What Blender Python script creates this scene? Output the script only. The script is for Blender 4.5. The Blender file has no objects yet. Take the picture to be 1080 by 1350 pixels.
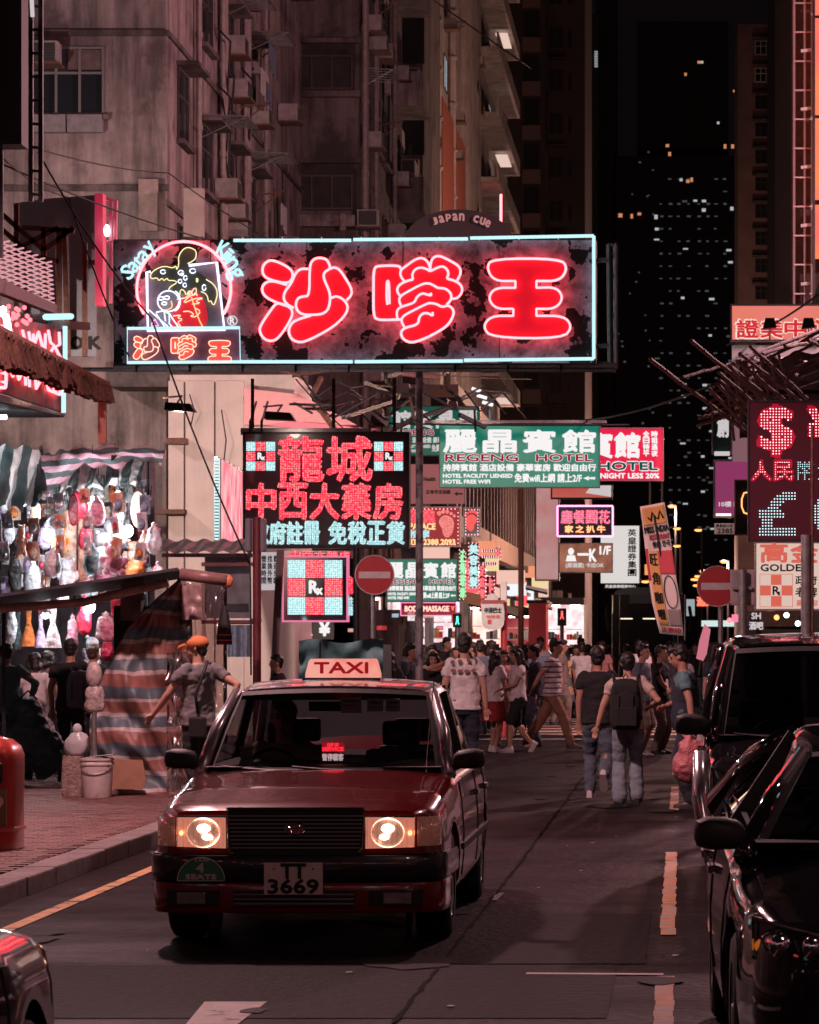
import bpy, bmesh, math, random
from mathutils import Vector, Matrix, Euler, noise
random.seed(7)
PI = math.pi
C = bpy.context.scene.collection
sc = bpy.context.scene
# ---------------------------------------------------------------- camera
F, VX, HY, CH = 4220.0, 900.0, 847.0, 1.74
cam = bpy.data.cameras.new('camera'); co = bpy.data.objects.new('camera', cam); C.objects.link(co)
cam.sensor_fit = 'VERTICAL'; cam.sensor_height = 36.0; cam.sensor_width = 28.8
cam.lens = F / 1350 * 36.0
cam.shift_x = -(VX - 540) / 1350; cam.shift_y = (HY - 675) / 1350
cam.clip_end = 3000; cam.clip_start = 0.1
co.location = (0, 0, CH); co.rotation_euler = (PI / 2, 0, 0)
cam.dof.use_dof = True; cam.dof.focus_distance = 24.0; cam.dof.aperture_fstop = 13
sc.camera = co
# ---------------------------------------------------------------- world (night sky with faint city glow)
w = bpy.data.worlds.new("World"); sc.world = w; w.use_nodes = True
nt = w.node_tree; bg = nt.nodes['Background']; out = nt.nodes['World Output']
sky = nt.nodes.new('ShaderNodeTexSky'); sky.sky_type = 'NISHITA'; sky.sun_disc = False
sky.sun_elevation = math.radians(-9); sky.sun_rotation = math.radians(200)
nt.links.new(sky.outputs[0], bg.inputs[0]); bg.inputs[1].default_value = 0.05
bg2 = nt.nodes.new('ShaderNodeBackground'); bg2.inputs[0].default_value = (.75, .48, .55, 1); bg2.inputs[1].default_value = 0.0042
ad = nt.nodes.new('ShaderNodeAddShader'); nt.links.new(bg.outputs[0], ad.inputs[0]); nt.links.new(bg2.outputs[0], ad.inputs[1])
nt.links.new(ad.outputs[0], out.inputs[0])
sc.view_settings.view_transform = 'Standard'; sc.view_settings.look = 'None'
sc.view_settings.exposure = 0.0; sc.view_settings.gamma = 1.0
sc.view_settings.use_curve_mapping = False
sc.render.engine = 'CYCLES'
sc.cycles.use_denoising = True
try: sc.cycles.denoiser = 'OPENIMAGEDENOISE'
except Exception: pass
sc.cycles.max_bounces = 5; sc.cycles.diffuse_bounces = 2; sc.cycles.glossy_bounces = 3
sc.cycles.transparent_max_bounces = 12; sc.cycles.transmission_bounces = 3
sc.cycles.sample_clamp_indirect = 3.0; sc.cycles.sample_clamp_direct = 0
sc.cycles.caustics_reflective = False; sc.cycles.caustics_refractive = False

# ---------------------------------------------------------------- projection helpers: a pixel of the 1080x1350 photo and a distance give a place
def W(px, py, d): return Vector(((px - VX) * d / F, d, CH - (py - HY) * d / F))
def X(px, d): return (px - VX) * d / F
def Z(py, d): return CH - (py - HY) * d / F
def G(px, py): d = CH * F / (py - HY); return Vector((X(px, d), d, 0))

# ---------------------------------------------------------------- mesh builder
class MB:
    def __init__(s): s.v = []; s.f = []; s.mi = []; s.cur = 0
    def add(s, vs, fs):
        n = len(s.v); s.v += [tuple(v) for v in vs]; s.f += [tuple(i + n for i in f) for f in fs]; s.mi += [s.cur] * len(fs); return s
    def box(s, a, b):
        x0, y0, z0 = (min(a[i], b[i]) for i in range(3)); x1, y1, z1 = (max(a[i], b[i]) for i in range(3))
        return s.add([(x0,y0,z0),(x1,y0,z0),(x1,y1,z0),(x0,y1,z0),(x0,y0,z1),(x1,y0,z1),(x1,y1,z1),(x0,y1,z1)],
              [(0,3,2,1),(4,5,6,7),(0,1,5,4),(1,2,6,5),(2,3,7,6),(3,0,4,7)])
    def bar(s, p, q, w, h=None, up=(0,0,1)):
        p = Vector(p); q = Vector(q); h = h or w; d = (q - p).normalized(); u = Vector(up)
        if abs(d.dot(u)) > .95: u = Vector((0,1,0)) if abs(d.y) < .9 else Vector((1,0,0))
        r = d.cross(u).normalized() * w / 2; t = r.cross(d).normalized() * h / 2
        vs = [p-r-t, p+r-t, p+r+t, p-r+t, q-r-t, q+r-t, q+r+t, q-r+t]
        return s.add(vs, [(0,1,2,3),(7,6,5,4),(0,4,5,1),(1,5,6,2),(2,6,7,3),(3,7,4,0)])
    def tube(s, pts, r, n=6, closed=False, caps=True):
        pts = [Vector(p) for p in pts]; m = len(pts); rings = []
        t0 = None
        for i, p in enumerate(pts):
            a = pts[(i-1) % m] if (closed or i > 0) else p; b = pts[(i+1) % m] if (closed or i < m-1) else p
            d = (b - a)
            if d.length < 1e-9: d = Vector((0,0,1))
            d.normalize()
            if t0 is None:
                t0 = d.orthogonal().normalized()
            t0 = (t0 - d * t0.dot(d))
            if t0.length < 1e-6: t0 = d.orthogonal()
            t0.normalize(); b2 = d.cross(t0)
            rr = r[i] if isinstance(r, (list, tuple)) else r
            rings.append([p + (t0 * math.cos(2*PI*k/n) + b2 * math.sin(2*PI*k/n)) * rr for k in range(n)])
        vs = [v for R in rings for v in R]; fs = []
        for i in range(m if closed else m-1):
            j = (i+1) % m
            for k in range(n): fs.append((i*n+k, i*n+(k+1) % n, j*n+(k+1) % n, j*n+k))
        if caps and not closed: fs += [tuple(reversed(range(n))), tuple((m-1)*n + k for k in range(n))]
        return s.add(vs, fs)
    def cyl(s, p, q, r, r2=None, n=12): return s.tube([p, q], [r, r if r2 is None else r2], n)
    def loft(s, rings, closed=True, caps=True):
        n = len(rings[0]); vs = [v for R in rings for v in R]; fs = []
        for i in range(len(rings)-1):
            for k in range(n if closed else n-1): fs.append((i*n+k, i*n+(k+1) % n, (i+1)*n+(k+1) % n, (i+1)*n+k))
        if caps and closed: fs += [tuple(reversed(range(n))), tuple((len(rings)-1)*n + k for k in range(n))]
        return s.add(vs, fs)
    def lathe(s, c, prof, n=20, sx=1, sy=1):
        return s.loft([[Vector((c[0]+r*math.cos(2*PI*k/n)*sx, c[1]+r*math.sin(2*PI*k/n)*sy, c[2]+z)) for k in range(n)] for r, z in prof])
    def poly(s, pts, thick=(0, .02, 0)):   # a planar outline given depth along a vector
        t = Vector(thick); n = len(pts); pts = [Vector(p) for p in pts]
        fs = [tuple(range(n)), tuple(reversed(range(n, 2*n)))] + [(k, n+k, n+(k+1) % n, (k+1) % n) for k in range(n)]
        return s.add(pts + [p + t for p in pts], fs)
    def ball(s, c, r, n=10, m=7, rot=None):
        if not hasattr(r, '__len__'): r = (r, r, r)
        c = Vector(c); vs = []; fs = []
        for i in range(m+1):
            a = PI * i / m
            for k in range(n):
                b = 2*PI*k/n; v = Vector((r[0]*math.sin(a)*math.cos(b), r[1]*math.sin(a)*math.sin(b), r[2]*math.cos(a)))
                if rot is not None: v = rot @ v
                vs.append(c + v)
        for i in range(m):
            for k in range(n): fs.append((i*n+k, (i+1)*n+k, (i+1)*n+(k+1) % n, i*n+(k+1) % n))
        return s.add(vs, fs)
    def quad(s, a, b, c, d): return s.add([a, b, c, d], [(0,1,2,3)])
    def sheet(s, fn, nu, nv):
        vs = [fn(i/nu, j/nv) for j in range(nv+1) for i in range(nu+1)]
        return s.add(vs, [(j*(nu+1)+i, j*(nu+1)+i+1, (j+1)*(nu+1)+i+1, (j+1)*(nu+1)+i) for j in range(nv) for i in range(nu)])
    def build(s, name, mat, parent=None, smooth=False, label=None, cat=None, kind=None, group=None, bevel=0, solid=0, sub=0):
        me = bpy.data.meshes.new(name)
        off = wloc(parent) if parent else Vector((0,0,0))
        me.from_pydata([tuple(Vector(v) - off) for v in s.v], [], s.f); me.validate(); 
        mats = mat if isinstance(mat, (list, tuple)) else [mat]
        for m in mats: me.materials.append(m)
        if len(mats) > 1:
            for p, i in zip(me.polygons, s.mi): p.material_index = i
        bm = bmesh.new(); bm.from_mesh(me)
        bmesh.ops.recalc_face_normals(bm, faces=bm.faces)
        if bevel:
            es = [e for e in bm.edges if len(e.link_faces) == 2 and e.calc_face_angle(0) > .6]
            bmesh.ops.bevel(bm, geom=es, offset=bevel, segments=2, profile=.6, affect='EDGES', clamp_overlap=True)
        bm.to_mesh(me); bm.free()
        if solid or sub:
            o = bpy.data.objects.new('tmp', me); C.objects.link(o)
            if sub: md = o.modifiers.new('s', 'SUBSURF'); md.levels = md.render_levels = sub
            if solid: md = o.modifiers.new('t', 'SOLIDIFY'); md.thickness = solid; md.offset = 0
            me2 = bpy.data.meshes.new_from_object(o.evaluated_get(bpy.context.evaluated_depsgraph_get())); bpy.data.objects.remove(o); me = me2; me.name = name
        if smooth:
            me.polygons.foreach_set('use_smooth', [True] * len(me.polygons))
            if smooth == 'auto': 
                try: me.set_sharp_from_angle(angle=math.radians(38))
                except Exception: pass
        o = bpy.data.objects.new(name, me); C.objects.link(o)
        if parent: o.parent = parent
        return tag(o, label, cat, kind, group)
def wloc(o):
    v = Vector((0,0,0))
    while o: v = v + o.location; o = o.parent
    return v
def tag(o, label=None, cat=None, kind=None, group=None):
    if label: o['label'] = label
    if cat: o['category'] = cat
    if kind: o['kind'] = kind
    if group: o['group'] = group
    return o
def thing(name, label, cat, loc=(0,0,0), group=None, kind=None):
    o = bpy.data.objects.new(name, None); o.empty_display_size = .2; C.objects.link(o); o.location = loc
    return tag(o, label, cat, kind, group)
def kids(o): return [c for c in bpy.data.objects if c.parent == o]
def dup(o, loc=None, rz=None, label=None, parent=None, ch=None, scale=None):
    c = o.copy(); C.objects.link(c)
    if parent: c.parent = parent
    if loc is not None: c.location = loc
    if rz is not None: c.rotation_euler.z = rz
    if scale: c.scale = (scale,)*3
    if label: c['label'] = label
    for k in (CH_[o] if o in CH_ else o.children): dup(k, parent=c)
    return c
CH_ = {}

# ---------------------------------------------------------------- materials
MC = {}
def mat(name, col, rough=.7, metal=0, var=0, scale=6, bump=0, bscale=40, coat=0, emit=None, es=0, spec=.5, col2=None, mask=(.45,.6), alpha=1, trans=0, streak=0, coord='Object', sss=0, detail=6):
    if name in MC: return MC[name]
    m = bpy.data.materials.new(name); m.use_nodes = True; MC[name] = m
    t = m.node_tree; b = t.nodes['Principled BSDF']; L = t.links.new
    b.inputs['Base Color'].default_value = (*col, 1); b.inputs['Roughness'].default_value = rough; b.inputs['Metallic'].default_value = metal
    b.inputs['Specular IOR Level'].default_value = spec; b.inputs['Coat Weight'].default_value = coat; b.inputs['Coat Roughness'].default_value = .04
    b.inputs['Alpha'].default_value = alpha; b.inputs['Transmission Weight'].default_value = trans
    if emit: b.inputs['Emission Color'].default_value = (*emit, 1); b.inputs['Emission Strength'].default_value = es
    if var or col2 or bump or streak:
        tc = t.nodes.new('ShaderNodeTexCoord'); mp = t.nodes.new('ShaderNodeMapping'); L(tc.outputs[coord], mp.inputs[0])
        src = None
        if var:
            n = t.nodes.new('ShaderNodeTexNoise'); n.inputs['Scale'].default_value = scale; n.inputs['Detail'].default_value = detail; n.inputs['Roughness'].default_value = .65; L(mp.outputs[0], n.inputs[0])
            r = t.nodes.new('ShaderNodeMapRange'); r.inputs[1].default_value = .3; r.inputs[2].default_value = .7; r.inputs[3].default_value = 1-var; r.inputs[4].default_value = 1+var; L(n.outputs[0], r.inputs[0])
            mx = t.nodes.new('ShaderNodeMix'); mx.data_type = 'RGBA'; mx.blend_type = 'MULTIPLY'; mx.inputs[0].default_value = 1; mx.inputs[6].default_value = (*col, 1); L(r.outputs[0], mx.inputs[7]); src = mx.outputs[2]
        if streak:
            mp2 = t.nodes.new('ShaderNodeMapping'); mp2.inputs['Scale'].default_value = (1, 1, .12); L(tc.outputs[coord], mp2.inputs[0])
            n = t.nodes.new('ShaderNodeTexNoise'); n.inputs['Scale'].default_value = 1.7; n.inputs['Detail'].default_value = 7; n.inputs['Roughness'].default_value = .7; L(mp2.outputs[0], n.inputs[0])
            r = t.nodes.new('ShaderNodeMapRange'); r.inputs[1].default_value = .42; r.inputs[2].default_value = .62; r.inputs[3].default_value = 1; r.inputs[4].default_value = 1-streak; L(n.outputs[0], r.inputs[0])
            mx = t.nodes.new('ShaderNodeMix'); mx.data_type = 'RGBA'; mx.blend_type = 'MULTIPLY'; mx.inputs[0].default_value = 1; mx.inputs[6].default_value = (*col, 1)
            if src: L(src, mx.inputs[6])
            L(r.outputs[0], mx.inputs[7]); src = mx.outputs[2]
        if col2:
            n = t.nodes.new('ShaderNodeTexNoise'); n.inputs['Scale'].default_value = scale*.5; n.inputs['Detail'].default_value = 9; n.inputs['Roughness'].default_value = .62; L(mp.outputs[0], n.inputs[0])
            r = t.nodes.new('ShaderNodeMapRange'); r.inputs[1].default_value = mask[0]; r.inputs[2].default_value = mask[1]; L(n.outputs[0], r.inputs[0])
            mx = t.nodes.new('ShaderNodeMix'); mx.data_type = 'RGBA'; L(r.outputs[0], mx.inputs[0]); mx.inputs[6].default_value = (*col, 1)
            if src: L(src, mx.inputs[6])
            mx.inputs[7].default_value = (*col2, 1); src = mx.outputs[2]
        if src: L(src, b.inputs['Base Color'])
        if bump:
            n = t.nodes.new('ShaderNodeTexNoise'); n.inputs['Scale'].default_value = bscale; n.inputs['Detail'].default_value = 5; L(mp.outputs[0], n.inputs[0])
            bp = t.nodes.new('ShaderNodeBump'); bp.inputs['Strength'].default_value = min(1, bump*10); bp.inputs['Distance'].default_value = .02 if bump < .5 else .05; L(n.outputs[0], bp.inputs['Height']); L(bp.outputs[0], b.inputs['Normal'])
    return m
def emi(name, col, s, light=True):
    if name in MC: return MC[name]
    m = bpy.data.materials.new(name); m.use_nodes = True; MC[name] = m; t = m.node_tree; t.nodes.clear()
    e = t.nodes.new('ShaderNodeEmission'); o = t.nodes.new('ShaderNodeOutputMaterial'); e.inputs[0].default_value = (*col, 1); e.inputs[1].default_value = s
    t.links.new(e.outputs[0], o.inputs[0])
    if not light: m.cycles.emission_sampling = 'NONE'
    return m
def emiv(name, col, s, col2, scale=3, light=True):   # lit panel with uneven tubes and grime behind the acrylic
    if name in MC: return MC[name]
    m = emi(name, col, s, light); t = m.node_tree; e = [n for n in t.nodes if n.type == 'EMISSION'][0]
    tc = t.nodes.new('ShaderNodeTexCoord'); n = t.nodes.new('ShaderNodeTexNoise'); n.inputs['Scale'].default_value = scale; n.inputs['Detail'].default_value = 5
    r = t.nodes.new('ShaderNodeMapRange'); r.inputs[1].default_value = .35; r.inputs[2].default_value = .65
    mx = t.nodes.new('ShaderNodeMix'); mx.data_type = 'RGBA'; mx.inputs[6].default_value = (*col, 1); mx.inputs[7].default_value = (*col2, 1)
    t.links.new(tc.outputs['Object'], n.inputs[0]); t.links.new(n.outputs[0], r.inputs[0]); t.links.new(r.outputs[0], mx.inputs[0]); t.links.new(mx.outputs[2], e.inputs[0])
    return m
def glassy(name, tint=(.05,.05,.06), k=.75, rough=.0):
    if name in MC: return MC[name]
    m = bpy.data.materials.new(name); m.use_nodes = True; MC[name] = m; t = m.node_tree; t.nodes.clear(); N = t.nodes.new; L = t.links.new
    o = N('ShaderNodeOutputMaterial'); tr = N('ShaderNodeBsdfTransparent'); tr.inputs[0].default_value = (*tint, 1)
    g = N('ShaderNodeBsdfGlossy'); g.inputs['Roughness'].default_value = rough; g.inputs[0].default_value = (.9,.9,.9,1)
    fr = N('ShaderNodeFresnel'); fr.inputs[0].default_value = 1.5; mx = N('ShaderNodeMixShader')
    ml = N('ShaderNodeMath'); ml.operation = 'MULTIPLY_ADD'; ml.inputs[1].default_value = 1.2; ml.inputs[2].default_value = k; L(fr.outputs[0], ml.inputs[0])
    L(ml.outputs[0], mx.inputs[0]); L(tr.outputs[0], mx.inputs[1]); L(g.outputs[0], mx.inputs[2]); L(mx.outputs[0], o.inputs[0])
    return m
def stripes(name, cols, period, axis='Z', rough=.7, warp=.0, soft=.02, coord='Object', thin=0):   # woven striped tarpaulin; cols = [(fraction end, colour)]
    if name in MC: return MC[name]
    m = bpy.data.materials.new(name); m.use_nodes = True; MC[name] = m; t = m.node_tree; b = t.nodes['Principled BSDF']; N = t.nodes.new; L = t.links.new
    tc = N('ShaderNodeTexCoord'); sp = N('ShaderNodeSeparateXYZ'); L(tc.outputs[coord], sp.inputs[0])
    a = N('ShaderNodeMath'); a.operation = 'DIVIDE'; L(sp.outputs[axis], a.inputs[0]); a.inputs[1].default_value = period
    if warp:
        n = N('ShaderNodeTexNoise'); n.inputs['Scale'].default_value = 2.2; n.inputs['Detail'].default_value = 3; L(tc.outputs[coord], n.inputs[0])
        k = N('ShaderNodeMath'); k.operation = 'MULTIPLY_ADD'; k.inputs[1].default_value = warp; L(n.outputs[0], k.inputs[0]); L(a.outputs[0], k.inputs[2]); a = k
    fr = N('ShaderNodeMath'); fr.operation = 'FRACT'; L(a.outputs[0], fr.inputs[0])
    cr = N('ShaderNodeValToRGB'); cr.color_ramp.interpolation = 'CONSTANT'
    el = cr.color_ramp.elements; el[0].position = 0; el[0].color = (*cols[0][1], 1); el[1].position = cols[0][0]; el[1].color = (*cols[1][1], 1)
    for i in range(2, len(cols)): e = el.new(cols[i-1][0]); e.color = (*cols[i][1], 1)
    L(fr.outputs[0], cr.inputs[0]); n2 = N('ShaderNodeTexNoise'); n2.inputs['Scale'].default_value = 5; n2.inputs['Detail'].default_value = 8; L(tc.outputs[coord], n2.inputs[0])
    r = N('ShaderNodeMapRange'); r.inputs[1].default_value = .3; r.inputs[2].default_value = .7; r.inputs[3].default_value = .6; r.inputs[4].default_value = 1.1; L(n2.outputs[0], r.inputs[0])
    mx = N('ShaderNodeMix'); mx.data_type = 'RGBA'; mx.blend_type = 'MULTIPLY'; mx.inputs[0].default_value = 1; L(cr.outputs[0], mx.inputs[6]); L(r.outputs[0], mx.inputs[7]); L(mx.outputs[2], b.inputs['Base Color'])
    b.inputs['Roughness'].default_value = rough
    if thin:
        tr = N('ShaderNodeBsdfTranslucent'); L(mx.outputs[2], tr.inputs[0]); ms = N('ShaderNodeMixShader'); ms.inputs[0].default_value = thin; L(b.outputs[0], ms.inputs[1]); L(tr.outputs[0], ms.inputs[2]); L(ms.outputs[0], [n for n in t.nodes if n.type == 'OUTPUT_MATERIAL'][0].inputs[0])
    return m

# ---------------------------------------------------------------- lettering
_G = {}
def glyph(ch, lsp=1.0):
    if (ch, lsp) in _G: return _G[ch, lsp]
    c = bpy.data.curves.new('t', 'FONT'); c.body = ch; c.resolution_u = 2; c.space_line = lsp
    o = bpy.data.objects.new('t', c); C.objects.link(o)
    me = bpy.data.meshes.new_from_object(o.evaluated_get(bpy.context.evaluated_depsgraph_get()))
    vs = [(v.co.x, v.co.y) for v in me.vertices]; fs = [tuple(p.vertices) for p in me.polygons]
    bpy.data.objects.remove(o); bpy.data.curves.remove(c); bpy.data.meshes.remove(me)
    x0 = min(v[0] for v in vs); x1 = max(v[0] for v in vs); y0 = min(v[1] for v in vs); y1 = max(v[1] for v in vs)
    vs = [((x-x0)/(x1-x0 or 1), (y-y0)/(y1-y0 or 1)) for x, y in vs]
    _G[ch, lsp] = (vs, fs); return vs, fs
def tx_add(mb, body, P, bold=0.0, lift=None, n=4, lsp=1.0):
    """P(u,v) maps the unit box of the text to the world; bold = shift in box-height units"""
    vs, fs = glyph(body, lsp); lift = Vector(lift or (0,0,0))
    offs = [(0,0)] if not bold else [(bold*math.cos(2*PI*k/n+.4), bold*math.sin(2*PI*k/n+.4)) for k in range(n)] + [(0,0)]
    for i, (a, b) in enumerate(offs): mb.add([P(u, v, a, b) + lift*(i+1) for u, v in vs], fs)
def rectP(x0, y0, x1, y1, d):
    s = (y1-y0)*d/F
    def P(u, v, a=0, b=0):
        p = W(x0+(x1-x0)*u, y1-(y1-y0)*v, d); return p + Vector((a*s, 0, b*s))
    return P
def TX(body, x0, y0, x1, y1, d, m, parent, bold=0.0, name='lettering', vert=False, lsp=1.0):
    mb = MB(); lines = body.split('|')
    if vert:
        n = len(body); h = (y1-y0)/n
        for i, c in enumerate(body): 
            if c != ' ': tx_add(mb, c, rectP(x0, y0+i*h+h*.06, x1, y0+(i+1)*h-h*.06, d), bold, (0,-.0015,0))
    else: tx_add(mb, body, rectP(x0, y0, x1, y1, d), bold, (0,-.0015,0), lsp=lsp)
    return mb.build(name, m, parent)
def CHARS(body, x0, y0, x1, y1, d, m, parent, bold=.02, name='neon_character', gap=.12):
    n = len(body); w_ = (x1-x0)/(n-gap)
    for i, c in enumerate(body):
        if c == ' ': continue
        mb = MB(); tx_add(mb, c, rectP(x0+i*w_, y0, x0+i*w_+w_*(1-gap), y1, d), bold, (0,-.0015,0)); mb.build(name, m, parent)
def inside_pts(ch, nx, ny):
    vs, fs = glyph(ch); out = []
    tris = []
    for f in fs:
        for k in range(1, len(f)-1): tris.append((vs[f[0]], vs[f[k]], vs[f[k+1]]))
    for j in range(ny):
        for i in range(nx):
            x = (i+.5)/nx; y = (j+.5)/ny
            for a, b, c in tris:
                d1 = (x-b[0])*(a[1]-b[1])-(a[0]-b[0])*(y-b[1]); d2 = (x-c[0])*(b[1]-c[1])-(b[0]-c[0])*(y-c[1]); d3 = (x-a[0])*(c[1]-a[1])-(c[0]-a[0])*(y-a[1])
                if not ((d1 < 0 or d2 < 0 or d3 < 0) and (d1 > 0 or d2 > 0 or d3 > 0)): out.append((x, y)); break
    return out
def DOTS(ch, x0, y0, x1, y1, d, m, parent, step=4.2, r=.36, name='led_character', thick=.03):
    nx = max(3, int((x1-x0)/step)); ny = max(3, int((y1-y0)/step)); mb = MB(); P = rectP(x0, y0, x1, y1, d); R = step*d/F*r
    pts = set(inside_pts(ch, nx, ny))
    if thick:
        for a in (-thick, thick):
            pass
    for (u, v) in pts:
        c = P(u, v); mb.add([c + Vector((R*math.cos(k*PI/3), 0, R*math.sin(k*PI/3))) for k in range(6)] + [c - Vector((0, R*.8, 0))], [(k, (k+1) % 6, 6) for k in range(6)])
    return mb.build(name, m, parent)
def sign(name, label, x0, y0, x1, y1, d, face, th=.12, frame=None, fw=.03, group=None, cat='sign', side=None, kindlab=None):
    c = W((x0+x1)/2, y1, d); t = thing(name, label, cat, c, group)
    a = W(x0, y1, d); b = W(x1, y0, d)
    MB().box((a.x, d+.004, a.z), (b.x, d+th, b.z)).build('board', side or frame or face, t)
    MB().box((a.x+.004, d, a.z+.004), (b.x-.004, d+.0035, b.z-.004)).build('face_panel', face, t)
    if frame:
        f = MB(); 
        f.box((a.x-fw, d-.02, a.z-fw), (a.x, d+th+.01, b.z+fw)); f.box((b.x, d-.02, a.z-fw), (b.x+fw, d+th+.01, b.z+fw))
        f.box((a.x, d-.02, b.z), (b.x, d+th+.01, b.z+fw)); f.box((a.x, d-.02, a.z-fw), (b.x, d+th+.01, a.z)); f.build('frame', frame, t)
    return t
def chaikin(pts, closed=True, it=2):
    for _ in range(it):
        out = []; n = len(pts)
        if not closed: out.append(pts[0])
        for i in range(n if closed else n-1):
            a = pts[i]; b = pts[(i+1) % n]
            out += [(a[0]*.75+b[0]*.25, a[1]*.75+b[1]*.25), (a[0]*.25+b[0]*.75, a[1]*.25+b[1]*.75)]
        if not closed: out.append(pts[-1])
        pts = out
    return pts
def cable(pts, r, m, label, name='cable', group=None, sag=0):
    P = [Vector(p) for p in pts]; q = []
    for a, b in zip(P, P[1:]):
        for i in range(8): t = i/8; q.append(a.lerp(b, t) - Vector((0,0,sag*4*t*(1-t))))
    q.append(P[-1]); return MB().tube(q, r, 5).build(name, m, smooth=True, label=label, cat=name, group=group)

# common materials
dark = mat('painted_dark_steel', (.03,.03,.032), .5, .4, var=.3)
steel = mat('galvanised_steel', (.32,.31,.31), .42, .7, var=.25, scale=14)
rust = mat('rusty_steel', (.16,.08,.06), .75, .2, var=.4, scale=10)
black = mat('matte_black', (.012,.012,.013), .6)
rubber = mat('tyre_rubber', (.02,.02,.02), .8, bump=.02, bscale=60)
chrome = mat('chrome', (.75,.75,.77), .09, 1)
wirem = mat('black_cable', (.012,.011,.012), .6)
concrete = mat('stained_concrete', (.36,.29,.28), .9, var=.35, scale=1.3, bump=.05, bscale=9, streak=.65, col2=(.11,.08,.08), mask=(.52,.6))
concrete2 = mat('darker_render', (.17,.13,.125), .9, var=.4, scale=1.2, bump=.05, bscale=9, streak=.65, col2=(.05,.04,.04), mask=(.52,.6))
concrete3 = mat('pale_painted_render', (.42,.36,.34), .85, var=.3, scale=1.0, bump=.03, bscale=12, streak=.4, col2=(.2,.15,.14), mask=(.58,.64))
winglass = mat('dark_window_glass', (.02,.025,.03), .12, 0, spec=.8)
white_p = mat('white_paint', (.75,.74,.72), .5, var=.1)
# ================================================================ the ground
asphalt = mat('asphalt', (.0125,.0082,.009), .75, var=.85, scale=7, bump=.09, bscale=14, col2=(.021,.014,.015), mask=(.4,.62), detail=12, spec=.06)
def road_mat():
    m = asphalt; t = m.node_tree; b = t.nodes['Principled BSDF']; N = t.nodes.new; L = t.links.new
    tc = N('ShaderNodeTexCoord'); n = N('ShaderNodeTexNoise'); n.inputs['Scale'].default_value = .8; n.inputs['Detail'].default_value = 6; L(tc.outputs['Object'], n.inputs[0])
    r = N('ShaderNodeMapRange'); r.inputs[1].default_value = .35; r.inputs[2].default_value = .7; r.inputs[3].default_value = .5; r.inputs[4].default_value = .8; L(n.outputs[0], r.inputs[0]); L(r.outputs[0], b.inputs['Roughness'])
road_mat()
MB().box((-120,-60,-.6), (120,1500,-.02)).build('ground', mat('ground_dark', (.05,.045,.045), .9), kind='structure')
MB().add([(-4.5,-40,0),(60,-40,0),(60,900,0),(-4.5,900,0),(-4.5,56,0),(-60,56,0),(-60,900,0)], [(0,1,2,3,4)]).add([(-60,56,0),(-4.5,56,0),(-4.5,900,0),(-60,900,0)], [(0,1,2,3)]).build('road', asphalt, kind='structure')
# repair patches and joints in the road: thin sheets and grooves
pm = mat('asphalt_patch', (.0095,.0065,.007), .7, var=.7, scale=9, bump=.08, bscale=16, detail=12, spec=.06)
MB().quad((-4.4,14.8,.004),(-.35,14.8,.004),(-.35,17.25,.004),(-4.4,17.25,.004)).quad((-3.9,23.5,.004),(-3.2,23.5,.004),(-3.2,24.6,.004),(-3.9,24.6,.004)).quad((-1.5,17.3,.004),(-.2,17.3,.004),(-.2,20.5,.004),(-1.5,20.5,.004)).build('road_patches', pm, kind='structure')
crk = mat('joint_tar', (.003,.0025,.003), .9, spec=.05)
j = MB(); random.seed(3)
def strip(mb, pts, w_, z):
    for a, b in zip(pts, pts[1:]):
        a = Vector(a); b = Vector(b); d = (b-a).normalized(); r = Vector((d.y,-d.x,0))*w_/2*random.uniform(.5,1.4); mb.add([(*(a-r).xy,z),(*(a+r).xy,z),(*(b+r).xy,z),(*(b-r).xy,z)], [(0,1,2,3)])
pts = [G(535-(1350-y)*0 + 0, 1350) if y == 1350 else None for y in (1350,)]
A = G(520,1350); B = G(655,1178); D2 = G(742,1062); E2 = G(800,985)
def jag(a, b, n, k): return [a.lerp(b, i/n) + Vector((random.uniform(-k,k),0,0)) for i in range(n+1)]
strip(j, jag(A, B, 40, .008) + jag(B, D2, 40, .008) + jag(D2, E2, 20, .01), .024, .008)
for yy in (17.27, 21.2, 25.4, 31, 37, 44): strip(j, [Vector((x/2,yy+random.uniform(-.012,.012),0)) for x in range(-9,5)], .02, .009)
j.build('road_joints', crk, kind='structure')
yel = mat('worn_yellow_line', (.55,.3,.12), .7, var=.25, scale=9, col2=(.06,.045,.045), mask=(.56,.62), coord='Object')
wht = mat('worn_white_line', (.6,.52,.5), .7, var=.2, scale=8, col2=(.06,.045,.045), mask=(.56,.63))
ym = MB()
ym.quad((-4.16,8,.006),(-4.06,8,.006),(-4.0,34,.006),(-4.1,34,.006))
ym.build('kerbside_yellow_line', yel, kind='structure')
mk = MB()
def dash(y0, y1, c=-.09, w_=.092):
    n = max(2, int((y1-y0)/.22))
    for i in range(n):
        a = y0+(y1-y0)*i/n; b = y0+(y1-y0)*(i+1)/n-.004; k = random.uniform(-.006,.006); mk.quad((c-w_/2+k,a,.006),(c+w_/2+k,a,.006),(c+w_/2+k,b,.006),(c-w_/2+k,b,.006))
lane = mat('worn_orange_lane_line', (.6,.28,.12), .7, var=.3, scale=12, col2=(.4,.33,.3), mask=(.45,.55))
dash(9, 16.65); dash(19.0, 26.5); dash(33, 38.5); dash(42, 47); dash(51,56)
mk.build('lane_dashes', lane, kind='structure')
mk = MB(); mk.quad(G(245,1352)+Vector((0,0,.006)), G(313,1352)+Vector((0,0,.006)), G(352,1322)+Vector((0,0,.006)), G(270,1322)+Vector((0,0,.006)))
mk.quad((-2.36,11,.006),(-1.98,11,.006),(-1.98,13.9,.006),(-2.36,13.9,.006))
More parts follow.
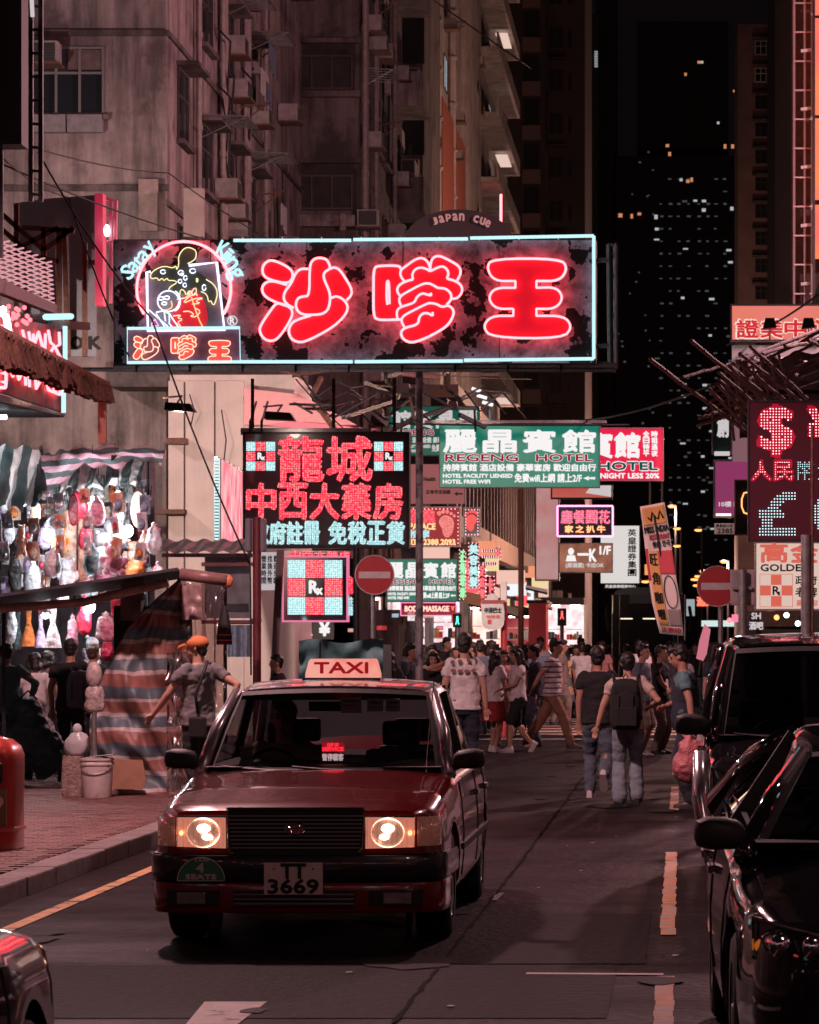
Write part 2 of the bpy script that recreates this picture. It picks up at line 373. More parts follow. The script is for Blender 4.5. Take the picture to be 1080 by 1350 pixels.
mk.quad((-.82,16.75,.006),(-.1,16.7,.006),(-.1,16.78,.006),(-.82,16.82,.006))
mk.quad(G(645,1188)+Vector((0,0,.006)), G(655,1188)+Vector((0,0,.006)), G(665,1178)+Vector((0,0,.006)), G(652,1178)+Vector((0,0,.006)))
mk.quad((-4.4,57.2,.006),(1.5,57.2,.006),(1.5,57.6,.006),(-4.4,57.6,.006)); mk.build('lane_marks', wht, kind='structure')
cw = thing('crosswalk', None, None, (-2,66,0)); cw['kind'] = 'structure'
for i in range(14): MB().quad((-9+i*.0,60+i*2.0,.006),(1.8,60+i*2.0,.006),(1.8,61+i*2.0,.006),(-9,61+i*2.0,.006)).build('crossing_stripe', mat('crossing_paint', (.62,.48,.38), .65, var=.25, scale=3), cw)
sp = MB(); random.seed(17)
for k in range(34):
    cx, cy, r_ = random.uniform(-4,2), random.uniform(14.5,48), random.uniform(.05,.35); sp.add([(cx+r_*random.uniform(.6,1)*math.cos(a*PI/6), cy+r_*1.8*random.uniform(.6,1)*math.sin(a*PI/6), .0095) for a in range(12)], [tuple(range(12))])
o = sp.build('oil_stains', mat('oil_stain', (.009,.0075,.008), .6, var=.4, scale=20, spec=.06), kind='structure')
sp = MB()
for k in range(46): cx, cy, r_ = random.uniform(-4.2,2), random.uniform(14.5,50), random.uniform(.008,.03); sp.add([(cx+r_*random.uniform(.5,1)*math.cos(a*PI/3), cy+r_*random.uniform(.5,1.4)*math.sin(a*PI/3), .012) for a in range(6)], [tuple(range(6))])
sp.build('litter', mat('pale_litter', (.5,.42,.4), .7), kind='stuff')
# pavements with kerb stones and pavers
MB().box((-40,-20,-.3),(-4.72,55.9,.115)).build('pavement', mat('paver_bed', (.1,.06,.058), .9), kind='structure')
pv = thing('pavement_paving', None, None, (-5,24,.115)); pv['kind'] = 'structure'
pmats = [mat('clay_paver_%s' % 'abc'[i], c, .62, var=.3, scale=20, bump=.03, bscale=60) for i, c in enumerate([(.17,.085,.08), (.13,.07,.066), (.2,.11,.1)])]
pme = []
for m in pmats:
    o = MB().box((-.095,-.045,0),(.095,.045,.016)).build('paver', m, bevel=.006); pme.append(o.data); bpy.data.objects.remove(o)
n = 0; rest = MB()
for r_ in range(0, 300):
    y = 19.5 + r_*.1
    for c in range(0, 45):
        x = -4.84 - c*.2 - (.1 if r_ % 2 else 0)
        if X(-12, y) > x or x < -9 : break
        if y > 48: break
        zz = .115+random.uniform(-.002,.003)
        if n < 300 and y > 19.5:
            o = bpy.data.objects.new('paver', random.choice(pme)); C.objects.link(o); o.parent = pv; o.location = Vector((x,y,zz))-pv.location; o.rotation_euler = (random.uniform(-.02,.02), random.uniform(-.02,.02), random.uniform(-.02,.02)); n += 1
        else: rest.cur = random.randrange(3); rest.box((x-.095,y-.045,zz),(x+.095,y+.045,zz+.016))
o = rest.build('paver_field', pmats, pv); o['kind'] = 'stuff'
kb = thing('kerb', None, None, (-4.6,20,0)); kb['kind'] = 'structure'
km = mat('kerb_granite', (.2,.16,.155), .8, var=.35, scale=5, bump=.04, bscale=50)
for i in range(46):
    y = 10+i*1.0; MB().box((-4.74,y+.006,-.2),(-4.5+random.uniform(-.004,.004),y+.994,.133+random.uniform(-.003,.003))).build('kerb_stone', km, kb, bevel=.015)
MB().box((2.6,-30,-.3),(40,36,.13)).box((.3,36.004,-.3),(40,58,.13)).build('far_pavement', mat('pavement_slabs', (.12,.09,.09), .8, var=.3, scale=2), kind='structure')
kb2 = thing('right_kerb', None, None, (.3,36,0)); kb2['kind'] = 'structure'
for i in range(22): MB().box((.16,36+i+.005,-.1),(.298,36+i+.995,.14)).build('kerb_stone', km, kb2, bevel=.012)
# ================================================================ buildings
frame_al = mat('aluminium_window_frame', (.22,.2,.2), .5, .3)
frame_dk = mat('dark_window_frame', (.07,.055,.055), .5, .2)
acm = mat('air_conditioner_casing', (.3,.26,.25), .6, var=.3, scale=4); acg = mat('air_conditioner_grille', (.05,.045,.045), .6)
lit_w = emi('lit_window_cool', (.85,.92,1), .5, False); lit_o = emi('lit_window_warm', (1,.4,.18), .6, False)
pipem = mat('cast_iron_pipe', (.3,.24,.23), .6, var=.3)
class Face:   # a facade plane: o origin, u direction along it, n outward normal
    def __init__(s, o, u, n): s.o = Vector(o); s.u = Vector(u); s.n = Vector(n)
    def p(s, a, z, out=0): return s.o + s.u*a + Vector((0,0,z)) + s.n*out
    def box(s, mb, a0, a1, z0, z1, o0, o1): p = s.p(a0,z0,o0); q = s.p(a1,z1,o1); mb.box(p, q)
def window(fc, par, a0, a1, z0, z1, nx=2, nz=2, fr=None, lit=None, sill=True, proud=.05, hood=False):
    fr = fr or frame_dk; t = .045; mb = MB()
    fc.box(mb, a0, a1, z0, z0+t, .003, proud); fc.box(mb, a0, a1, z1-t, z1, .003, proud)
    for i in range(nx+1): a = a0+(a1-a0-t)*i/nx; fc.box(mb, a, a+t, z0+t, z1-t, .003, proud-.004)
    for i in range(1, nz): z = z0+(z1-z0-t)*(.62 if nz == 2 else i/nz); fc.box(mb, a0+t, a1-t, z, z+t, .003, proud-.008)
    w_ = mb.build('window', fr, par)
    g = MB(); fc.box(g, a0+.01, a1-.01, z0+.01, z1-.01, .004, .014); g.build('pane', winglass if lit is None else lit, w_)
    if sill: s_ = MB(); fc.box(s_, a0-.08, a1+.08, z0-.1, z0-.004, .003, .16); s_.build('sill', concrete2, w_)
    if hood: s_ = MB(); fc.box(s_, a0-.1, a1+.1, z1+.01, z1+.09, .003, .45); s_.build('hood', concrete2, w_)
    return w_
def acunit(fc, par, a, z, w_=.62, h=.42, dpt=.5):
    mb = MB(); fc.box(mb, a, a+w_, z, z+h, .02, dpt); o = mb.build('air_conditioner', acm, par, bevel=.015)
    g = MB()
    for k in range(6): zz = z+.05+k*(h-.1)/6; fc.box(g, a+.05, a+w_-.05, zz, zz+.02, dpt+.002, dpt+.02)
    fc.box(g, a+.04, a+w_-.04, z+.04, z+h-.04, dpt+.0005, dpt+.0015); g.build('grille', acg, o)
    b = MB(); fc.box(b, a-.05, a+w_+.05, z-.04, z-.002, .003, dpt+.08); b.build('shelf', rust, o); return o
def rack(fc, par, a0, a1, z, out=.9, n=6):
    mb = MB()
    for k in range(n): a = a0+(a1-a0)*k/(n-1); mb.bar(fc.p(a,z,.02), fc.p(a,z-.05,out), .025)
    mb.bar(fc.p(a0,z-.05,out), fc.p(a1,z-.05,out), .03); mb.bar(fc.p(a0,z-.5,.02), fc.p(a0,z-.05,out), .02); return mb.build('drying_rack', steel, par)
def pipe(fc, par, a, z0, z1, r=.06, m=None):
    mb = MB(); mb.cyl(fc.p(a,z0,.12), fc.p(a,z1,.12), r, n=8)
    k = z0+.6
    while k < z1: mb.cyl(fc.p(a,k,.12), fc.p(a,k+.1,.12), r*1.35, n=8); k += 1.9
    return mb.build('drain_pipe', m or pipem, par, smooth='auto')
random.seed(11)
# --- corner tenement, nearest on the left side of the street
A = thing('tenement_building', 'stained concrete tenement with a boxed window and clotted side pipes behind the big neon sign', 'building', (-13,62,0))
MB().box((-24,62,0),(-10,84,24)).build('wall', concrete, A)
fA = Face((-10,62,0),(-1,0,0),(0,-1,0)); sA = Face((-10,62,0),(0,1,0),(1,0,0))
def PX(px, d, x0=-10): return x0 - X(px, d)     # distance left of the corner for a frontal face
for z in (11.95+3*k+1.65 for k in (-1,0,1)): mb = MB(); fA.box(mb, -.06, 9, z-.12, z, .003, .07); mb.build('string_course', concrete2, A)
mb = MB(); sA.box(mb, 0, 22, 13.5, 13.6, .003, .06); sA.box(mb, 0, 22, 10.2, 10.3, .003, .06); mb.build('string_course', concrete2, A)
w1 = window(fA, A, PX(138,62), PX(42,62), Z(152,62), Z(62,62), 3, 2, frame_al)
mb = MB(); 
for k in range(2): fA.box(mb, PX(138,62)+.02+k*.7, PX(138,62)+.69+k*.7, Z(176,62), Z(153,62), .01, .2)
mb.build('apron_panel', mat('grey_apron_board', (.24,.22,.23), .7, var=.3, scale=5), A)
mb = MB(); fA.box(mb, PX(136,62), PX(90,62), Z(92,62), Z(66,62), .016, .03); mb.build('blind', mat('pale_blind', (.13,.09,.085), .8, var=.3), w1)
acunit(fA, A, PX(82,62), Z(88,62), .6, .42)
for z in (3,): window(fA, A, 4.0, 5.4, 15.5+z, 17.2+z, 3, 2, frame_al); window(fA, A, 1.2, 2.6, 15.5+z, 17.2+z, 3, 2, frame_al)
window(sA, A, 1.3, 2.6, Z(190,64), Z(95,64), 2, 2, frame_dk, hood=True); window(sA, A, 1.3, 2.6, Z(190,64)-3.1, Z(95,64)-3.1, 2, 2, frame_dk)
for k in range(7):
    a = 4.2 + k*.0
for fl in range(4):
    zb = 7.2 + fl*3.05
    for a in (4.4, 7.6, 11.2):
        window(sA, A, a, a+1.5, zb+.9, zb+2.3, 2, 2, frame_dk, lit=lit_w if (fl, a) == (3, 11.2) else None, hood=True)
        if random.random() < .75: acunit(sA, A, a+.3, zb+.35)
        if random.random() < .7: rack(sA, A, a-.2, a+1.4, zb+random.uniform(2.3,2.7), 1.0, 8)
for a in (3.4, 6.8, 7.0, 10.4, 10.7, 13.9): pipe(sA, A, a, 4, 24, random.choice((.05,.06,.09)))
for k in range(9):
    z = random.uniform(6,15); a = random.uniform(3,11); mb = MB(); mb.tube([sA.p(a,z,.1), sA.p(a+.5,z-.2,.3), sA.p(a+.9,z-1.6,.15)], .025, 5); mb.build('conduit', wirem, A)
mb = MB(); mb.tube([fA.p(PX(40,62),Z(106,62),.1), fA.p(PX(20,62),Z(110,62),.1)], .03, 6); mb.build('conduit', wirem, A)
for (x0,y0,x1,y1) in ((185,238,210,306),): 
    mb = MB(); fA.box(mb, PX(x1,62), PX(x0,62), Z(y1,62), Z(y0,62), .1, .2); mb.build('board_panel', mat('warm_board', (.34,.25,.23), .7, var=.3), A)
mb = MB(); fA.box(mb, PX(268,61.5), PX(242,61.5), Z(312,61.5), Z(248,61.5), .3, .5); mb.build('pale_panel', mat('pale_panel', (.42,.32,.29), .7, var=.15, scale=3), A)
mb = MB(); fA.box(mb, PX(400,61,-10), PX(150,61,-10), Z(512,61), Z(484,61), .2, 1.4); mb.build('canopy_slab', mat('grimy_slab', (.1,.085,.08), .9, var=.5, scale=4, bump=.05), A)
# ground storeys of the corner tenement: tiled side pier and lit shop wall
pw = mat('cream_wall_panel', (.62,.52,.48), .5, var=.08, scale=1.5, streak=.15)
x0 = X(222,59); x1 = X(322,59); mb = MB()
for k, (a, b) in enumerate(((222,243),(245,283),(285,322))):
    MB().box((X(a,59),59,0),(X(b,59)-.012,59.2,Z(502,59))).build('wall_panel', pw, A, bevel=.006)
MB().box((x0,59.2,0),(x1+.9,62,Z(500,59)+.1)).build('pier', pw, A)
for (px, y0, y1) in ((292,540,620),(250,520,560)): mb = MB(); mb.tube([W(px,y0,58.95), W(px+6,(y0+y1)/2,58.9), W(px+2,y1,58.95)], .012, 5); mb.build('conduit', wirem, A)
mb = MB(); mb.box((X(222,58.8),58.6,Z(586,58.8)),(X(247,58.8),58.96,Z(578,58.8))).box((X(200,58.8),58.6,Z(678,58.8)),(X(245,58.8),58.96,Z(672,58.8))); mb.build('ledge', rust, A)
# --- second tenement with projecting bay
B = thing('tenement_building', 'darker tenement whose boxed front juts out, shuttered window band above a recess with painted shade', 'building', (-10,84,0))
MB().box((-12,84,0),(-8.5,97,40)).build('wall', concrete2, B)
fB = Face((-8.5,84,0),(-1,0,0),(0,-1,0)); sB = Face((-8.5,84,0),(0,1,0),(1,0,0))
PB = lambda px: PX(px,84,-8.5)
for k in (-2,-1,0,1,2):
    z1 = Z(58,84)+k*3.15; z0 = z1-1.25
    mb = MB(); fB.box(mb, .1, 2.35, z0, z1, .003, .04); o_ = mb.build('window_recess', mat('recess_shade', (.035,.028,.028), .9, var=.4, scale=3), B)  # flat dark panels carry the shade of the recesses in their colour
    window(fB, B, .15, 2.3, z0+.05, z1-.3, 4, 1, frame_dk, sill=False, proud=.09)
    mb = MB(); fB.box(mb, -.05, 2.45, z0-.16, z0, .003, .2); fB.box(mb, -.05, 2.45, z1, z1+.12, .003, .25); mb.build('sill_ledge', concrete2, B)
mb = MB(); fB.box(mb, PB(382), PB(378), Z(118,84), Z(70,84), .1, .13); mb.build('light_tube', emi('window_sliver', (1,.9,.75), 1.3), B)
mb = MB(); fB.box(mb, .04, 2.4, Z(300,84), Z(222,84), .003, .03); mb.build('recess_shade_panel', mat('recess_shade', (0,0,0)), B)
mb = MB(); fB.box(mb, .05, 2.42, Z(300,84), Z(285,84), .031, .3); fB.box(mb, PB(458), PB(450), Z(306,84), Z(284,84), .3, .36); mb.build('ledge', concrete, B)
mb = MB(); fB.box(mb, .02, .5, Z(290,84), Z(30,84), .25, .35); 
for fl in range(8):
    zb = 5.2+fl*3.1
    if fl != 3: acunit(fB, B, -.55, zb+1.2, .55, .45, .45)
    acunit(sB, B, 1.0, zb+.4)
    window(sB, B, 4.2, 5.6, zb+.8, zb+2.4, 2, 2); window(sB, B, 6.6, 8.3, zb+.8, zb+2.4, 3, 2, lit=lit_o if fl == 5 else None)
    if fl % 2: rack(sB, B, 1, 3, zb+2.5, .8)
    acunit(sB, B, 9.6, zb+.6)
    mb = MB(); sB.box(mb, 9.9, 12.6, zb-.1, zb+.9, .003, .9); mb.build('balcony', concrete2 if fl % 2 else concrete, B)
    window(sB, B, 10.2, 12.4, zb+1.0, zb+2.3, 3, 1, sill=False)
for a in (.4, .7, 3.4, 3.6, 9.2): pipe(sB, B, a, 4, 36, random.choice((.05,.07)))
# --- third building: long facade with balconies and strong light under the slabs
Cc = thing('apartment_building', 'long pale facade with air conditioners, standing pipes and white lit balcony undersides', 'building', (-9.5,97,0))
MB().box((-14,97,0),(-9.6,168,60)).build('wall', concrete3, Cc)
sC = Face((-9.6,97,0),(0,1,0),(1,0,0))
orange_w = mat('orange_light_paint', (.3,.08,.05), .8, var=.2)  # orange light on this part of the facade put into the colour
mb = MB(); sC.box(mb, 42, 50, 6, 55, .003, .35); mb.build('pale_pier', concrete3, Cc)
mb = MB(); sC.box(mb, 9, 16.5, 7, 32, .003, 1.0); mb.build('bay', concrete2, Cc)
mb = MB(); sC.box(mb, 27.6, 41, 16.5, 23, .003, .25); mb.build('orange_light_panel', orange_w, Cc)
for fl in range(14):
    zb = 5+fl*3.02
    for a in (1.2, 5.0, 18.0, 23, 31.5, 36, 53, 61):
        if a == 36 and fl % 2: continue
        window(sC, Cc, a, a+1.7, zb+.9, zb+2.3, 2, 1, lit=lit_w if (a == 61 and fl in (2,5,7,9)) or (a, fl) == (31.5, 6) else lit_o if (a, fl) == (18, 4) else None, sill=False)
        if random.random() < .6: acunit(sC, Cc, a+.2, zb+.3)
    fz = Face((0,97+9,0),(1,0,0),(0,-1,0))
    mb = MB(); sC.box(mb, 51, 70.5, zb, zb+.15, .003, 1.1); mb.build('balcony_slab', concrete3, Cc)
    mb = MB(); sC.box(mb, 58, 58.3, zb+.15, zb+1.2, .003, 1.1); sC.box(mb, 51, 70.5, zb+.151, zb+.8, 1.0, 1.1); mb.build('parapet', concrete3, Cc)
    mb = MB(); mb.box((-8.6+.05, 105.9, zb+.8), (-8.6-.85, 105.99, zb+2.3)); mb.build('window', winglass, Cc)
    acunit(Face((-8.6,106,0),(-1,0,0),(0,-1,0)), Cc, .1, zb+.1, .6, .5, .5)
for a, r in ((8, .1), (26, .22), (34, .2), (24.5, .1)): pipe(sC, Cc, a, 6, 55, r, concrete3 if r > .15 else None)
for fl in (2, 4, 6, 8): 
    mb = MB(); zb = 5+fl*3.02; sC.box(mb, 62, 66, zb+2.82, zb+2.86, .3, .9); mb.build('ceiling_lamp', emi('balcony_lamp', (1,.7,.6), .8), Cc)
# --- low arcade block beside it: louvres over a beige band
LB = thing('arcade_block', 'low arcade block with a beige band and dark upright louvres over the shops', 'building', (-8,105,0))
MB().box((-9.59,100,4.9),(-7.0,168,5.75)).build('fascia_band', mat('beige_band', (.5,.34,.24), .6, var=.15, scale=.5), LB)
MB().box((-9.59,100,5.752),(-7.35,168,9.4)).build('glazed_wall', mat('dark_glazing', (.03,.025,.03), .25), LB)
lm = mat('louvre_metal', (.2,.15,.14), .5, .3)
for k in range(34): MB().box((-7.34,101+k*2,5.8),(-7.12,101.25+k*2,9.35)).build('louvre', lm, LB)
MB().box((-9.59,100,9.402),(-7.0,168,9.8)).build('roof_slab', mat('beige_band', (0,0,0)), LB)
def clutter(fc, par, a0, a1, z0, z1, n):
    for k in range(n):
        a, z = random.uniform(a0,a1), random.uniform(z0,z1); t = random.random()
        if t < .35: m = MB(); m.tube([fc.p(a,z,.04), fc.p(a+random.uniform(-.1,.1),z-1.5,.07), fc.p(a+random.uniform(-.3,.3),z-random.uniform(2,5),.05)], random.choice((.015,.025)), 5); m.build('conduit', wirem, par)
        elif t < .5: m = MB(); fc.box(m, a, a+random.uniform(.2,.5), z, z+random.uniform(.3,.6), .004, .18); m.build('junction_box', acm, par)
        elif t < .7: acunit(fc, par, a, z)
        elif t < .85: m = MB(); m.bar(fc.p(a,z,.0), fc.p(a,z+.1,.7), .04); m.bar(fc.p(a,z-.4,.0), fc.p(a,z+.06,.6), .03); m.build('bracket', rust, par)
        else:
            m = MB()
            for q in range(random.randint(3,6)): m.box(fc.p(a+q*.22,z-random.uniform(.4,.7),.45), fc.p(a+q*.22+.17,z,.47))
            m.build('laundry', random.choice((CLO1,CLO2,CLO3)), par)
CLO1 = mat('laundry_pale', (.45,.42,.42), .9); CLO2 = mat('laundry_blue', (.12,.15,.22), .9); CLO3 = mat('laundry_red', (.35,.1,.1), .9)
clutter(sA, A, 2.6, 20, 6, 20, 60); clutter(sB, B, .3, 12.5, 6, 24, 45); clutter(fB, B, .1, 2.3, 6, 24, 7); clutter(sC, Cc, 1, 50, 6, 34, 60)
# --- far dark tower on the left
D = thing('tower_block', 'dark high tower with stacked pale parapets rising behind the low balconies', 'building', (-9,220,0))
MB().box((-12.6,220,0),(-9.4,240,80)).box((-9.4,223,0),(-6.8,240,80)).build('wall', mat('dim_tower_render', (.1,.075,.075), .9, var=.3, scale=.3), D)
fD = Face((-9.4,220,0),(-1,0,0),(0,-1,0)); fD2 = Face((-6.8,223,0),(-1,0,0),(0,-1,0))
for k in range(24):
    z = 3+k*3.02
    mb = MB(); fD.box(mb, .35, 1.6, z, z+1.0, .004, .5); mb.build('parapet', mat('tower_parapet', (.3,.2,.19), .8), D)
    window(fD, D, .4, 1.55, z+1.1, z+2.9, 1, 1, sill=False)
    window(fD2, D, .9, 1.2, z+.9, z+2.2, 1, 1, sill=False); window(fD2, D, 1.5, 2.5, z+.9, z+2.4, 2, 1, sill=False)
    if k % 2: mb = MB(); fD2.box(mb, 1.3, 2.6, z, z+.12, .004, .9); mb.build('balcony_slab', concrete2, D)
mb = MB(); mb.cyl((-9.35,219.9,0),(-9.35,219.9,80), .07, n=6); mb.build('drain_pipe', concrete2, D)
# --- distant housing towers at the end of the street, each lit window its own
tm = mat('distant_tower', (.08,.07,.075), .9)
E1 = thing('housing_tower', 'black distant housing tower dotted with cold white lit windows', 'building', (1,620,0))
MB().box((-13,620,0),(12,640,96)).box((-17,628,0),(-13,640,140)).box((-9,630,96),(9,640,124)).build('wall', tm, E1)
random.seed(5)
me_c = MB().box((-.28,-.02,-.26),(.28,.02,.26)).build('window', lit_w); me_o = MB().box((-.28,-.02,-.26),(.28,.02,.26)).build('window', lit_o)
mc, mo = me_c.data, me_o.data; bpy.data.objects.remove(me_c); bpy.data.objects.remove(me_o)
dimw = emi('lit_window_dim', (.65,.68,.7), .08, False); 
def litwin(px, py, d, par, sx=1, sz=1, warm=False, dim=False):
    o = bpy.data.objects.new('window', mo if warm else mc); C.objects.link(o); o.parent = par; o.location = W(px,py,d-.1)-par.location; o.scale = (sx*random.uniform(.6,1.1),1,sz*random.uniform(.5,1))
    if dim: o.material_slots[0].link = 'OBJECT'; o.material_slots[0].material = dimw
for px in (866, 902, 917, 928, 938, 962):
    for py in range(250, 700, 16):
        if px in (866,917) and random.random() < .75: continue
        if random.random() < .3: litwin(px+random.uniform(-2,2), py+random.uniform(-2,2), 620, E1, 1.7, 1.0, dim=random.random() < .45)
for (x, y) in ((843,282),(865,286),(880,192),(883,203),(904,98),(922,82),(925,82),(947,162),(956,193),(966,193),(969,120),(818,284),(833,285),(866,302),(898,237),(907,239),(912,237),(928,277),(965,275)):
    litwin(x, y, 620, E1, 1.3, 1.7, warm=random.random() < .6)
for px in (872, 884, 895, 908, 922, 933, 944, 956):
    for k in range(32):
        if random.random() < .55: litwin(px+random.uniform(-1,1), 236+k*16.4, 620, E1, 1.3, .7, dim=True)
for k in range(26): litwin(random.uniform(815,870), random.uniform(200,760), 620, E1, .8, .8, dim=True, warm=random.random() < .3)
E2 = thing('housing_tower', 'slim far tower with a ladder of small white lights near its top', 'building', (-12,500,0))
MB().box((-16,500,0),(-13.2,520,100)).build('wall', tm, E2)
mb = MB()
for k in range(10): o = bpy.data.objects.new('stair_light', mc); C.objects.link(o); o.parent = E2; o.location = W(786,68+k*2.2,499.9)-E2.location; o.scale = (.9,1,.22)
R1 = thing('residential_tower', 'dim brown tower on the far side with three pale framed windows near its top', 'building', (7,300,0))
MB().box((X(973,300),300,0),(X(1021,300),320,Z(32,300))).build('wall', mat('brown_tower_render', (.2,.13,.12), .9, var=.3, scale=.4), R1)
fR = Face((X(1021,300),300,0),(-1,0,0),(0,-1,0))
for k in range(16):
    z1 = Z(54,300)-k*2.55; o_ = window(fR, R1, .25, 1.8, z1-1.3, z1, 3, 2, white_p if k < 2 else frame_dk, sill=False)
    mb = MB(); fR.box(mb, .1, 2.1, z1+.1, z1+.25, .004, .8); mb.build('hood', concrete2, R1)
R2 = thing('glass_tower', 'nearly black slab tower behind the scaffolded block on the far side', 'building', (9,240,0))
MB().box((X(1021,240),240,0),(X(1062,240),260,95)).build('wall', mat('black_cladding', (.02,.019,.022), .35), R2)
# --- scaffolded sign block at the far right edge
S = thing('scaffolded_block', 'block wrapped with pale scaffold ladders beside tall orange advertising panels', 'building', (4,72,0))
MB().box((X(1043,76)+.02,76,0),(14,90,30)).build('wall', mat('dim_block_wall', (.07,.045,.045), .9, var=.4), S)
sm = mat('scaffold_tube', (.55,.42,.4), .5, .3)
for px, r in ((1047,.03),(1061,.03),(1071,.045)): MB().cyl(W(px,850,75).xy.to_3d()+Vector((0,0,6)), (X(px,75),75,30), r, n=6).build('scaffold_upright', sm, S)
for k in range(26):
    z = 6.5+k*.68; MB().bar((X(1046,74.9),74.9,z),(X(1072,74.9),74.9,z), .035).build('scaffold_ledger', sm, S)
    if k % 2: MB().bar((X(1056,74.7),74.7,z+.2),(X(1070,74.7),74.7,z+.23), .07).build('scaffold_clip', white_p, S)
om = emiv('orange_advert_panel', (1,.25,.08), 1.15, (.9,.12,.14), .6)
for k, (y0, y1) in enumerate(((-160,18),(24,150),(156,262),(270,340))):
    MB().box((X(1075,74),74,Z(y1,74)),(7.2,74.2,Z(y0,74))).build('advert_panel', om, S)
MB().box((X(1072,74),74.0,6),(X(1075,74)-.004,74.3,22)).build('panel_edge', dark, S)
# --- right side lower building behind the signs
RB = thing('shop_building', 'dark shop building under the bamboo scaffold, far side of the street', 'building', (6,60,0))
MB().box((2.75,64,0),(14,75,9)).build('wall', concrete2, RB)
# --- back of the junction: lit shops across the side street on the left
def shop(x0, x1, y, z1, name, label, glow, items=8, group='lit shopfronts'):
    t = thing('shopfront', label, 'shop', ((x0+x1)/2,y,0), group)
    MB().box((x0,y+1.6,0),(x1,y+1.7,z1)).build('back_wall', glow, t)
    MB().box((x0,y,z1),(x1,y+1.7,z1+.3)).build('lintel', dark, t); MB().box((x0-.12,y,0),(x0,y+1.7,z1)).box((x1,y,0),(x1+.12,y+1.7,z1)).build('side_wall', white_p, t)
    nsh = max(2, int((x1-x0)/.9))
    for k in range(nsh):
        a = x0+(x1-x0)*(k+.1)/nsh; b = x0+(x1-x0)*(k+.85)/nsh; m = MB()
        for zz in (.5,.95,1.4,1.85,2.3): m.box((a,y+1.1,zz),(b,y+1.5,zz+.03))
        sh = m.build('shelf', white_p, t)
        g = MB(); g.cur = 0
        for zz in (.53,.98,1.43,1.88):
            q = a
            while q < b-.1: g.cur = random.randrange(4); w2 = random.uniform(.06,.16); g.box((q,y+1.15,zz),(q+w2*.9,y+1.4,zz+random.uniform(.15,.36))); q += w2
        g.build('goods', [goods1, goods2, goods3, goods4], sh)
    for k in range(2): a = x0+(x1-x0)*(.15+.5*k); MB().box((a,y+.5,z1-.08),(a+(x1-x0)*.25,y+.6,z1-.03)).build('ceiling_lamp', emi('shop_tube', (1,.8,.78), 22), t)
    return t
goods1 = mat('goods_red', (.6,.05,.06), .4); goods2 = mat('goods_white', (.7,.65,.6), .4); goods3 = mat('goods_orange', (.7,.25,.06), .4); goods4 = mat('goods_dark', (.05,.05,.07), .4)
gl1 = emiv('shop_glow_warm', (1,.7,.62), 1.7, (.9,.4,.32), 1.2); gl2 = emiv('shop_glow_white', (1,.9,.9), 1.4, (.7,.4,.42), 2.5); gl3 = emiv('shop_glow_red', (1,.2,.18), .5, (.5,.05,.08), 1)
shop(X(420,88), X(505,88), 88, 3.0, '', 'warm lit shop behind the pharmacy sign legs', gl1)
shop(X(508,88), X(560,88), 88, 3.0, '', 'white lit shop under the body massage sign', gl2)
shop(X(563,90), X(606,90), 90, 2.9, '', 'bright shop with a white poster window by the crossing signal', gl2)
shop(X(612,112), X(660,112), 112, 3.0, '', 'orange lit arcade shop under the beige band', gl1)
shop(X(664,125), X(705,125), 125, 2.8, '', 'red lit shop deep in the arcade', gl3)
shop(X(716,140), X(770,140), 140, 3.4, '', 'pale lit shop at the arcade end beside the red signal', gl2)
shop(X(300,75), X(372,75), 75, 2.8, '', 'pink lit shop behind the clear plastic curtain', gl1)
# --- street behind and beside the camera: shop rows with neon signs added to light this stretch and reflect in the car bodies
N1 = thing('shop_terrace', 'shop terrace along the near left pavement, outside the frame', 'building', (-9,5,0))
MB().box((-16,-40,0),(-9.2,33,14)).build('wall', concrete2, N1)
N2 = thing('shop_terrace', 'shop terrace along the near right pavement, outside the frame', 'building', (9,5,0))
MB().box((8.2,-40,0),(16,50,16)).build('wall', concrete2, N2)
nsg = [((1,.1,.14),14),((.8,.95,1),7),((1,.22,.42),13),((1,.4,.3),7),((.3,.9,.85),5),((1,.06,.1),15)]
random.seed(8)
for i in range(30):
    left = i % 2 == 0; y = -30+i*2.0; c_, s_ = nsg[i % 6]; xw = -9.1 if left else 8.1; z = random.uniform(3.4,5.4); h = random.uniform(.6,1.6); ln = random.uniform(.8,2.2); dr_ = 1 if left else -1
    t = thing('added_shop_sign', 'added %s lit sign on the near %s terrace, outside the frame, %s' % (['red','ice white','rose','amber','teal','scarlet'][i % 6], 'left' if left else 'right', ['first','second','third','fourth','fifth','sixth','seventh','eighth','ninth','tenth','eleventh','twelfth','thirteenth','fourteenth','fifteenth'][i//2]+' along it'), 'illuminated sign', (xw,y,z), 'added signs of the near terraces')
    MB().box((xw,y,z),(xw+dr_*.3,y+ln,z+h)).build('box', dark, t)
    m = emi('added_near_sign_%d' % (i % 6) if False else 'added_near_sign_'+['red','ice','rose','amber','teal','scarlet'][i % 6], c_, s_)
    for q in range(4): MB().box((xw+dr_*.302,y+.06,z+.06+q*(h-.12)/3.2),(xw+dr_*.33,y+ln-.06,z+.09+q*(h-.12)/3.2)).build('neon_tube', m, t)
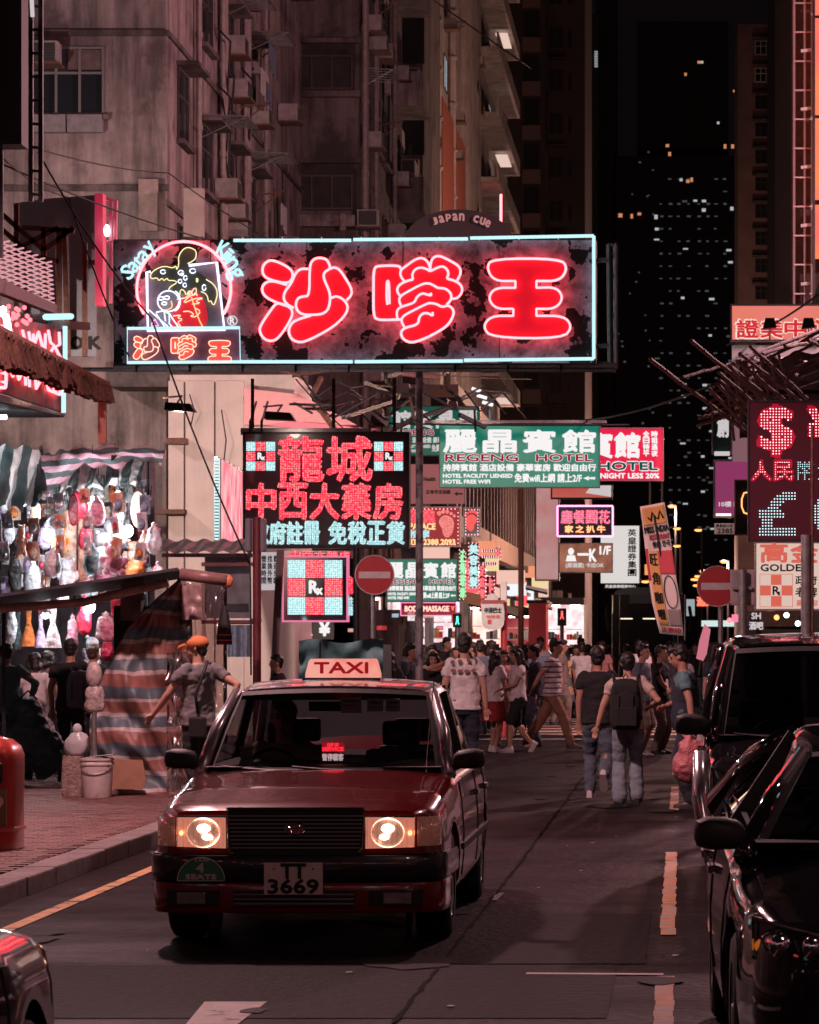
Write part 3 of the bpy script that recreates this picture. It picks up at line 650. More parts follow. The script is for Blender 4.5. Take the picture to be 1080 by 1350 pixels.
for i in range(7):  # hanging signs added out of view for light and car reflections
    xs = -8+i*2.6; c_, s_ = nsg[(i*2+1) % 6]; t = thing('hanging_sign', 'added unseen sign over the road behind the camera, %s from the left' % ['first','second','third','fourth','fifth','sixth','seventh'][i], 'illuminated sign', (xs,-14-i % 3*4,5), 'added signs over the road behind the camera')
    MB().box((xs,-14-i % 3*4,4.6+(i % 3)*.9),(xs+1.7,-14.2-i % 3*4,5.5+(i % 3)*.9)).build('box', dark, t); [MB().box((xs+.05,-13.98-i % 3*4,4.7+(i % 3)*.9+q*.3),(xs+1.65,-13.95-i % 3*4,4.78+(i % 3)*.9+q*.3)).build('neon_tube', emi('added_near_sign_'+['red','ice','rose','amber','teal','scarlet'][(i*2+1) % 6], c_, s_), t) for q in range(3)]
# --- more lit fascias and blade signs along the arcade so the far left side reads as packed shops
ac = [((1,.35,.2),.9),((1,.12,.14),1.1),((.9,.95,1),1.0),((1,.6,.5),.9),((1,.75,.4),.9)]
for i in range(22):
    d = 84+i*3.6; px0 = VX-7.3*F/d; c_, s_ = ac[(i*3) % 5]; z = 2.7+(i*7 % 5)*.34
    t = thing('shop_fascia', '%s lit fascia over the arcade shops, number %d counted from the near end' % (['orange','red','white','peach','yellow'][(i*3) % 5], i+1) if False else '%s lit fascia of the arcade, %s' % (['orange','red','white','peach','yellow'][(i*3) % 5], 'near the body massage strip' if i < 6 else 'under the beige band' if i < 14 else 'by the far end of the beige band'), 'shop sign', (-7.2,d,z), '%s fascias %s' % (['orange','red','white','peach','yellow'][(i*3) % 5], 'near' if i < 6 else 'middle' if i < 14 else 'far'))
    MB().box((-7.4,d,z),(-7.2,d+2.6,z+.5)).build('box', emi('arcade_fascia_'+'abcde'[(i*3) % 5], c_, s_), t); MB().box((-7.21,d+.2,z-.2),(-7.0,d+2.5,z-.06)).build('underlight', dark, t)
    if i % 2:
        w_ = .5+.3*(i % 3); MB().box((-7.19,d+.1,z+.7),(-7.19+w_,d+.2,z+1.3)).build('blade_sign', maroonish, t) if False else MB().box((-7.19,d+.1,z+.62),(-7.19+w_,d+.2,z+1.15)).build('blade_sign', emi('arcade_fascia_'+'abcde'[(i*2+1) % 5], ac[(i*2+1) % 5][0], ac[(i*2+1) % 5][1]), t)
MB().box((-9.6,84,0),(-7.45,100,2.6)).box((-9.6,100.01,0),(-7.45,168,4.88)).build('shop_backs', concrete2, LB)

# --- small plain lit boxes and rolled banners crowding the shop mouths between the pharmacy legs and the stop pole
random.seed(19)
sc_ = [('pink',(1,.3,.38),1.0),('white',(1,.92,.9),1.1),('red',(1,.08,.1),1.0),('peach',(1,.55,.4),.9),('pale blue',(.6,.85,1),.8)]
for i in range(12):
    px = 376+i*20+random.uniform(-3,3); py = random.choice((806,822,836,848))+random.uniform(-4,4)
    if px < 470: py = max(py, 828)
    d = 70+(i*5 % 16); w_, h_ = random.uniform(7,15), random.uniform(5,13); nm, c_, s_ = sc_[i*2 % 5]
    t = thing('shop_light_box', '%s plain lit box over the shop mouths, %s' % (nm, ['under the Rx board','by the yen sign','right of the no entry disc','below the lower green sign','under the massage strip'][min(4,int((px-376)/50))]), 'light box', W(px,py,d), '%s light boxes, part %d' % (nm, i//5))
    MB().box(W(px,py+h_,d+.004), W(px+w_,py,d+.12)).build('box', dark, t); MB().box(W(px+.6,py+h_-.6,d), W(px+w_-.6,py+.6,d+.003)).build('lit_face', emiv('plain_box_'+nm.replace(' ','_'), c_, s_, tuple(v*.5 for v in c_), 6), t)
# ================================================================ signs
def led(name, col, s, col2, scale=45):
    if name in MC: return MC[name]
    m = emi(name, col, s); t = m.node_tree; e = [n for n in t.nodes if n.type == 'EMISSION'][0]; N = t.nodes.new; L = t.links.new
    tc = N('ShaderNodeTexCoord'); v = N('ShaderNodeTexVoronoi'); v.inputs['Scale'].default_value = scale; v.inputs['Randomness'].default_value = .35
    r = N('ShaderNodeMapRange'); r.inputs[1].default_value = .15; r.inputs[2].default_value = .55; mx = N('ShaderNodeMix'); mx.data_type = 'RGBA'
    mx.inputs[6].default_value = (*col, 1); mx.inputs[7].default_value = (*col2, 1)
    L(tc.outputs['Object'], v.inputs[0]); L(v.outputs['Distance'], r.inputs[0]); L(r.outputs[0], mx.inputs[0]); L(mx.outputs[2], e.inputs[0]); return m
n_red = emi('neon_tube_red', (1,.115,.13), 7); n_cyan = emi('neon_tube_ice', (.56,.9,.95), 1.15); n_white = emi('neon_tube_white', (.8,.82,1), 2.0)
n_yel = emi('neon_tube_yellow', (1,.85,.45), 1.4); n_or = emi('neon_tube_orange', (1,.4,.15), 2.0); n_pink = emi('neon_tube_pink', (1,.35,.7), 2.2)
fillred = mat('red_letter_face', (.75,.02,.04), .4, emit=(1,.012,.035), es=.46)  # tube light falling on red and coral letter faces put in as emission
fillred2 = mat('coral_letter_face', (.75,.1,.08), .4, emit=(1,.09,.07), es=.7)
ledred = led('led_red', (1,.3,.3), 1.5, (.75,.02,.05), 30); ledwh = led('led_ice', (.75,1,1), 1.25, (.3,.55,.58), 30)
board_peel = mat('peeling_sign_board', (.48,.36,.46), .75, var=.75, scale=5.5, col2=(.01,.009,.012), mask=(.53,.54), detail=12)
maroon = mat('maroon_board', (.035,.006,.012), .35, coat=.3)
green = mat('green_sign_face', (.0,.16,.11), .4, emit=(.005,.2,.13), es=.5); green2 = mat('green_sign_face_dim', (.0,.16,.11), .4, emit=(.005,.2,.13), es=.3)
txw = emi('white_sign_lettering', (1,.95,.95), .95); txw2 = emi('white_sign_lettering_dim', (1,.9,.9), .6); txk = mat('black_lettering', (.01,.01,.01), .5)
txr = emi('crimson_lettering', (.42,.01,.04), .8); darkred = mat('crimson_paint', (.4,.01,.03), .4)
# ---- the big satay sign
DS = 44.0
sg = thing('neon_sign', 'long neon sign with three huge red characters and a framed bird emblem over the road', 'neon sign', W(466,482,DS))
def WS(px, py, d=DS): return W(px, py, d)
def bx(px0, py0, px1, py1, y0, y1, nm, m, par=sg, **k):
    a = W(px0,py1,DS); b = W(px1,py0,DS); return MB().box((a.x,y0,a.z),(b.x,y1,b.z)).build(nm, m, par, **k)
bx(149,315,786,479, DS+.06, DS+.4, 'box', dark)
bx(150,316,785,478, DS+.055, DS+.059, 'board', board_peel)
for k in range(1,5): x = 150+k*127; bx(x-.4,316,x+.4,478, DS+.045, DS+.054, 'board_seam', black)
def tubepath(pts, r, m, nm='neon_tube', closed=True, it=2, org=(330,325), k=1/7.2, dst=DS-.02, par=sg, n=6, smooth=True, tf=None):
    q = chaikin(pts, closed, it) if it else pts
    P = [WS(org[0]+x*k, org[1]+y*k, dst) for x, y in q]
    return MB().tube(P, r, n, closed=closed).build(nm, m, par, smooth=True)
def fillpath(pts, m, nm='letter_face', it=2, org=(330,325), k=1/7.2, dst=DS+.02, par=sg, th=.034):
    q = chaikin(pts, True, it) if it else pts
    P = [WS(org[0]+x*k, org[1]+y*k, dst) for x, y in q]
    return MB().poly(P, (0,th,0)).build(nm, m, par)
SHA = [([(205,125),(330,175),(405,235),(400,310),(350,352),(200,320),(125,280),(112,205),(145,150)], True, None),
 ([(350,365),(200,320),(125,355),(108,420),(150,485),(270,540),(410,582)], False, [(330,430)]),
 ([(255,535),(330,550),(405,600),(390,690),(270,870),(200,902),(125,875),(85,800),(105,735),(215,575)], True, None),
 ([(552,213),(480,210),(430,250),(390,350),(325,430),(315,500),(350,550),(412,582)], False, [(440,520),(470,478),(560,470)]),
 ([(563,470),(563,180),(600,120),(660,105),(725,120),(757,180),(757,212),(700,245),(695,300),(755,430),(760,500),(745,590),(700,635),(630,648),(500,648),(445,610),(430,550),(450,490),(500,473)], True, None),
 ([(755,212),(800,195),(850,220),(910,310),(965,405),(960,465),(912,512)], False, [(860,480),(810,472),(770,480),(745,420),(695,300),(700,245)]),
 ([(765,490),(820,468),(885,500),(927,560),(920,620),(860,700),(760,780),(600,868),(480,915),(395,885),(360,810),(385,735),(440,695),(575,655)], False, [(640,645),(700,630),(745,580)])]
CHE = [([(350,215),(335,180),(150,182),(92,200),(90,400),(90,670),(140,695),(200,697),(350,692)], False, None),
 ([(222,552),(215,500),(215,350),(226,318),(238,350),(242,545)], False, None),
 ([(385,332),(345,280),(345,225),(400,185),(480,125),(550,103),(605,140),(628,200),(628,232)], False, None),
 ([(628,232),(632,150),(660,100),(715,86),(800,125),(905,185),(922,250),(885,322)], False, None),
 ([(465,312),(455,260),(490,210),(545,197),(600,215),(628,236),(680,208),(745,182),(795,220),(802,270),(782,305),(860,322),(925,365),(935,430),(890,490),(838,497)], False, None),
 ([(465,312),(400,328),(335,362),(310,410),(330,455),(358,478)], False, None),
 ([(350,560),(330,510),(350,465),(430,420),(540,360),(610,345),(665,370),(700,395),(770,395),(825,440),(832,500),(785,552)], False, None),
 ([(318,690),(308,620),(335,578),(410,555),(480,532),(500,478),(550,442),(600,455),(640,466),(632,440)], False, None),
 ([(385,768),(352,710),(368,660),(460,610),(560,560),(620,533),(690,545),(742,577),(800,555),(848,595),(852,650),(800,745),(700,812),(560,882),(450,915),(375,885),(345,820),(382,770),(515,742),(522,670),(560,632),(610,632),(655,660),(650,622)], False, None)]
CHEF = [[(92,185),(345,180),(355,225),(355,700),(92,700)],
 [(350,225),(400,180),(480,125),(550,105),(605,140),(630,170),(660,100),(715,86),(800,125),(910,190),(922,250),(900,320),(935,380),(930,450),(890,490),(838,500),(810,555),(850,600),(852,650),(800,745),(700,812),(560,882),(450,915),(375,885),(345,820),(365,770),(350,700),(310,660),(315,600),(345,560),(330,500),(345,470),(310,410),(345,350),(365,330),(345,280)]]
WANG = [(550,178),(815,178),(842,215),(812,264),(722,264),(722,290),(800,288),(826,330),(795,371),(722,371),(722,398),(828,398),(860,440),(825,485),(550,482),(515,440),(548,398),(633,398),(633,371),(565,371),(535,330),(562,290),(641,290),(641,264),(560,264),(530,215)]
def fatp(pts, k=1.0): return pts
def drawchars(tr, m_t, m_f, r, d0, par, lbl=None):
    # tr(kind)->(org,k)
    o, k = tr('sha')
    for pts, cl, ext in SHA:
        tubepath(pts, r, m_t, org=o, k=k, closed=cl, dst=d0, par=par)
        fillpath(pts + (ext or []), m_f, org=o, k=k, dst=d0+.05+.002*SHA.index((pts,cl,ext)), par=par)
    o, k = tr('che')
    for pts, cl, ext in CHE: tubepath(pts, r, m_t, org=o, k=k, closed=cl, dst=d0, par=par)
    for i, pts in enumerate(CHEF): fillpath(pts, m_f, org=o, k=k, dst=d0+.05+.003*i, par=par, it=1)
    o, k = tr('wang')
    q = []
    for i, p in enumerate(WANG): 
        q.append(p)
        if p[0] in (722,641,633): q.append(p)
    tubepath(q, r, m_t, org=o, k=k, dst=d0, par=par); fillpath(WANG, m_f, org=o, k=k, dst=d0+.05, par=par)
BIG = {'sha': ((330,325), 1/7.2), 'che': ((480,325), 1/7.2), 'wang': ((460,280), 1/2.919)}
drawchars(lambda c: BIG[c], n_red, fillred, .017, DS-.05, sg)
# mini panel under the emblem
mp = bx(168,433,316,477, DS-.02, DS+.05, 'name_panel', mat('mauve_panel', (.45,.2,.32), .6, var=.3, scale=6))
tubepath([(168,433),(316,432),(317,477),(168,478)], .022, n_cyan, closed=True, it=0, org=(0,0), k=1, dst=DS-.06)
MINI = {'sha': ((172.2,438), 35/880/1), 'che': ((222,438), 35/880), 'wang': ((225,432), 32.5/345)}
drawchars(lambda c: MINI[c], emi('neon_tube_coral', (1,.5,.35), 2.0), fillred2, .007, DS-.075, sg)
# ice blue border tubes
for a, b in (((308,317),(463,317)),((466,316),(617,315)),((620,314),(783,311)),((783,311),(783,473)),((317,477),(465,477)),((468,477),(610,476)),((612,475),(783,473))):
    P0 = W(*a, DS-.03); P1 = W(*b, DS-.03); MB().tube([P0, P1], .024, 7).build('neon_tube', n_cyan, sg, smooth=True)
for x in list(range(320,780,52)): MB().box(W(x-1,319,DS-.03), W(x+1,313,DS+.055)).build('tube_clip', white_p, sg)
# emblem: ring, frame, bird, seated figure
def arc(cx, cy, rx, ry, a0, a1, n=40): return [(cx+rx*math.cos(math.radians(a0+(a1-a0)*i/n)), cy+ry*math.sin(math.radians(a0+(a1-a0)*i/n))) for i in range(n+1)]
E3 = dict(org=(150,310), k=1/6, dst=DS-.035)
tubepath(arc(555,425,372,375,148,392), .02, n_red, closed=False, it=0, **E3)
fp = [(x,y) for x, y in ((270,300),(500,230),(815,215),(875,745),(270,755))]
fillpath(fp, mat('emblem_grey_board', (.3,.3,.36), .6, var=.25, scale=4), 'emblem_panel', it=0, org=(150,310), k=1/6, dst=DS+.035, th=.01)
fillpath([(440,750),(470,600),(520,500),(640,440),(720,500),(760,745)], mat('emblem_red_patch', (.7,.03,.05), .4, emit=(1,.03,.05), es=.4), 'emblem_patch', org=(150,310), k=1/6, dst=DS+.026, th=.008)
tubepath([(595,240),(815,215),(876,748),(270,756),(262,292),(292,290)], .02, n_white, closed=False, it=0, **E3)
gb = fillpath([(515,240),(515,160),(560,105),(610,98),(650,130),(650,180),(600,240),(760,360),(815,450),(790,545),(750,520),(700,450),(640,400),(520,480),(450,430),(500,375),(340,350),(290,330),(330,270),(420,245)], mat('emblem_bird_board', (.1,.14,.12), .6, var=.3), 'bird_panel', org=(150,310), k=1/6, dst=DS+.02, th=.005)
Y = dict(closed=False, org=(150,310), k=1/6, dst=DS-.03)
for pts in ([(500,270),(515,240),(513,160),(560,100),(610,98),(655,125),(650,185),(615,212),(585,225)], [(500,272),(490,240),(470,262),(400,243),(330,270),(288,310),(295,348),(345,335),(355,362),(385,338),(395,362),(425,338),(430,360),(480,358),(505,375),(445,408),(432,440)], [(730,350),(790,385),(825,450),(800,550),(780,548),(770,515),(750,532),(740,470),(690,445)], [(520,480),(530,425),(560,440),(575,480),(595,440)], [(655,340),(668,350),(662,372),(655,370),(655,340)]):
    tubepath(pts, .0075, n_yel, it=1, **Y)
for (x, y, a, b) in ((390,290,20,16),(532,297,22,18),(567,338,14,18),(525,365,15,15),(562,395,14,16),(625,283,24,18),(715,415,14,24),(540,310,10,10)): tubepath(arc(x,y,a,b,0,330,9), .0075, n_white, it=0, **Y)
for pts in ([(500,510),(590,490),(650,400),(655,470),(600,480),(540,545),(640,500),(720,495),(640,520),(690,540),(620,545)], [(550,605),(600,600),(640,630),(600,640),(650,650),(690,600),(640,575)], [(470,640),(540,630),(500,655),(550,665),(500,690),(530,715),(520,745)], [(590,470),(610,430),(625,480),(650,450),(660,480)]): tubepath(pts, .0075, emi('neon_tube_coral', (0,0,0), 0), it=1, **Y)
tubepath([(615,490),(650,600),(680,680),(712,740)], .009, n_or, it=0, **Y); tubepath([(360,560),(380,595),(430,590),(465,570),(455,520)], .008, n_or, it=1, **Y)
for pts in (arc(432,522,85,82,0,350,20), arc(478,520,48,78,-80,90,10), arc(375,500,22,14,0,350,8), arc(420,495,22,14,0,350,8), arc(400,540,20,12,0,350,8), [(335,610),(390,600),(440,620),(465,660),(525,745)], [(335,620),(400,720),(440,745)], [(280,592),(380,680),(470,760)], [(300,700),(325,665),(355,715),(300,720),(300,700)], [(440,620),(440,700),(480,745)], [(400,610),(410,680)]):
    tubepath(pts, .0085, n_white if pts[0] != (300,700) else n_pink, it=0, **Y)
def arctext(word, pts, size, m, nm='neon_letter'):
    for ch, (x, y, ang) in zip(word, pts):
        a = math.radians(ang); mb = MB(); c = W(150+x/6, 310+y/6, DS-.03); s_ = size/6*DS/F; wf = .8 if ch not in 'ti' else .6
        def P(u, v, p=0, q=0): 
            X_ = (u-.5)*s_*wf + p*s_; Z_ = (v-.5)*s_*(1.35 if ch.isupper() or ch in 'yg' else 1) + q*s_; return c + Vector((X_*math.cos(a)-Z_*math.sin(a), 0, X_*math.sin(a)+Z_*math.cos(a)))
        tx_add(mb, ch, P, .045, (0,-.001,0)); mb.build(nm, emi('neon_letter_ice', (.55,.95,1), 1.1), sg)
arctext('Satay', [(108,292,42),(160,248,45),(196,205,45),(238,160,45),(300,108,48)], 88, None)
arctext('King', [(862,115,-25),(905,155,-40),(935,225,-55),(950,310,-65)], 98, None)
TX('R', 303.5, 418.5, 309.5, 427, DS+.03, txw, sg, .04); tubepath(arc(306.5,422.8,6.2,6.2,0,351,18), .0055, txw, closed=True, it=0, org=(0,0), k=1, dst=DS+.03)
# support frame of the sign
for (a, b, r_) in (((150,484),(812,481),.05),((60,487),(812,488),.03),((812,322),(812,486),.035),((802,322),(804,486),.03),((802,322),(813,322),.03)):
    MB().tube([W(*a,DS+.3), W(*b,DS+.3)], r_, 6).build('support_rail', steel, sg)
for y in (343,456): MB().bar(W(785,y,DS+.3), W(803,y,DS+.3), .06).build('support_rail', steel, sg)
for k in range(6): MB().bar(W(803,330+k*26,DS+.3), W(812,343+k*26,DS+.3), .025).build('support_brace', rust, sg)
for k in range(9): MB().bar(W(180+k*70,481,DS+.3), W(180+k*70,489,DS+.1), .03).build('support_brace', dark, sg)
sg.rotation_euler.y = math.radians(-.0)
# ---- pharmacy LED sign
DP = 47.0
ph = sign('led_sign', 'wide pharmacy sign of red LED characters with check squares above an ice blue line', 323, 572, 537, 720, DP, maroon, .25, dark, .03, cat='illuminated sign')
CHARS('龍城', 368, 576, 490, 634, DP-.03, ledred, ph, .035, gap=.08); CHARS('中西大藥房', 326, 638, 530, 684, DP-.03, ledred, ph, .045, gap=.12)
CHARS('政府註冊', 334, 688, 421, 717, DP-.03, ledwh, ph, .05, gap=.1); CHARS('免稅正貨', 434, 688, 533, 717, DP-.03, ledwh, ph, .05, gap=.12)
def checks(par, x0, y0, w_, d, mr, mw, rx=True, bm=None):
    k = w_/3
    for i in range(3):
        for jj in range(3):
            a = W(x0+i*k+.5, y0+(jj+1)*k-.5, d); b = W(x0+(i+1)*k-.5, y0+jj*k+.5, d)
            m = mr if (i+jj) % 2 else mw
            if i == jj == 1: m = bm or maroon
            MB().box((a.x,a.y-.012,a.z),(b.x,a.y,b.z)).build('check_square', m, par)
    if rx: TX('R', x0+k*1.2, y0+k*1.15, x0+k*1.65, y0+k*1.8, d-.02, txw if bm is None or bm is maroon or bm is dark else txk, par, .07); TX('x', x0+k*1.6, y0+k*1.55, x0+k*1.9, y0+k*1.88, d-.02, txw if bm is None or bm is dark or bm is maroon else txk, par, .1)
checks(ph, 324.5, 582, 39, DP-.01, ledred, ledwh); checks(ph, 493, 582, 39, DP-.01, ledred, ledwh)
for px in (330, 345): MB().tube([W(px,572,DP), W(px,556,DP), W(px+8,530,DP+6)], .02, 6).build('hanger', rust, ph)
MB().bar(W(318,569,DP+.1), W(490,569,DP+.1), .1).build('top_beam', steel, ph)
for px in (333, 440, 520): MB().bar(W(px,568,DP+.1), W(px,500,DP+.4), .05).build('hanger', rust, ph)
# flood lamps above it
for i, (px, py) in enumerate(((368,548),(236,536))):
    fl = thing('flood_lamp', ['black flood lamp leaning over the LED pharmacy sign', 'black flood lamp on the grimy slab over the cream wall'][i], 'lamp', W(px,py,46), 'flood lamps over signs')
    MB().poly([W(px-18,py-6,46), W(px+14,py-4,46), W(px+20,py+6,46), W(px-20,py+4,46)], (0,.3,0)).build('housing', black, fl); MB().tube([W(px-2,py-5,46.1), W(px+4,py-14,46.4), W(px-20,py-12,47)], .015, 5).build('arm', rust, fl)
def spot(par, loc, target, watts, col, ang):
    l = bpy.data.lights.new('flood_light', 'SPOT'); l.energy = watts; l.color = col; l.spot_size = math.radians(ang); l.spot_blend = .5; l.shadow_soft_size = .08
    o = bpy.data.objects.new('flood_light', l); C.objects.link(o); o.parent = par; o.location = Vector(loc)-par.location; o.rotation_euler = (Vector(target)-Vector(loc)).to_track_quat('-Z','Y').to_euler()
fl_ = [o for o in bpy.data.objects if o.name.startswith('flood_lamp')]
for o, tg_, wt in ((fl_[0], (-5.6,47.1,3.6), 26), (fl_[1], (-8.7,59,3.2), 5200)): spot(o, o.location+Vector((0,.1,-.12)), tg_, wt, (1,.72,.62), 75 if wt > 999 else 120)
# ---- small check sign with Rx
rx = sign('led_sign', 'square check board sign with Rx in its middle, below the wide pharmacy sign', 374, 735, 457, 818, 50, maroon, .2, emi('frame_glow_pink', (1,.25,.45), .8), .025, cat='illuminated sign')
checks(rx, 379, 738, 73, 49.98, ledred, ledwh, bm=dark)
TX('房', 457.5, 760, 465.5, 783, 50, ledred, rx, .06); TX('註|冊'.replace('|',''), 458, 786, 465.5, 812, 50, ledwh, rx, .06, vert=True)
bd = sign('light_box', 'thin half hidden sign strip of red characters over the Rx board', 374, 726, 466, 736, 50.4, maroon, .1, cat='illuminated sign'); CHARS('中西大藥房', 382, 727, 462, 735, 50.38, ledred, bd, .06)
yn = sign('led_sign', 'small black exchange sign with a white yen mark', 412, 818, 440, 843, 58, black, .1, cat='sign'); TX('¥', 421, 819, 435, 838, 57.98, txw, yn, .06); 
ft = sign('led_sign', 'red foot bath sign with a dotted white rim and yellow lettering', 372, 838, 420, 868, 62, mat('red_sign_face', (.3,.01,.02), .4, emit=(1,.03,.05), es=.15), .1, emi('rim_bulbs', (1,.8,.75), 1.0), .03, cat='illuminated sign')
TX('足浴', 374, 840, 398, 857, 61.98, ledred, ft, .05); TX('按摩', 401, 842, 417, 852, 61.98, ledred, ft, .05); TX('FOOT F', 374, 858, 402, 866, 61.98, emi('yellow_lettering', (1,.7,.3), 1.1), ft, .08)
# side turned red lamp box left of the pharmacy sign
sb = thing('light_box', 'side turned pink light box edged with blue bulbs beside the cream wall', 'illuminated sign', W(308,712,52))
p0 = W(289,604,50); p1 = W(320,622,56); z0 = Z(712,50)
MB().add([(p0.x,50,z0),(p1.x,56,z0+.05),(p1.x,56,p1.z),(p0.x,50,p0.z)], [(0,1,2,3)]).build('lit_face', emiv('pink_lit_face', (1,.16,.24), 1.0, (1,.6,.6), 2.2), sb, solid=.03)
m = MB()
for k in range(26): z = z0+(p0.z-z0)*k/26; m.box((p0.x-.06,49.9,z),(p0.x-.0,49.98,z+.03))
m.build('bulb_column', n_cyan, sb); MB().bar((p0.x-.03,50.02,z0),(p0.x-.03,50.02,p0.z), .1).build('frame', dark, sb); MB().bar(p0-Vector((.05,0,0)), p1, .05).build('frame', steel, sb)
# ---- hotel signs
def regeng(x0, y0, x1, y1, d, label, fm, tm_, rev=False, full=True):
    s = sign('hotel_sign', label, x0, y0, x1, y1, d, fm, .22, frame=mat('sign_edge_grey', (.12,.1,.1), .5), fw=.015, group='green hotel signs', cat='hotel sign')
    wd, h = x1-x0, y1-y0; U = lambda u: x0+wd*u; V = lambda v: y0+h*v
    CHARS('館賓晶麗' if rev else '麗晶賓館', U(.025), V(.09), U(.975), V(.44), d-.015, tm_, s, .045, 'lettering', gap=.18)
    a = TX('REGENG', U(.035), V(.475), U(.49), V(.585), d-.012, tm_, s, .13, 'lettering_outline'); TX('HOTEL', U(.605), V(.475), U(.96), V(.585), d-.012, tm_, s, .13, 'lettering_outline')
    TX('REGENG', U(.035), V(.475), U(.49), V(.585), d-.028, txr, s, .05); TX('HOTEL', U(.605), V(.475), U(.96), V(.585), d-.028, txr, s, .05)
    TX('持牌賓館 酒店設備 豪華套房 歡迎自由行', U(.02), V(.63), U(.98), V(.745), d-.012, tm_, s, .05)
    if full:
        TX('HOTEL FACILITY LIENSED', U(.02), V(.79), U(.455), V(.85), d-.012, tm_, s, .08); TX('HOTEL FREE WIFI', U(.02), V(.885), U(.315), V(.945), d-.012, tm_, s, .08)
        TX('免費wifi上網 請上2/F', U(.47), V(.785), U(.89), V(.925), d-.012, tm_, s, .04)
        A_ = MB().poly([W(U(u), V(v), d-.02) for u, v in ((.9,.86),(.935,.825),(.935,.848),(.975,.838),(.975,.88),(.935,.87),(.935,.895))], (0,.01,0)).build('arrow', tm_, s)
    return s
r1 = regeng(580, 560, 790, 642, 66, 'large green hotel sign with white characters and an arrow at its corner', green, txw)
MB().bar(W(560,556,66), W(800,556,66), .06).build('top_beam', steel, r1)
r2 = regeng(514, 536, 632, 600, 84, 'green hotel sign half hidden behind the larger green one and the steel pole', green2, txw2, rev=True)
r3 = regeng(510, 737, 603, 793, 76, 'lower green hotel sign over the body massage strip', green, txw)
rd = sign('hotel_sign', 'crimson hotel sign tucked behind the right end of the large green sign', 770, 565, 874, 633, 70, mat('crimson_sign_face', (.5,.01,.06), .4, emit=(1,.008,.08), es=.42), .2, mat('sign_edge_pink', (.5,.2,.25), .5), .02, cat='hotel sign')
CHARS('賓館', 775, 571, 843, 603, 69.98, txw, rd, .05, 'lettering', .1); TX('HOTEL', 788, 609, 868, 620, 69.985, txw, rd, .14, 'lettering_outline'); TX('HOTEL', 789, 609.5, 867, 619.5, 69.96, emi('dark_green_lettering', (.0,.12,.09), .6), rd, .06)
TX('2 NIGHT LESS 20%', 783, 624, 869, 630.5, 69.98, txw, rd, .08); TX('全日特平', 848, 568, 856, 602, 69.98, txw, rd, .06, vert=True); TX('時租過夜', 859, 568, 867, 602, 69.98, txw, rd, .06, vert=True)
hp = sign('panel_sign', 'dull pink clinic panel behind the pole, with small lettering and an arrow', 540, 612, 612, 664, 82, mat('pink_panel', (.5,.25,.25), .7, emit=(.6,.2,.2), es=.2), .15, cat='sign')
TX('Health', 559, 629, 574, 634, 81.98, txk, hp, .06); TX('正骨芳足指壓', 562, 646, 594, 651, 81.98, txk, hp, .04); MB().poly([W(x,y,81.98) for x,y in ((599,651),(603,648),(603,650),(610,650),(610,652),(603,652),(603,654))], (0,.01,0)).build('arrow', txk, hp)
redf = mat('red_sign_face', (0,0,0)); warm_y = emi('yellow_lettering', (0,0,0), 0)
def rimdots(par, x0, y0, x1, y1, d, m, st=5):
    mb = MB(); s = d/F
    def dot(x, y): c = W(x,y,d-.03); mb.ball(c, .9*s, 5, 3)
    x = x0
    while x <= x1: dot(x,y0); dot(x,y1); x += st
    y = y0+st
    while y < y1: dot(x0,y); dot(x1,y); y += st
    mb.build('rim_bulbs', m, par)
rimm = emi('rim_bulb', (1,.45,.5), 2.0)
fs = sign('massage_sign', 'red massage sign with a big pink footprint and a yellow telephone line', 538, 669, 606, 720, 80, redf, .2, frame=steel, fw=.02, cat='illuminated sign')
rimdots(fs, 540, 671, 604, 718, 80, rimm)
def foot(par, cx, cy, h, d, m, flip=1):
    k = h/40; U = lambda x, y: W(cx+flip*x*k, cy+y*k, d-.03)
    MB().poly([U(x,y) for x, y in chaikin([(-9,-10),(-2,-14),(8,-10),(11,-2),(10,8),(6,18),(-2,20),(-6,14),(-6,8),(-10,2),(-12,-4)])], (0,.02,0)).build('footprint_sole', m, par)
    for i, (x, y, r_) in enumerate(((-11,-16,3.4),(-5,-18.5,3.2),(1,-18,2.8),(6.5,-15.5,2.5),(11,-12,2.3))): MB().poly([U(x+r_*math.cos(t*PI/5), y+r_*math.sin(t*PI/5)) for t in range(10)], (0,.02,0)).build('footprint_toe', m, par)
footm = led('led_foot', (1,.42,.38), 1.0, (.85,.15,.15), 22)
foot(fs, 589, 691, 36, 80, footm); TX('福臨', 540, 672, 573, 690, 79.97, ledred, fs, .05); TX('PALACE', 540, 690, 574, 698, 79.97, warm_y, fs, .08); TX('按摩', 540, 699, 566, 709, 79.97, ledwh, fs, .07); TX('TEL 2388 2093', 540, 711, 600, 718, 79.97, warm_y, fs, .08)
fs2 = sign('massage_sign', 'narrow dark sign with a small red footprint beside the bigger one', 612, 670, 632, 707, 80, maroon, .15, frame=steel, fw=.015, cat='illuminated sign'); foot(fs2, 621, 687, 27, 80, mat('foot_red', (.6,.05,.05), .4, emit=(1,.1,.1), es=.8), -1); rimdots(fs2, 614, 672, 630, 705, 80, rimm, 4)
bm = sign('massage_sign', 'long thin red body massage strip with pink edge lights', 529, 795, 601, 811, 78, redf, .15, emi('pink_edge_light', (1,.3,.6), 1.2), .02, cat='illuminated sign'); TX('BODY MASSAGE', 534, 799, 592, 806, 77.98, emi('peach_lettering', (1,.6,.5), 1.3), bm, .08); 
MB().poly([W(x,y,77.97) for x,y in ((594,799),(600,799),(597,806))], (0,.01,0)).build('arrow', ledred, bm)
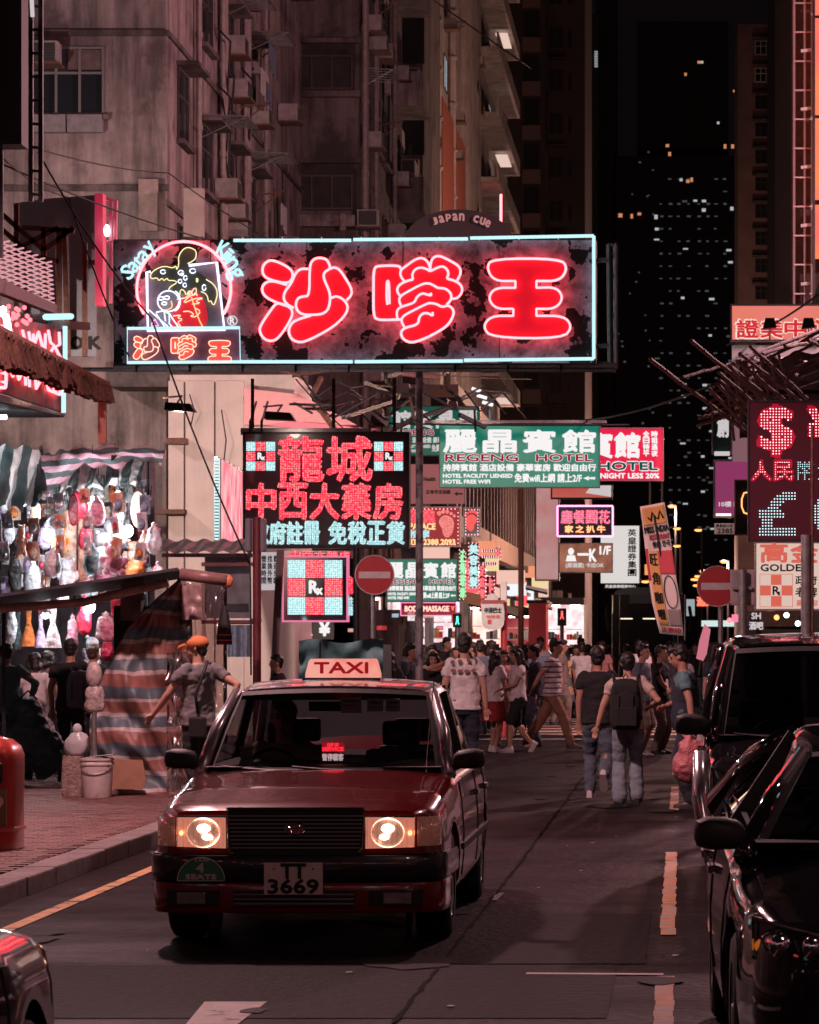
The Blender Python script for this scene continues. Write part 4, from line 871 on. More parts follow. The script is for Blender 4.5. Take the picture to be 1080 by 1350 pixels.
# hanging vertical signs along the arcade
random.seed(21)
vs = [(618,716,631,775,92,'barber style strip of blue, white and red lights hanging by the arcade',ledwh,'美容美髮'),(606,725,614,790,88,'thin green and yellow lettered strip beside the lower green sign',emi('green_tube_letters',(.4,1,.5),1.0),'正骨理療'),(632,745,640,805,95,'thin red vertical sign with glowing characters under the beige band',ledred,'足底按摩'),(641,760,652,806,98,'short crimson vertical sign near the round white board',ledred,'卡拉'),(653,722,660,738,120,'tiny dark sign with red dots on the arcade corner',ledred,'馬')]
for x0,y0,x1,y1,d,lb,mm,tt in vs:
    s = sign('hanging_sign', lb, x0, y0, x1, y1, d, maroon, .12, cat='illuminated sign', group='narrow signs hanging along the arcade'); TX(tt, x0+1, y0+1, x1-1, y1-1, d-.02, mm, s, .06, vert=True); rimdots(s, x0, y0, x1, y1, d, rimm, 5)
for i, (x0, y0, x1, y1, d) in enumerate(((636,724,656,728,96),(636,732,656,736,96),(637,741,656,745,96))): 
    s = sign('bulb_strip', 'row of red bulbs, %s of three on the arcade corner' % ['top','middle','bottom'][i], x0,y0,x1,y1,d, maroon, .1, cat='light strip'); rimdots(s, x0, y0+1, x1, y1-1, d, rimm, 3)
vp = sign('light_column', 'tall pale column sign glowing red in its middle, right of the beige band', 707, 640, 736, 764, 118, emiv('column_glow', (1,.75,.72), .5, (.9,.12,.12), .35), .3, steel, .05, cat='illuminated sign')
t_ = sign('billboard', 'red billboard top peeping over the steak house sign', 728, 640, 806, 656, 112, emiv('red_billboard', (1,.14,.1), .5, (1,.3,.25), .5), .3, dark, .05, cat='sign')
MB().poly([W(x,y,111.9) for x,y in ((780,640),(806,640),(806,655),(772,650))], (0,.02,0)).build('poster_figure', txw2, t_)
sh = sign('neon_sign', 'neon steak house sign with a pink rounded rim', 736, 668, 807, 706, 108, mat('navy_sign_face', (.02,.015,.05), .4), .2, cat='neon sign')
def rrect(x0,y0,x1,y1,r): return [(x0+r,y0),(x1-r,y0),(x1,y0),(x1,y0+r),(x1,y1-r),(x1,y1),(x1-r,y1),(x0+r,y1),(x0,y1),(x0,y1-r),(x0,y0+r),(x0,y0)]
MB().tube([W(x,y,107.9) for x, y in chaikin(rrect(735,667,808,707,4))], .03, 6, closed=True).build('neon_tube', emi('neon_tube_lilac', (1,.3,.6), 3), sh)
CHARS('廳餐園花', 740, 673, 804, 690, 107.95, led('led_rose', (1,.35,.45), 1.4, (.8,.03,.1), 16), sh, .05); CHARS('家之扒牛', 745, 693, 798, 702, 107.95, n_or, sh, .05, gap=.25)
ks = sign('light_box', 'brown karaoke light box lettered 1/F with a white cup mark', 738, 717, 807, 754, 106, emiv('brown_lit_face', (.75,.3,.18), .55, (.3,.1,.07), 1.2), .2, steel, .03, cat='illuminated sign')
TX('1/F', 791, 720, 805, 731, 105.97, txw, ks, .06); TX('一K', 762, 724, 786, 740, 105.97, txw, ks, .05); TX('(居酒屋) 卡拉OK', 746, 742, 796, 749, 105.97, txw2, ks, .05); MB().ball(W(753,727,105.98), (.1,.02,.12)).poly([W(x,y,105.97) for x,y in ((746,740),(748,732),(758,732),(760,740))], (0,.02,0)).build('cup_mark', txw, ks)
ws = sign('billboard', 'tall white billboard with one column of black characters', 792, 693, 843, 769, 125, emi('white_billboard', (1,.93,.9), .72), .3, dark, .04, cat='billboard')
TX('英皇證券集團', 828, 697, 839, 760, 124.97, txk, ws, .03, vert=True); bb = sign('panel_sign', 'dark caption strip below the tall white billboard', 795, 770, 840, 776, 125, dark, .2, cat='sign'); TX('英皇娛樂證券中心', 798, 771, 838, 775, 124.97, txw2, bb, .05)
# ---- right hand signs
DR = 40.0
cu = sign('led_sign', 'maroon money exchange board with dotted currency marks and three characters', 988, 530, 1110, 712, DR, mat('exchange_board', (.05,.008,.016), .35, emit=(.35,.01,.04), es=.07), .25, dark, .02, cat='illuminated sign')
lr = emi('led_dot_red', (1,.42,.42), 4.5); lc = emi('led_dot_ice', (.6,.95,1), 1.7)
halo = mat('led_halo_plate', (.3,.01,.03), .4, emit=(1,.005,.06), es=.3)  # bloom around the LEDs put into a glowing plate behind the dots
def boldled(ch, x0, y0, x1, y1, m, st=3.7, bold=.0, glow=None):
    if glow: TX(ch, x0-1, y0-1, x1+1, y1+1, DR-.01, glow, cu, .06, 'led_glow_backing')
    # widen the strokes by sampling shifted copies of the glyph
    nx = int((x1-x0)/st); ny = int((y1-y0)/st); fine = inside_pts(ch, nx*4, ny*4); pts = set()
    for (u, v) in fine:
        for a, b in ((0,0),(bold,0),(-bold,0),(0,bold),(0,-bold)):
            i_, j_ = int((u+a)*nx), int((v+b)*ny)
            if 0 <= i_ < nx and 0 <= j_ < ny and abs((u+a)*nx-i_-.5) < .3 and abs((v+b)*ny-j_-.5) < .3: pts.add(((i_+.5)/nx, (j_+.5)/ny))
    mb = MB(); P = rectP(x0, y0, x1, y1, DR-.015); R = st*DR/F*.27
    for u, v in pts:
        c = P(u, v); mb.add([c + Vector((R*math.cos(k*PI/3), 0, R*math.sin(k*PI/3))) for k in range(6)] + [c - Vector((0, R, 0))], [(k, (k+1) % 6, 6) for k in range(6)])
    mb.build('led_character', m, cu)
boldled('$', 1002, 537, 1045, 600, lr, 3.7, .035, glow=halo); boldled('¥', 1066, 538, 1106, 584, lr, 3.7, .035, glow=halo)
boldled('人', 992, 608, 1016, 633, lr, 2.8, 0, glow=halo); boldled('民', 1021, 608, 1045, 633, lr, 2.8, 0, glow=halo); boldled('幣', 1051, 608, 1074, 633, lc, 2.6, 0); boldled('兌', 1078, 610, 1102, 633, lc, 2.6, 0)
boldled('£', 1000, 648, 1050, 707, lc, 3.7, .035); boldled('€', 1069, 650, 1112, 706, lc, 3.7, .035)
go = sign('light_box', 'cream pharmacy light box with coral check square and black serif style name', 997, 716, 1100, 803, 44, emi('cream_lit_face', (1,.72,.62), .72), .25, mat('alu_edge', (.5,.4,.38), .4, .6), .02, cat='illuminated sign')
cor = emi('coral_print', (.85,.16,.11), .8)
CHARS('高金', 1003, 716, 1078, 741, 43.98, cor, go, .05, 'lettering'); TX('GOLDEN', 1003, 744, 1068, 753, 43.98, txk, go, .05); 
for i in range(3):
    for jj in range(3):
        if (i+jj) % 2: a = W(1002.5+i*14, 757.5+(jj+1)*14-.3, 43.985); b = W(1002.5+(i+1)*14, 757.5+jj*14+.3, 43.985); MB().box(a, (b.x,b.y-.008,b.z)).build('check_square', cor, go)
MB().tube([W(x,y,43.97) for x,y in ((1002,757),(1045,757),(1045,800),(1002,800))], .006, 4, closed=True).build('check_rim', cor, go); TX('R', 1019, 773, 1028, 784, 43.975, txk, go, .04); TX('x', 1026, 780, 1029, 785, 43.97, txk, go, .06)
TX('政府', 1049, 759, 1077, 771, 43.98, txk, go, .03); TX('老牌', 1049, 774, 1077, 787, 43.98, txk, go, .03); TX('藥房', 1050, 791, 1078, 799, 43.98, cor, go, .03)
ob = sign('billboard', 'orange pink lit billboard with red beauty centre characters and two lamps in front', 965, 403, 1100, 448, 58, emiv('sunset_lit_face', (1,.25,.16), .8, (1,.28,.3), .5), .3, dark, .03, cat='billboard')
CHARS('證美中心', 970, 421, 1096, 446, 57.985, emi('pale_outline', (1,.75,.65), 1.0), ob, .07, 'lettering_outline', .08); CHARS('證美中心', 971.5, 422, 1095, 445, 57.96, emi('red_lettering', (.75,.03,.04), .9), ob, .035, 'lettering', .1)
for i, px in enumerate((1015, 1066)):
    l = thing('flood_lamp', ['small black lamp on a rod before the orange billboard, over its middle', 'small black lamp on a rod before the orange billboard, nearest the frame edge'][i], 'lamp', W(px,432,56.8), 'flood lamps over signs')
    MB().poly([W(px+a,b,56.8) for a,b in ((-6,419),(6,419),(9,431),(-9,433))], (0,.2,0)).build('housing', black, l); MB().bar(W(px,432,56.9), W(px,450,57.6), .03).build('arm', white_p, l)
cz = sign('banner', 'grey white optician banner with slanted script under the orange billboard', 965, 455, 1100, 478, 58, mat('banner_white', (.5,.45,.45), .7, emit=(.5,.4,.4), es=.15), .1, cat='banner'); TX('Crizal Lenses', 974, 464, 1020, 473, 57.97, txk, cz, .03)
MB().box(W(962,451,57.9), W(1100,449,57.6)).build('walkway_rail', steel, ob); 
gs = sign('hanging_sign', 'dark green sign with one white character under the bamboo poles', 940, 545, 964, 597, 56, mat('dark_green_face', (.0,.05,.04), .4), .15, steel, .02, cat='sign'); TX('創', 946, 550, 960, 576, 55.98, txw2, gs, .04)
MB().box(W(942,600,55.9), W(962,596,56.1)).build('lower_edge', txw2, gs)
wp = sign('panel_sign', 'pale pink panel between the green sign and the exchange board', 966, 560, 990, 608, 55, mat('pale_pink_panel', (.55,.35,.38), .7, emit=(.6,.3,.35), es=.3), .1, cat='sign')
mg = sign('light_box', 'magenta light box with small floor lettering at its foot', 943, 608, 987, 680, 57, emiv('magenta_lit_face', (.5,.06,.22), .55, (.4,.08,.2), 2), .2, steel, .03, cat='illuminated sign'); TX('10樓 設計', 948, 661, 985, 668, 56.98, txw2, mg, .05)
MB().box(W(944,680,56.9), W(964,677,56.7)).build('lamp_strip', emi('warm_strip', (1,.7,.55), 2), mg)
tp = sign('panel_sign', 'small white telephone plate below the magenta light box', 942, 690, 968, 704, 57, mat('plate_white', (.6,.5,.48), .6, emit=(.6,.4,.38), es=.2), .05, cat='sign'); TX('2385', 946, 697, 966, 703, 56.98, txk, tp, .05); TX('專業證件相', 944, 691, 966, 695, 56.98, txk, tp, .03)
bk = sign('hanging_sign', 'black framed sign with a bent neon hook, half behind the exchange board', 970, 634, 1000, 704, 50, black, .2, mat('pink_metal_frame', (.4,.25,.25), .5), .02, cat='sign'); MB().tube([W(x,y,49.95) for x,y in ((990,648),(981,650),(978,658),(978,668),(981,676),(988,678))], .012, 6).build('neon_tube', n_or, bk)
# ---- left hand neon box and coils, receding along the pavement
Lx = -7.8
def S2(px, py, x=Lx): d = x*F/(px-VX); return Vector((x, d, Z(py, d)))
nb = thing('neon_sign', 'two row red neon box sign receding along the pavement, ice blue tubes on its end', 'neon sign', S2(40,500))
def sidequad(par, p, m, nm, x=Lx, solid=.04): return MB().add([S2(a,b,x) for a,b in p], [(0,1,2,3)]).build(nm, m, par, solid=solid)
redboard = mat('faded_red_board', (.35,.06,.08), .6, var=.4, scale=8, col2=(.12,.1,.13), mask=(.5,.56))
sidequad(nb, [(-40,410),(85,432),(85,472),(-40,440)], redboard, 'upper_board'); sidequad(nb, [(-40,440),(85,474),(83,544),(-40,505)], redboard, 'lower_board')
def neonstroke(par, pts, x=Lx+.06, r=.02, m=n_red): return MB().tube([S2(a,b,x) for a,b in pts], r, 5).build('neon_tube', m, par, smooth=True)
def lines(*L):
    for p in L: neonstroke(nb, p)
lines([(14,434),(20,450),(23,444)],[(30,436),(34,452)],[(38,438),(41,456)],[(44,440),(44,458),(51,438),(57,460)],[(60,440),(59,466)],[(64,436),(67,452),(72,456),(66,466)],[(78,438),(79,454),(73,458),(80,472)])
for k in range(14): neonstroke(nb, [(-30+k*3.1,428),(-30+k*3.1+random.uniform(0,2),442)])
lines([(14,484),(17,496),(21,482),(25,500),(31,486)],[(46,492),(48,512),(56,496)],[(61,500),(64,514),(79,520),(80,508)],[(33,490),(34,508)],[(38,492),(39,510)],[(2,482),(8,483),(8,492),(1,492),(8,493),(8,503),(1,503),(8,505),(7,511),(0,511)],[(-12,478),(-6,490),(-14,500)],[(68,505),(74,518)])
MB().tube([S2(86,430,Lx+.1), S2(86,476,Lx+.1)], .032, 6).build('neon_tube', n_cyan, nb); MB().tube([S2(84,506,Lx+.1), S2(84,544,Lx+.1)], .032, 6).build('neon_tube', n_cyan, nb)
sidequad(nb, [(-40,508),(84,546),(84,549),(-40,520)], steel, 'lower_rail'); 
MB().add([S2(-40,520), S2(84,549), S2(84,549)+Vector((-2.4,0,0)), S2(-40,520)+Vector((-2.4,0,0))], [(0,1,2,3)]).build('underside', dark, nb, solid=.03)
for k, px in enumerate((-20,5,24,42)): p = S2(px,528+ (px+40)*.2); MB().tube([p+Vector((-.3,0,-.05)), p+Vector((-1.1,0,-.05))], .03, 6).build('tube_lamp', emi('underside_tube', (.75,1,1), 4), nb)
# thatched awning across the neon box
aw = thing('awning', 'brown fringed awning strip sloping across the red neon box', 'awning', S2(70,500,-7.2))
th = mat('brown_thatch', (.12,.05,.035), .9, var=.5, scale=25)
random.seed(4)
def up(px): return 437+(px+0)*(508-437)/138
MB().bar(S2(-40,up(-40),-7.2), S2(139,up(139),-7.2), .12, .08).build('edge_board', mat('reddish_edge', (.35,.14,.1), .7, var=.3), aw)
m_ = MB()
for k in range(240):
    px = -40+k*.745; h = 44*(1-.0022*max(0,px)*1)*random.uniform(.8,1.15)*(1 if px > 0 else 1); a = S2(px,up(px)+1,-7.2); b = S2(px+random.uniform(0,4),up(px)+h*(1-.25*(px/138 if px>0 else 0)),-7.2)
    m_.bar(a+Vector((random.uniform(-.05,.05),0,0)), b+Vector((random.uniform(-.1,.1),0,0)), .085, .02)
o = m_.build('thatch_fringe', th, aw); o['kind'] = 'stuff'
p_ = S2(135,505,-7.2); MB().bar(p_, p_+Vector((0,0,-.75)), .1, .05).build('end_board', mat('reddish_edge', (0,0,0)), aw)
# coil springs of the upper sign
cs = thing('neon_sign', 'dark sign box crowned with pink neon coils, top of the left pavement signs', 'neon sign', S2(30,410))
MB().add([S2(-40,350), S2(70,402), S2(70,414), S2(-40,372)], [(0,1,2,3)]).build('ledge', dark, cs, solid=.1)
for k in range(10):
    px = -14+k*9.2; b = S2(px,366+(px+14)*.42); pts = []
    for i in range(100): t = i/99; pts.append(b + Vector((.035*math.cos(t*22*PI), .05*math.sin(t*22*PI)-t*.2, -.1+t*.6)))
    MB().tube(pts, .011, 4).build('neon_coil', emi('neon_coil_pink', (1,.45,.5), .75), cs, smooth=True)
m_ = MB(); rd_ = emi('red_bulb', (1,.1,.12), 4); 
for k in range(16): MB().ball(S2(3+random.uniform(0,40), 404+k*1.6, Lx+.1), .03, 5, 3).build('bulb', rd_, cs)
for k in range(6): MB().ball(S2(2+random.uniform(0,9), 408+k*5, Lx+.12), .045, 5, 3).build('bulb', emi('white_bulb', (.85,1,1), 6), cs)

for k in range(5): MB().bar(S2(-30,412+k*7,Lx-.3), S2(75,418+k*2.5,Lx-.2), .05).build('rail', dark, cs)
MB().bar(S2(70,428,Lx), S2(112,430,Lx), .14, .1).build('rail', mat('pale_beam', (.4,.37,.36), .7), cs); MB().tube([S2(60,418,Lx+.1), S2(94,417,Lx+.1)], .04, 6).build('neon_tube', n_cyan, cs)
# japan arch sign
ja = thing('arch_sign', 'dark arched sign with pale japanese style shop lettering peeping above the big neon sign', 'sign', W(605,310,60))
MB().poly([W(605+72*math.cos(math.radians(a)), 318-42*math.sin(math.radians(a))*1.0, 60) for a in range(0,181,10)], (0,.3,0)).build('board', mat('arch_board', (.03,.015,.02), .6), ja)
for ch, a in zip('japan cue', (124,114,104,95,86,76,66,56,47)):
    if ch == ' ': continue
    c = (605+56*math.cos(math.radians(a)), 318-32*math.sin(math.radians(a))); mb = MB(); t = math.radians((a-90)*.55); cc = W(c[0],c[1],59.98); s_ = 9*60/F
    tx_add(mb, ch, lambda u,v,p=0,q=0: cc+Vector((((u-.5)*s_*.7+p*s_)*math.cos(t)-((v-.5)*s_+q*s_)*math.sin(t), 0, ((u-.5)*s_*.7+p*s_)*math.sin(t)+((v-.5)*s_+q*s_)*math.cos(t))), .07, (0,-.002,0)); mb.build('letter', mat('pale_letter', (.5,.32,.32), .6, emit=(.5,.25,.25), es=.25), ja)
rs = sign('hanging_sign', 'tiny upright red neon strip by the far tower foot', 659, 256, 662, 294, 150, n_red, .1, cat='neon sign')
# grey hoarding and pink box at left
hb = thing('hoarding', 'plain bluish grey hoarding on a rusty frame beside a pink box', 'hoarding', W(70,470,54))
MB().poly([W(x,y,54) for x,y in ((20,268),(60,262),(126,257),(126,470),(20,470))], (0,.1,0)).build('panel', mat('grey_hoarding', (.25,.26,.3), .7, var=.2, scale=2), hb)
for k, ch in enumerate('OK'): TX(ch, 94+k*24, 444, 109+k*24, 460, 53.97, black, hb, .08)
for a, b in (((20,330),(78,300)),((78,300),(78,470)),((22,268),(22,480)),((58,300),(58,470)),((0,280),(58,330)),((0,330),(78,345)),((30,300),(98,305)),((58,330),(98,300)),((85,300),(90,470)),((0,300),(60,352)),((112,320),(112,470)),((118,345),(140,350))): MB().bar(W(*a,53), W(*b,53), .08).build('rusty_strut', rust, hb)
pk = thing('light_box', 'upright pink light box with a hooped pipe frame left of the neon emblem', 'illuminated sign', W(133,400,52))
MB().box(W(125,402,52), W(140,258,52.3)).build('box', mat('pink_box', (.8,.12,.2), .5, var=.2, scale=5, emit=(1,.05,.14), es=.32), pk)
MB().tube([W(x,y,51.9) for x,y in ((141,262),(153,265),(152,316),(141,320))], .035, 6).build('pipe_frame', mat('pink_pipe', (.8,.2,.28), .5, emit=(1,.1,.2), es=.2), pk); MB().ball(W(141,304,51.8), (.05,.05,.1)).build('bulb', emi('white_bulb', (0,0,0), 0), pk); MB().bar(W(146,262,51.9), W(146,400,51.9), .05).build('pipe_frame', mat('pink_pipe', (0,0,0)), pk)
for yy in (285,360): MB().bar(W(141,yy,51.9), W(152,yy+2,51.9), .05).build('pipe_frame', mat('pink_pipe', (0,0,0)), pk)
# dark upright sign at top left
ul = thing('sign_frame', 'black upright sign back with a steel ladder at the upper frame edge', 'sign frame', W(20,190,36))
MB().box(W(-60,190,36), W(38,-40,36.4)).build('panel', black, ul); 
for px in (41,54): MB().bar(W(px,-20 if px == 54 else -20,36), W(px,266,36), .05).build('upright', dark, ul)
for k in range(9): MB().bar(W(41,8+k*31,36), W(54,9+k*31,36), .03).build('rung', dark, ul)
MB().bar(W(2,190,36), W(2,340,36), .04).build('upright', dark, ul); MB().bar(W(42,0,35.9), W(43,22,35.9), .04).build('lit_edge', txw2, ul)
# ================================================================ vehicles
cglass = glassy('car_glass', (.55,.55,.57), .03)
dglass = glassy('tinted_car_glass', (.15,.15,.16), .02)
def interp(tab, y):
    for (a, p), (b, q) in zip(tab, tab[1:]):
        if y <= b: t = (y-a)/(b-a) if b > a else 0; t = max(0, min(1, t)); t = t*t*(3-2*t)*.5+t*.5; return p+(q-p)*t
    return tab[-1][1]
def apply_bool(o, cutters):
    for c in cutters:
        md = o.modifiers.new('b', 'BOOLEAN'); md.object = c; md.operation = 'DIFFERENCE'; md.solver = 'EXACT'
    me = bpy.data.meshes.new_from_object(o.evaluated_get(bpy.context.evaluated_depsgraph_get())); o.modifiers.clear(); o.data = me
    for c in cutters: bpy.data.objects.remove(c)
    me.polygons.foreach_set('use_smooth', [True]*len(me.polygons)); me.set_sharp_from_angle(angle=math.radians(32))
def car_shell(root, k, paint, roofm, trimm, glass):
    """k: L, W, top (hood-belt-boot heights along y), plan (half width along y), wb (windscreen base y,z), wt (top y,z), rt (rear top y,z), rb (rear base y,z), bw, tw, wheels, wr, zb"""
    L, hw = k['L'], k['W']/2; n = 64; rings = []
    for i in range(n+1):
        y = L*i/n; w_ = hw*interp(k['plan'], y); zt = interp(k['top'], y); zb = k['zb']+interp(k.get('under', [(0,.0),(L,.0)]), y); cr = interp(k['crown'], y); h = zt-zb
        half = [(0,zb),(.8,zb),(.94,zb+.03),(.985,zb+.1*h+.04),(1.0,zb+.35*h),(1.0,zb+.55*h),(.995,zb+.6*h),(.985,zb+.78*h),(.96,zt-.055),(.92,zt-.02),(.86,zt+.0*cr),(.6,zt+cr*.6),(.3,zt+cr*.92),(0,zt+cr)]
        R = [(x*w_, y, z) for x, z in half] + [(-x*w_, y, z) for x, z in reversed(half[1:-1])]
        rings.append([root.location + Vector(p) for p in R])
    body = MB().loft(rings).build('body', paint, root, smooth='auto')
    cut = []
    for yw in k['wheels']:
        for s in (-1, 1):
            m = MB(); m.cyl(root.location+Vector((s*(hw-.26),yw,k['wr'])), root.location+Vector((s*(hw+.1),yw,k['wr'])), k['wr']+.055, n=32); cut.append(m.build('cut', black))
    body_world = body; apply_bool(body_world, cut) if not cut or True else None
    # wheel wells (dark liner), wheels
    r0 = root.location
    for yw in k['wheels']:
        for s in (-1, 1):
            MB().cyl(r0+Vector((s*(hw-.262),yw,k['wr'])), r0+Vector((s*(hw-.262-.01),yw,k['wr'])), k['wr']+.05, n=24).build('wheel_well', black, root)
            wc = r0+Vector((s*(hw-.125),yw,0)); w0 = bpy.data.objects.new('wheel', None); C.objects.link(w0); w0.parent = root; w0.location = wc-r0
            wr = k['wr']; t = MB()
            prof = [(wr*.64,-.1),(wr*.9,-.1),(wr*.975,-.085),(wr,-.05),(wr,.05),(wr*.975,.085),(wr*.9,.1),(wr*.64,.1)]
            t.loft([[wc+Vector((x, rr*math.cos(2*PI*q/32), wr+rr*math.sin(2*PI*q/32))) for q in range(32)] for rr, x in prof], caps=False).build('tyre', rubber, w0, smooth='auto')
            h = MB(); h.loft([[wc+Vector((s*x, rr*math.cos(2*PI*q/24), wr+rr*math.sin(2*PI*q/24))) for q in range(24)] for rr, x in ((wr*.66,.09),(wr*.6,.095),(wr*.5,.06),(wr*.2,.075),(wr*.12,.1),(.001,.1))], caps=False)
            h.build('rim', k.get('rimm', steel), w0, smooth='auto'); h = MB()
            for q in range(12): a = 2*PI*q/12; h.ball(wc+Vector((s*.072, wr*.42*math.cos(a), wr+wr*.42*math.sin(a))), .018, 6, 4)
            h.build('rim_slots', black, w0)
    # greenhouse
    (wy, wz), (ty, tz), (ry, rz), (by, bz) = k['wb'], k['wt'], k['rt'], k['rb']; bw, tw = k['bw'], k['tw']
    def wsf(u, v, off=0):   # windscreen surface, u across -1..1, v 0 base 1 top
        w_ = bw+(tw-bw)*v; return r0+Vector((u*w_, wy+(ty-wy)*v-(.17*(1-v)+.1*v)*(1-u*u)-off, wz+(tz-wz)*v+.025*(1-u*u)*v+math.sin(v*PI)*.012))
    MB().sheet(lambda a, b: wsf((a*2-1)*.965, .02+b*.96), 16, 8).build('windscreen', glass, root, smooth=True)
    fr = MB()   # black ceramic border
    for (u0,u1,v0,v1) in ((-.97,.97,0,.05),(-.97,.97,.93,.985),(-.985,-.93,.0,.98),(.93,.985,.0,.98)): fr.sheet(lambda a, b: wsf(u0+(u1-u0)*a, v0+(v1-v0)*b, .006), 14, 6)
    fr.build('windscreen_border', black, root)
    MB().quad(r0+Vector((-bw+.02,wy-.1,wz+.03)), r0+Vector((bw-.02,wy-.1,wz+.03)), r0+Vector((bw-.02,by,bz+.035)), r0+Vector((-bw+.02,by,bz+.035))).build('cabin_lining', black, root)
    # roof
    rr_ = []; m = 22
    for i in range(m+1):
        t = i/m; y = ty+(ry-ty)*t; zc = tz+(rz-tz)*t+k['rc']*math.sin(t*PI)**.8; w_ = tw+.015+.02*math.sin(t*PI)
        dy = lambda u: -(.1 if t < .5 else -.06)*(1-u*u)*abs(1-2*t)**2
        us = [-1,-.985,-.95,-.86,-.6,-.3,0,.3,.6,.86,.95,.985,1]; top = [r0+Vector((u*w_, y+dy(u), zc+.035*(1-u*u)-(.05*max(0,(abs(u)-.86)/.14)**2))) for u in us]; bot = [r0+Vector((u*w_*.97, y+dy(u), zc-.055)) for u in reversed(us)]
        rr_.append(top+bot)
    MB().loft(rr_).build('roof', roofm, root, smooth='auto')
    # pillars
    for s in (-1, 1):
        A0 = r0+Vector((s*(bw+.02),wy-.02,wz-.03)); A1 = r0+Vector((s*(tw+.005),ty,tz-.01)); am = A0.lerp(A1,.5)+Vector((s*.02,-.015,.012))
        MB().tube([A0, am, A1], [.05,.04,.036], 8).build('pillar', roofm if k.get('silver') else paint, root, smooth=True)
        C0 = r0+Vector((s*(bw-.0),by-.05,bz-.03)); C1 = r0+Vector((s*(tw),ry-.02,rz-.02))
        if k.get('silver'): MB().poly([C0+Vector((0,-.22,0)), C0+Vector((0,.1,0)), C1+Vector((0,.05,0)), C1+Vector((0,-.12,0))], (-s*.05,0,0)).build('rear_pillar', roofm if k.get('silver') else paint, root)
        else: MB().tube([C0, C0.lerp(C1,.55)+Vector((s*.015,0,.03)), C1], [.1,.075,.05], 10).build('rear_pillar', paint, root, smooth=True)
        my = (wy+by)/2+.1; MB().bar(r0+Vector((s*(bw+.015),my,wz-.03)), r0+Vector((s*tw,my,(tz+rz)/2+.02)), .05, .09).build('door_pillar', black, root)
        gl = MB()
        a0 = A0+Vector((-s*.02,.12,.03)); a1 = A1+Vector((-s*.01,.08,0)); c0 = C0+Vector((0,-.2,.03)); c1 = C1+Vector((0,-.12,0))
        m0 = r0+Vector((s*(bw+.0),my,wz)); m1 = r0+Vector((s*(tw-.01),my,(tz+rz)/2+.02+k['rc']*.6))
        for (q0,q1,q2,q3) in ((a0,m0,m1,a1),(m0,c0,c1,m1)): MB().add([q0,q1,q2,q3], [(0,1,2,3)]).build('side_window', glass, root)
        MB().tube([A0+Vector((s*.005,.05,.02)), m0+Vector((s*.02,0,0)), C0+Vector((s*.01,-.1,.03))], .011, 5).build('window_trim', trimm, root)
        # door seams, sill moulding, handles
        hwm = hw*1.0; zt = interp(k['top'], my)
        sm_ = MB()
        for yy in (wy+.02, my, by-.35):
            ww = hw*interp(k['plan'], yy); tz_ = interp(k['top'], yy); hh = tz_-k['zb']; MB().tube([r0+Vector((s*(f_*ww+.0005),yy,z_)) for f_, z_ in ((.985,k['zb']+.1*hh+.04),(1,k['zb']+.35*hh),(1,k['zb']+.55*hh),(.985,k['zb']+.78*hh),(.962,tz_-.055))], .0045, 5).build('door_seam', black, root)
        if not k.get('mould'): MB().box(r0+Vector((s*(hwm+.012),wy-.1,k['zb']+.3*(zt-k['zb'])+.05)), r0+Vector((s*(hwm-.02),by-.2,k['zb']+.3*(zt-k['zb'])+.09))).build('side_moulding', k.get('mould', black), root, bevel=.005)
        for yy in (my-.28, by-.55): MB().box(r0+Vector((s*(hwm+.02),yy,zt-.2)), r0+Vector((s*(hwm-.02),yy+.2,zt-.165))).build('door_handle', trimm, root, bevel=.008)
        if k.get('nomir'): continue
        # mirror
        mx, myy, mz = k['mir']; mm = MB(); c = r0+Vector((s*mx,myy,mz)); a_ = k.get('ms', 1)
        mm.loft([[c+Vector((s*ux*a_, yy, uz*a_)) for ux, uz in chaikin([(-.1,-.06),(.09,-.065),(.11,.0),(.09,.065),(-.05,.06),(-.1,.02)],True,1)] if sc_ is None else [c+Vector((s*ux*a_*sc_, yy, uz*a_*sc_)) for ux, uz in chaikin([(-.1,-.06),(.09,-.065),(.11,.0),(.09,.065),(-.05,.06),(-.1,.02)],True,1)] for yy, sc_ in ((-.07,.6),(-.055,.85),(-.02,1.0),(.05,1.02))]); mo_ = mm.build('door_mirror', k.get('mirm', black), root, smooth='auto')
        MB().bar(c+Vector((-s*.06,.0,-.04)), r0+Vector((s*(bw+.0),myy+.05,wz-.01)), .05, .035).build('mirror_arm', black, mo_); MB().box(c+Vector((-.08*a_,.051,-.05*a_)), c+Vector((.08*a_,.055,.05*a_))).build('mirror_glass', chrome, mo_)
    # rear screen
    MB().sheet(lambda a, b: r0+Vector(((a*2-1)*(bw-.06+(tw-bw+.04)*b), by+(ry-by)*b+.1*(1-(a*2-1)**2)*(1-b)+.06, bz+(rz-bz)*b)), 8, 5).build('rear_screen', glass, root, smooth=True)
    # wipers, dash, seats, wheel
    for u in (-.35, .25): MB().tube([wsf(u+.1,.0,.03), wsf(u-.25,.03,.03), wsf(u-.5,.06,.03)], [.014,.01,.007], 5).build('wiper', black, root)
    seatm = mat('seat_vinyl', (.05,.04,.04), .55)
    MB().box(r0+Vector((-bw+.03,wy+.02,wz-.25)), r0+Vector((bw-.03,wy+.4,wz-.05))).build('dashboard', mat('dash_plastic', (.02,.02,.022), .5), root, bevel=.04)
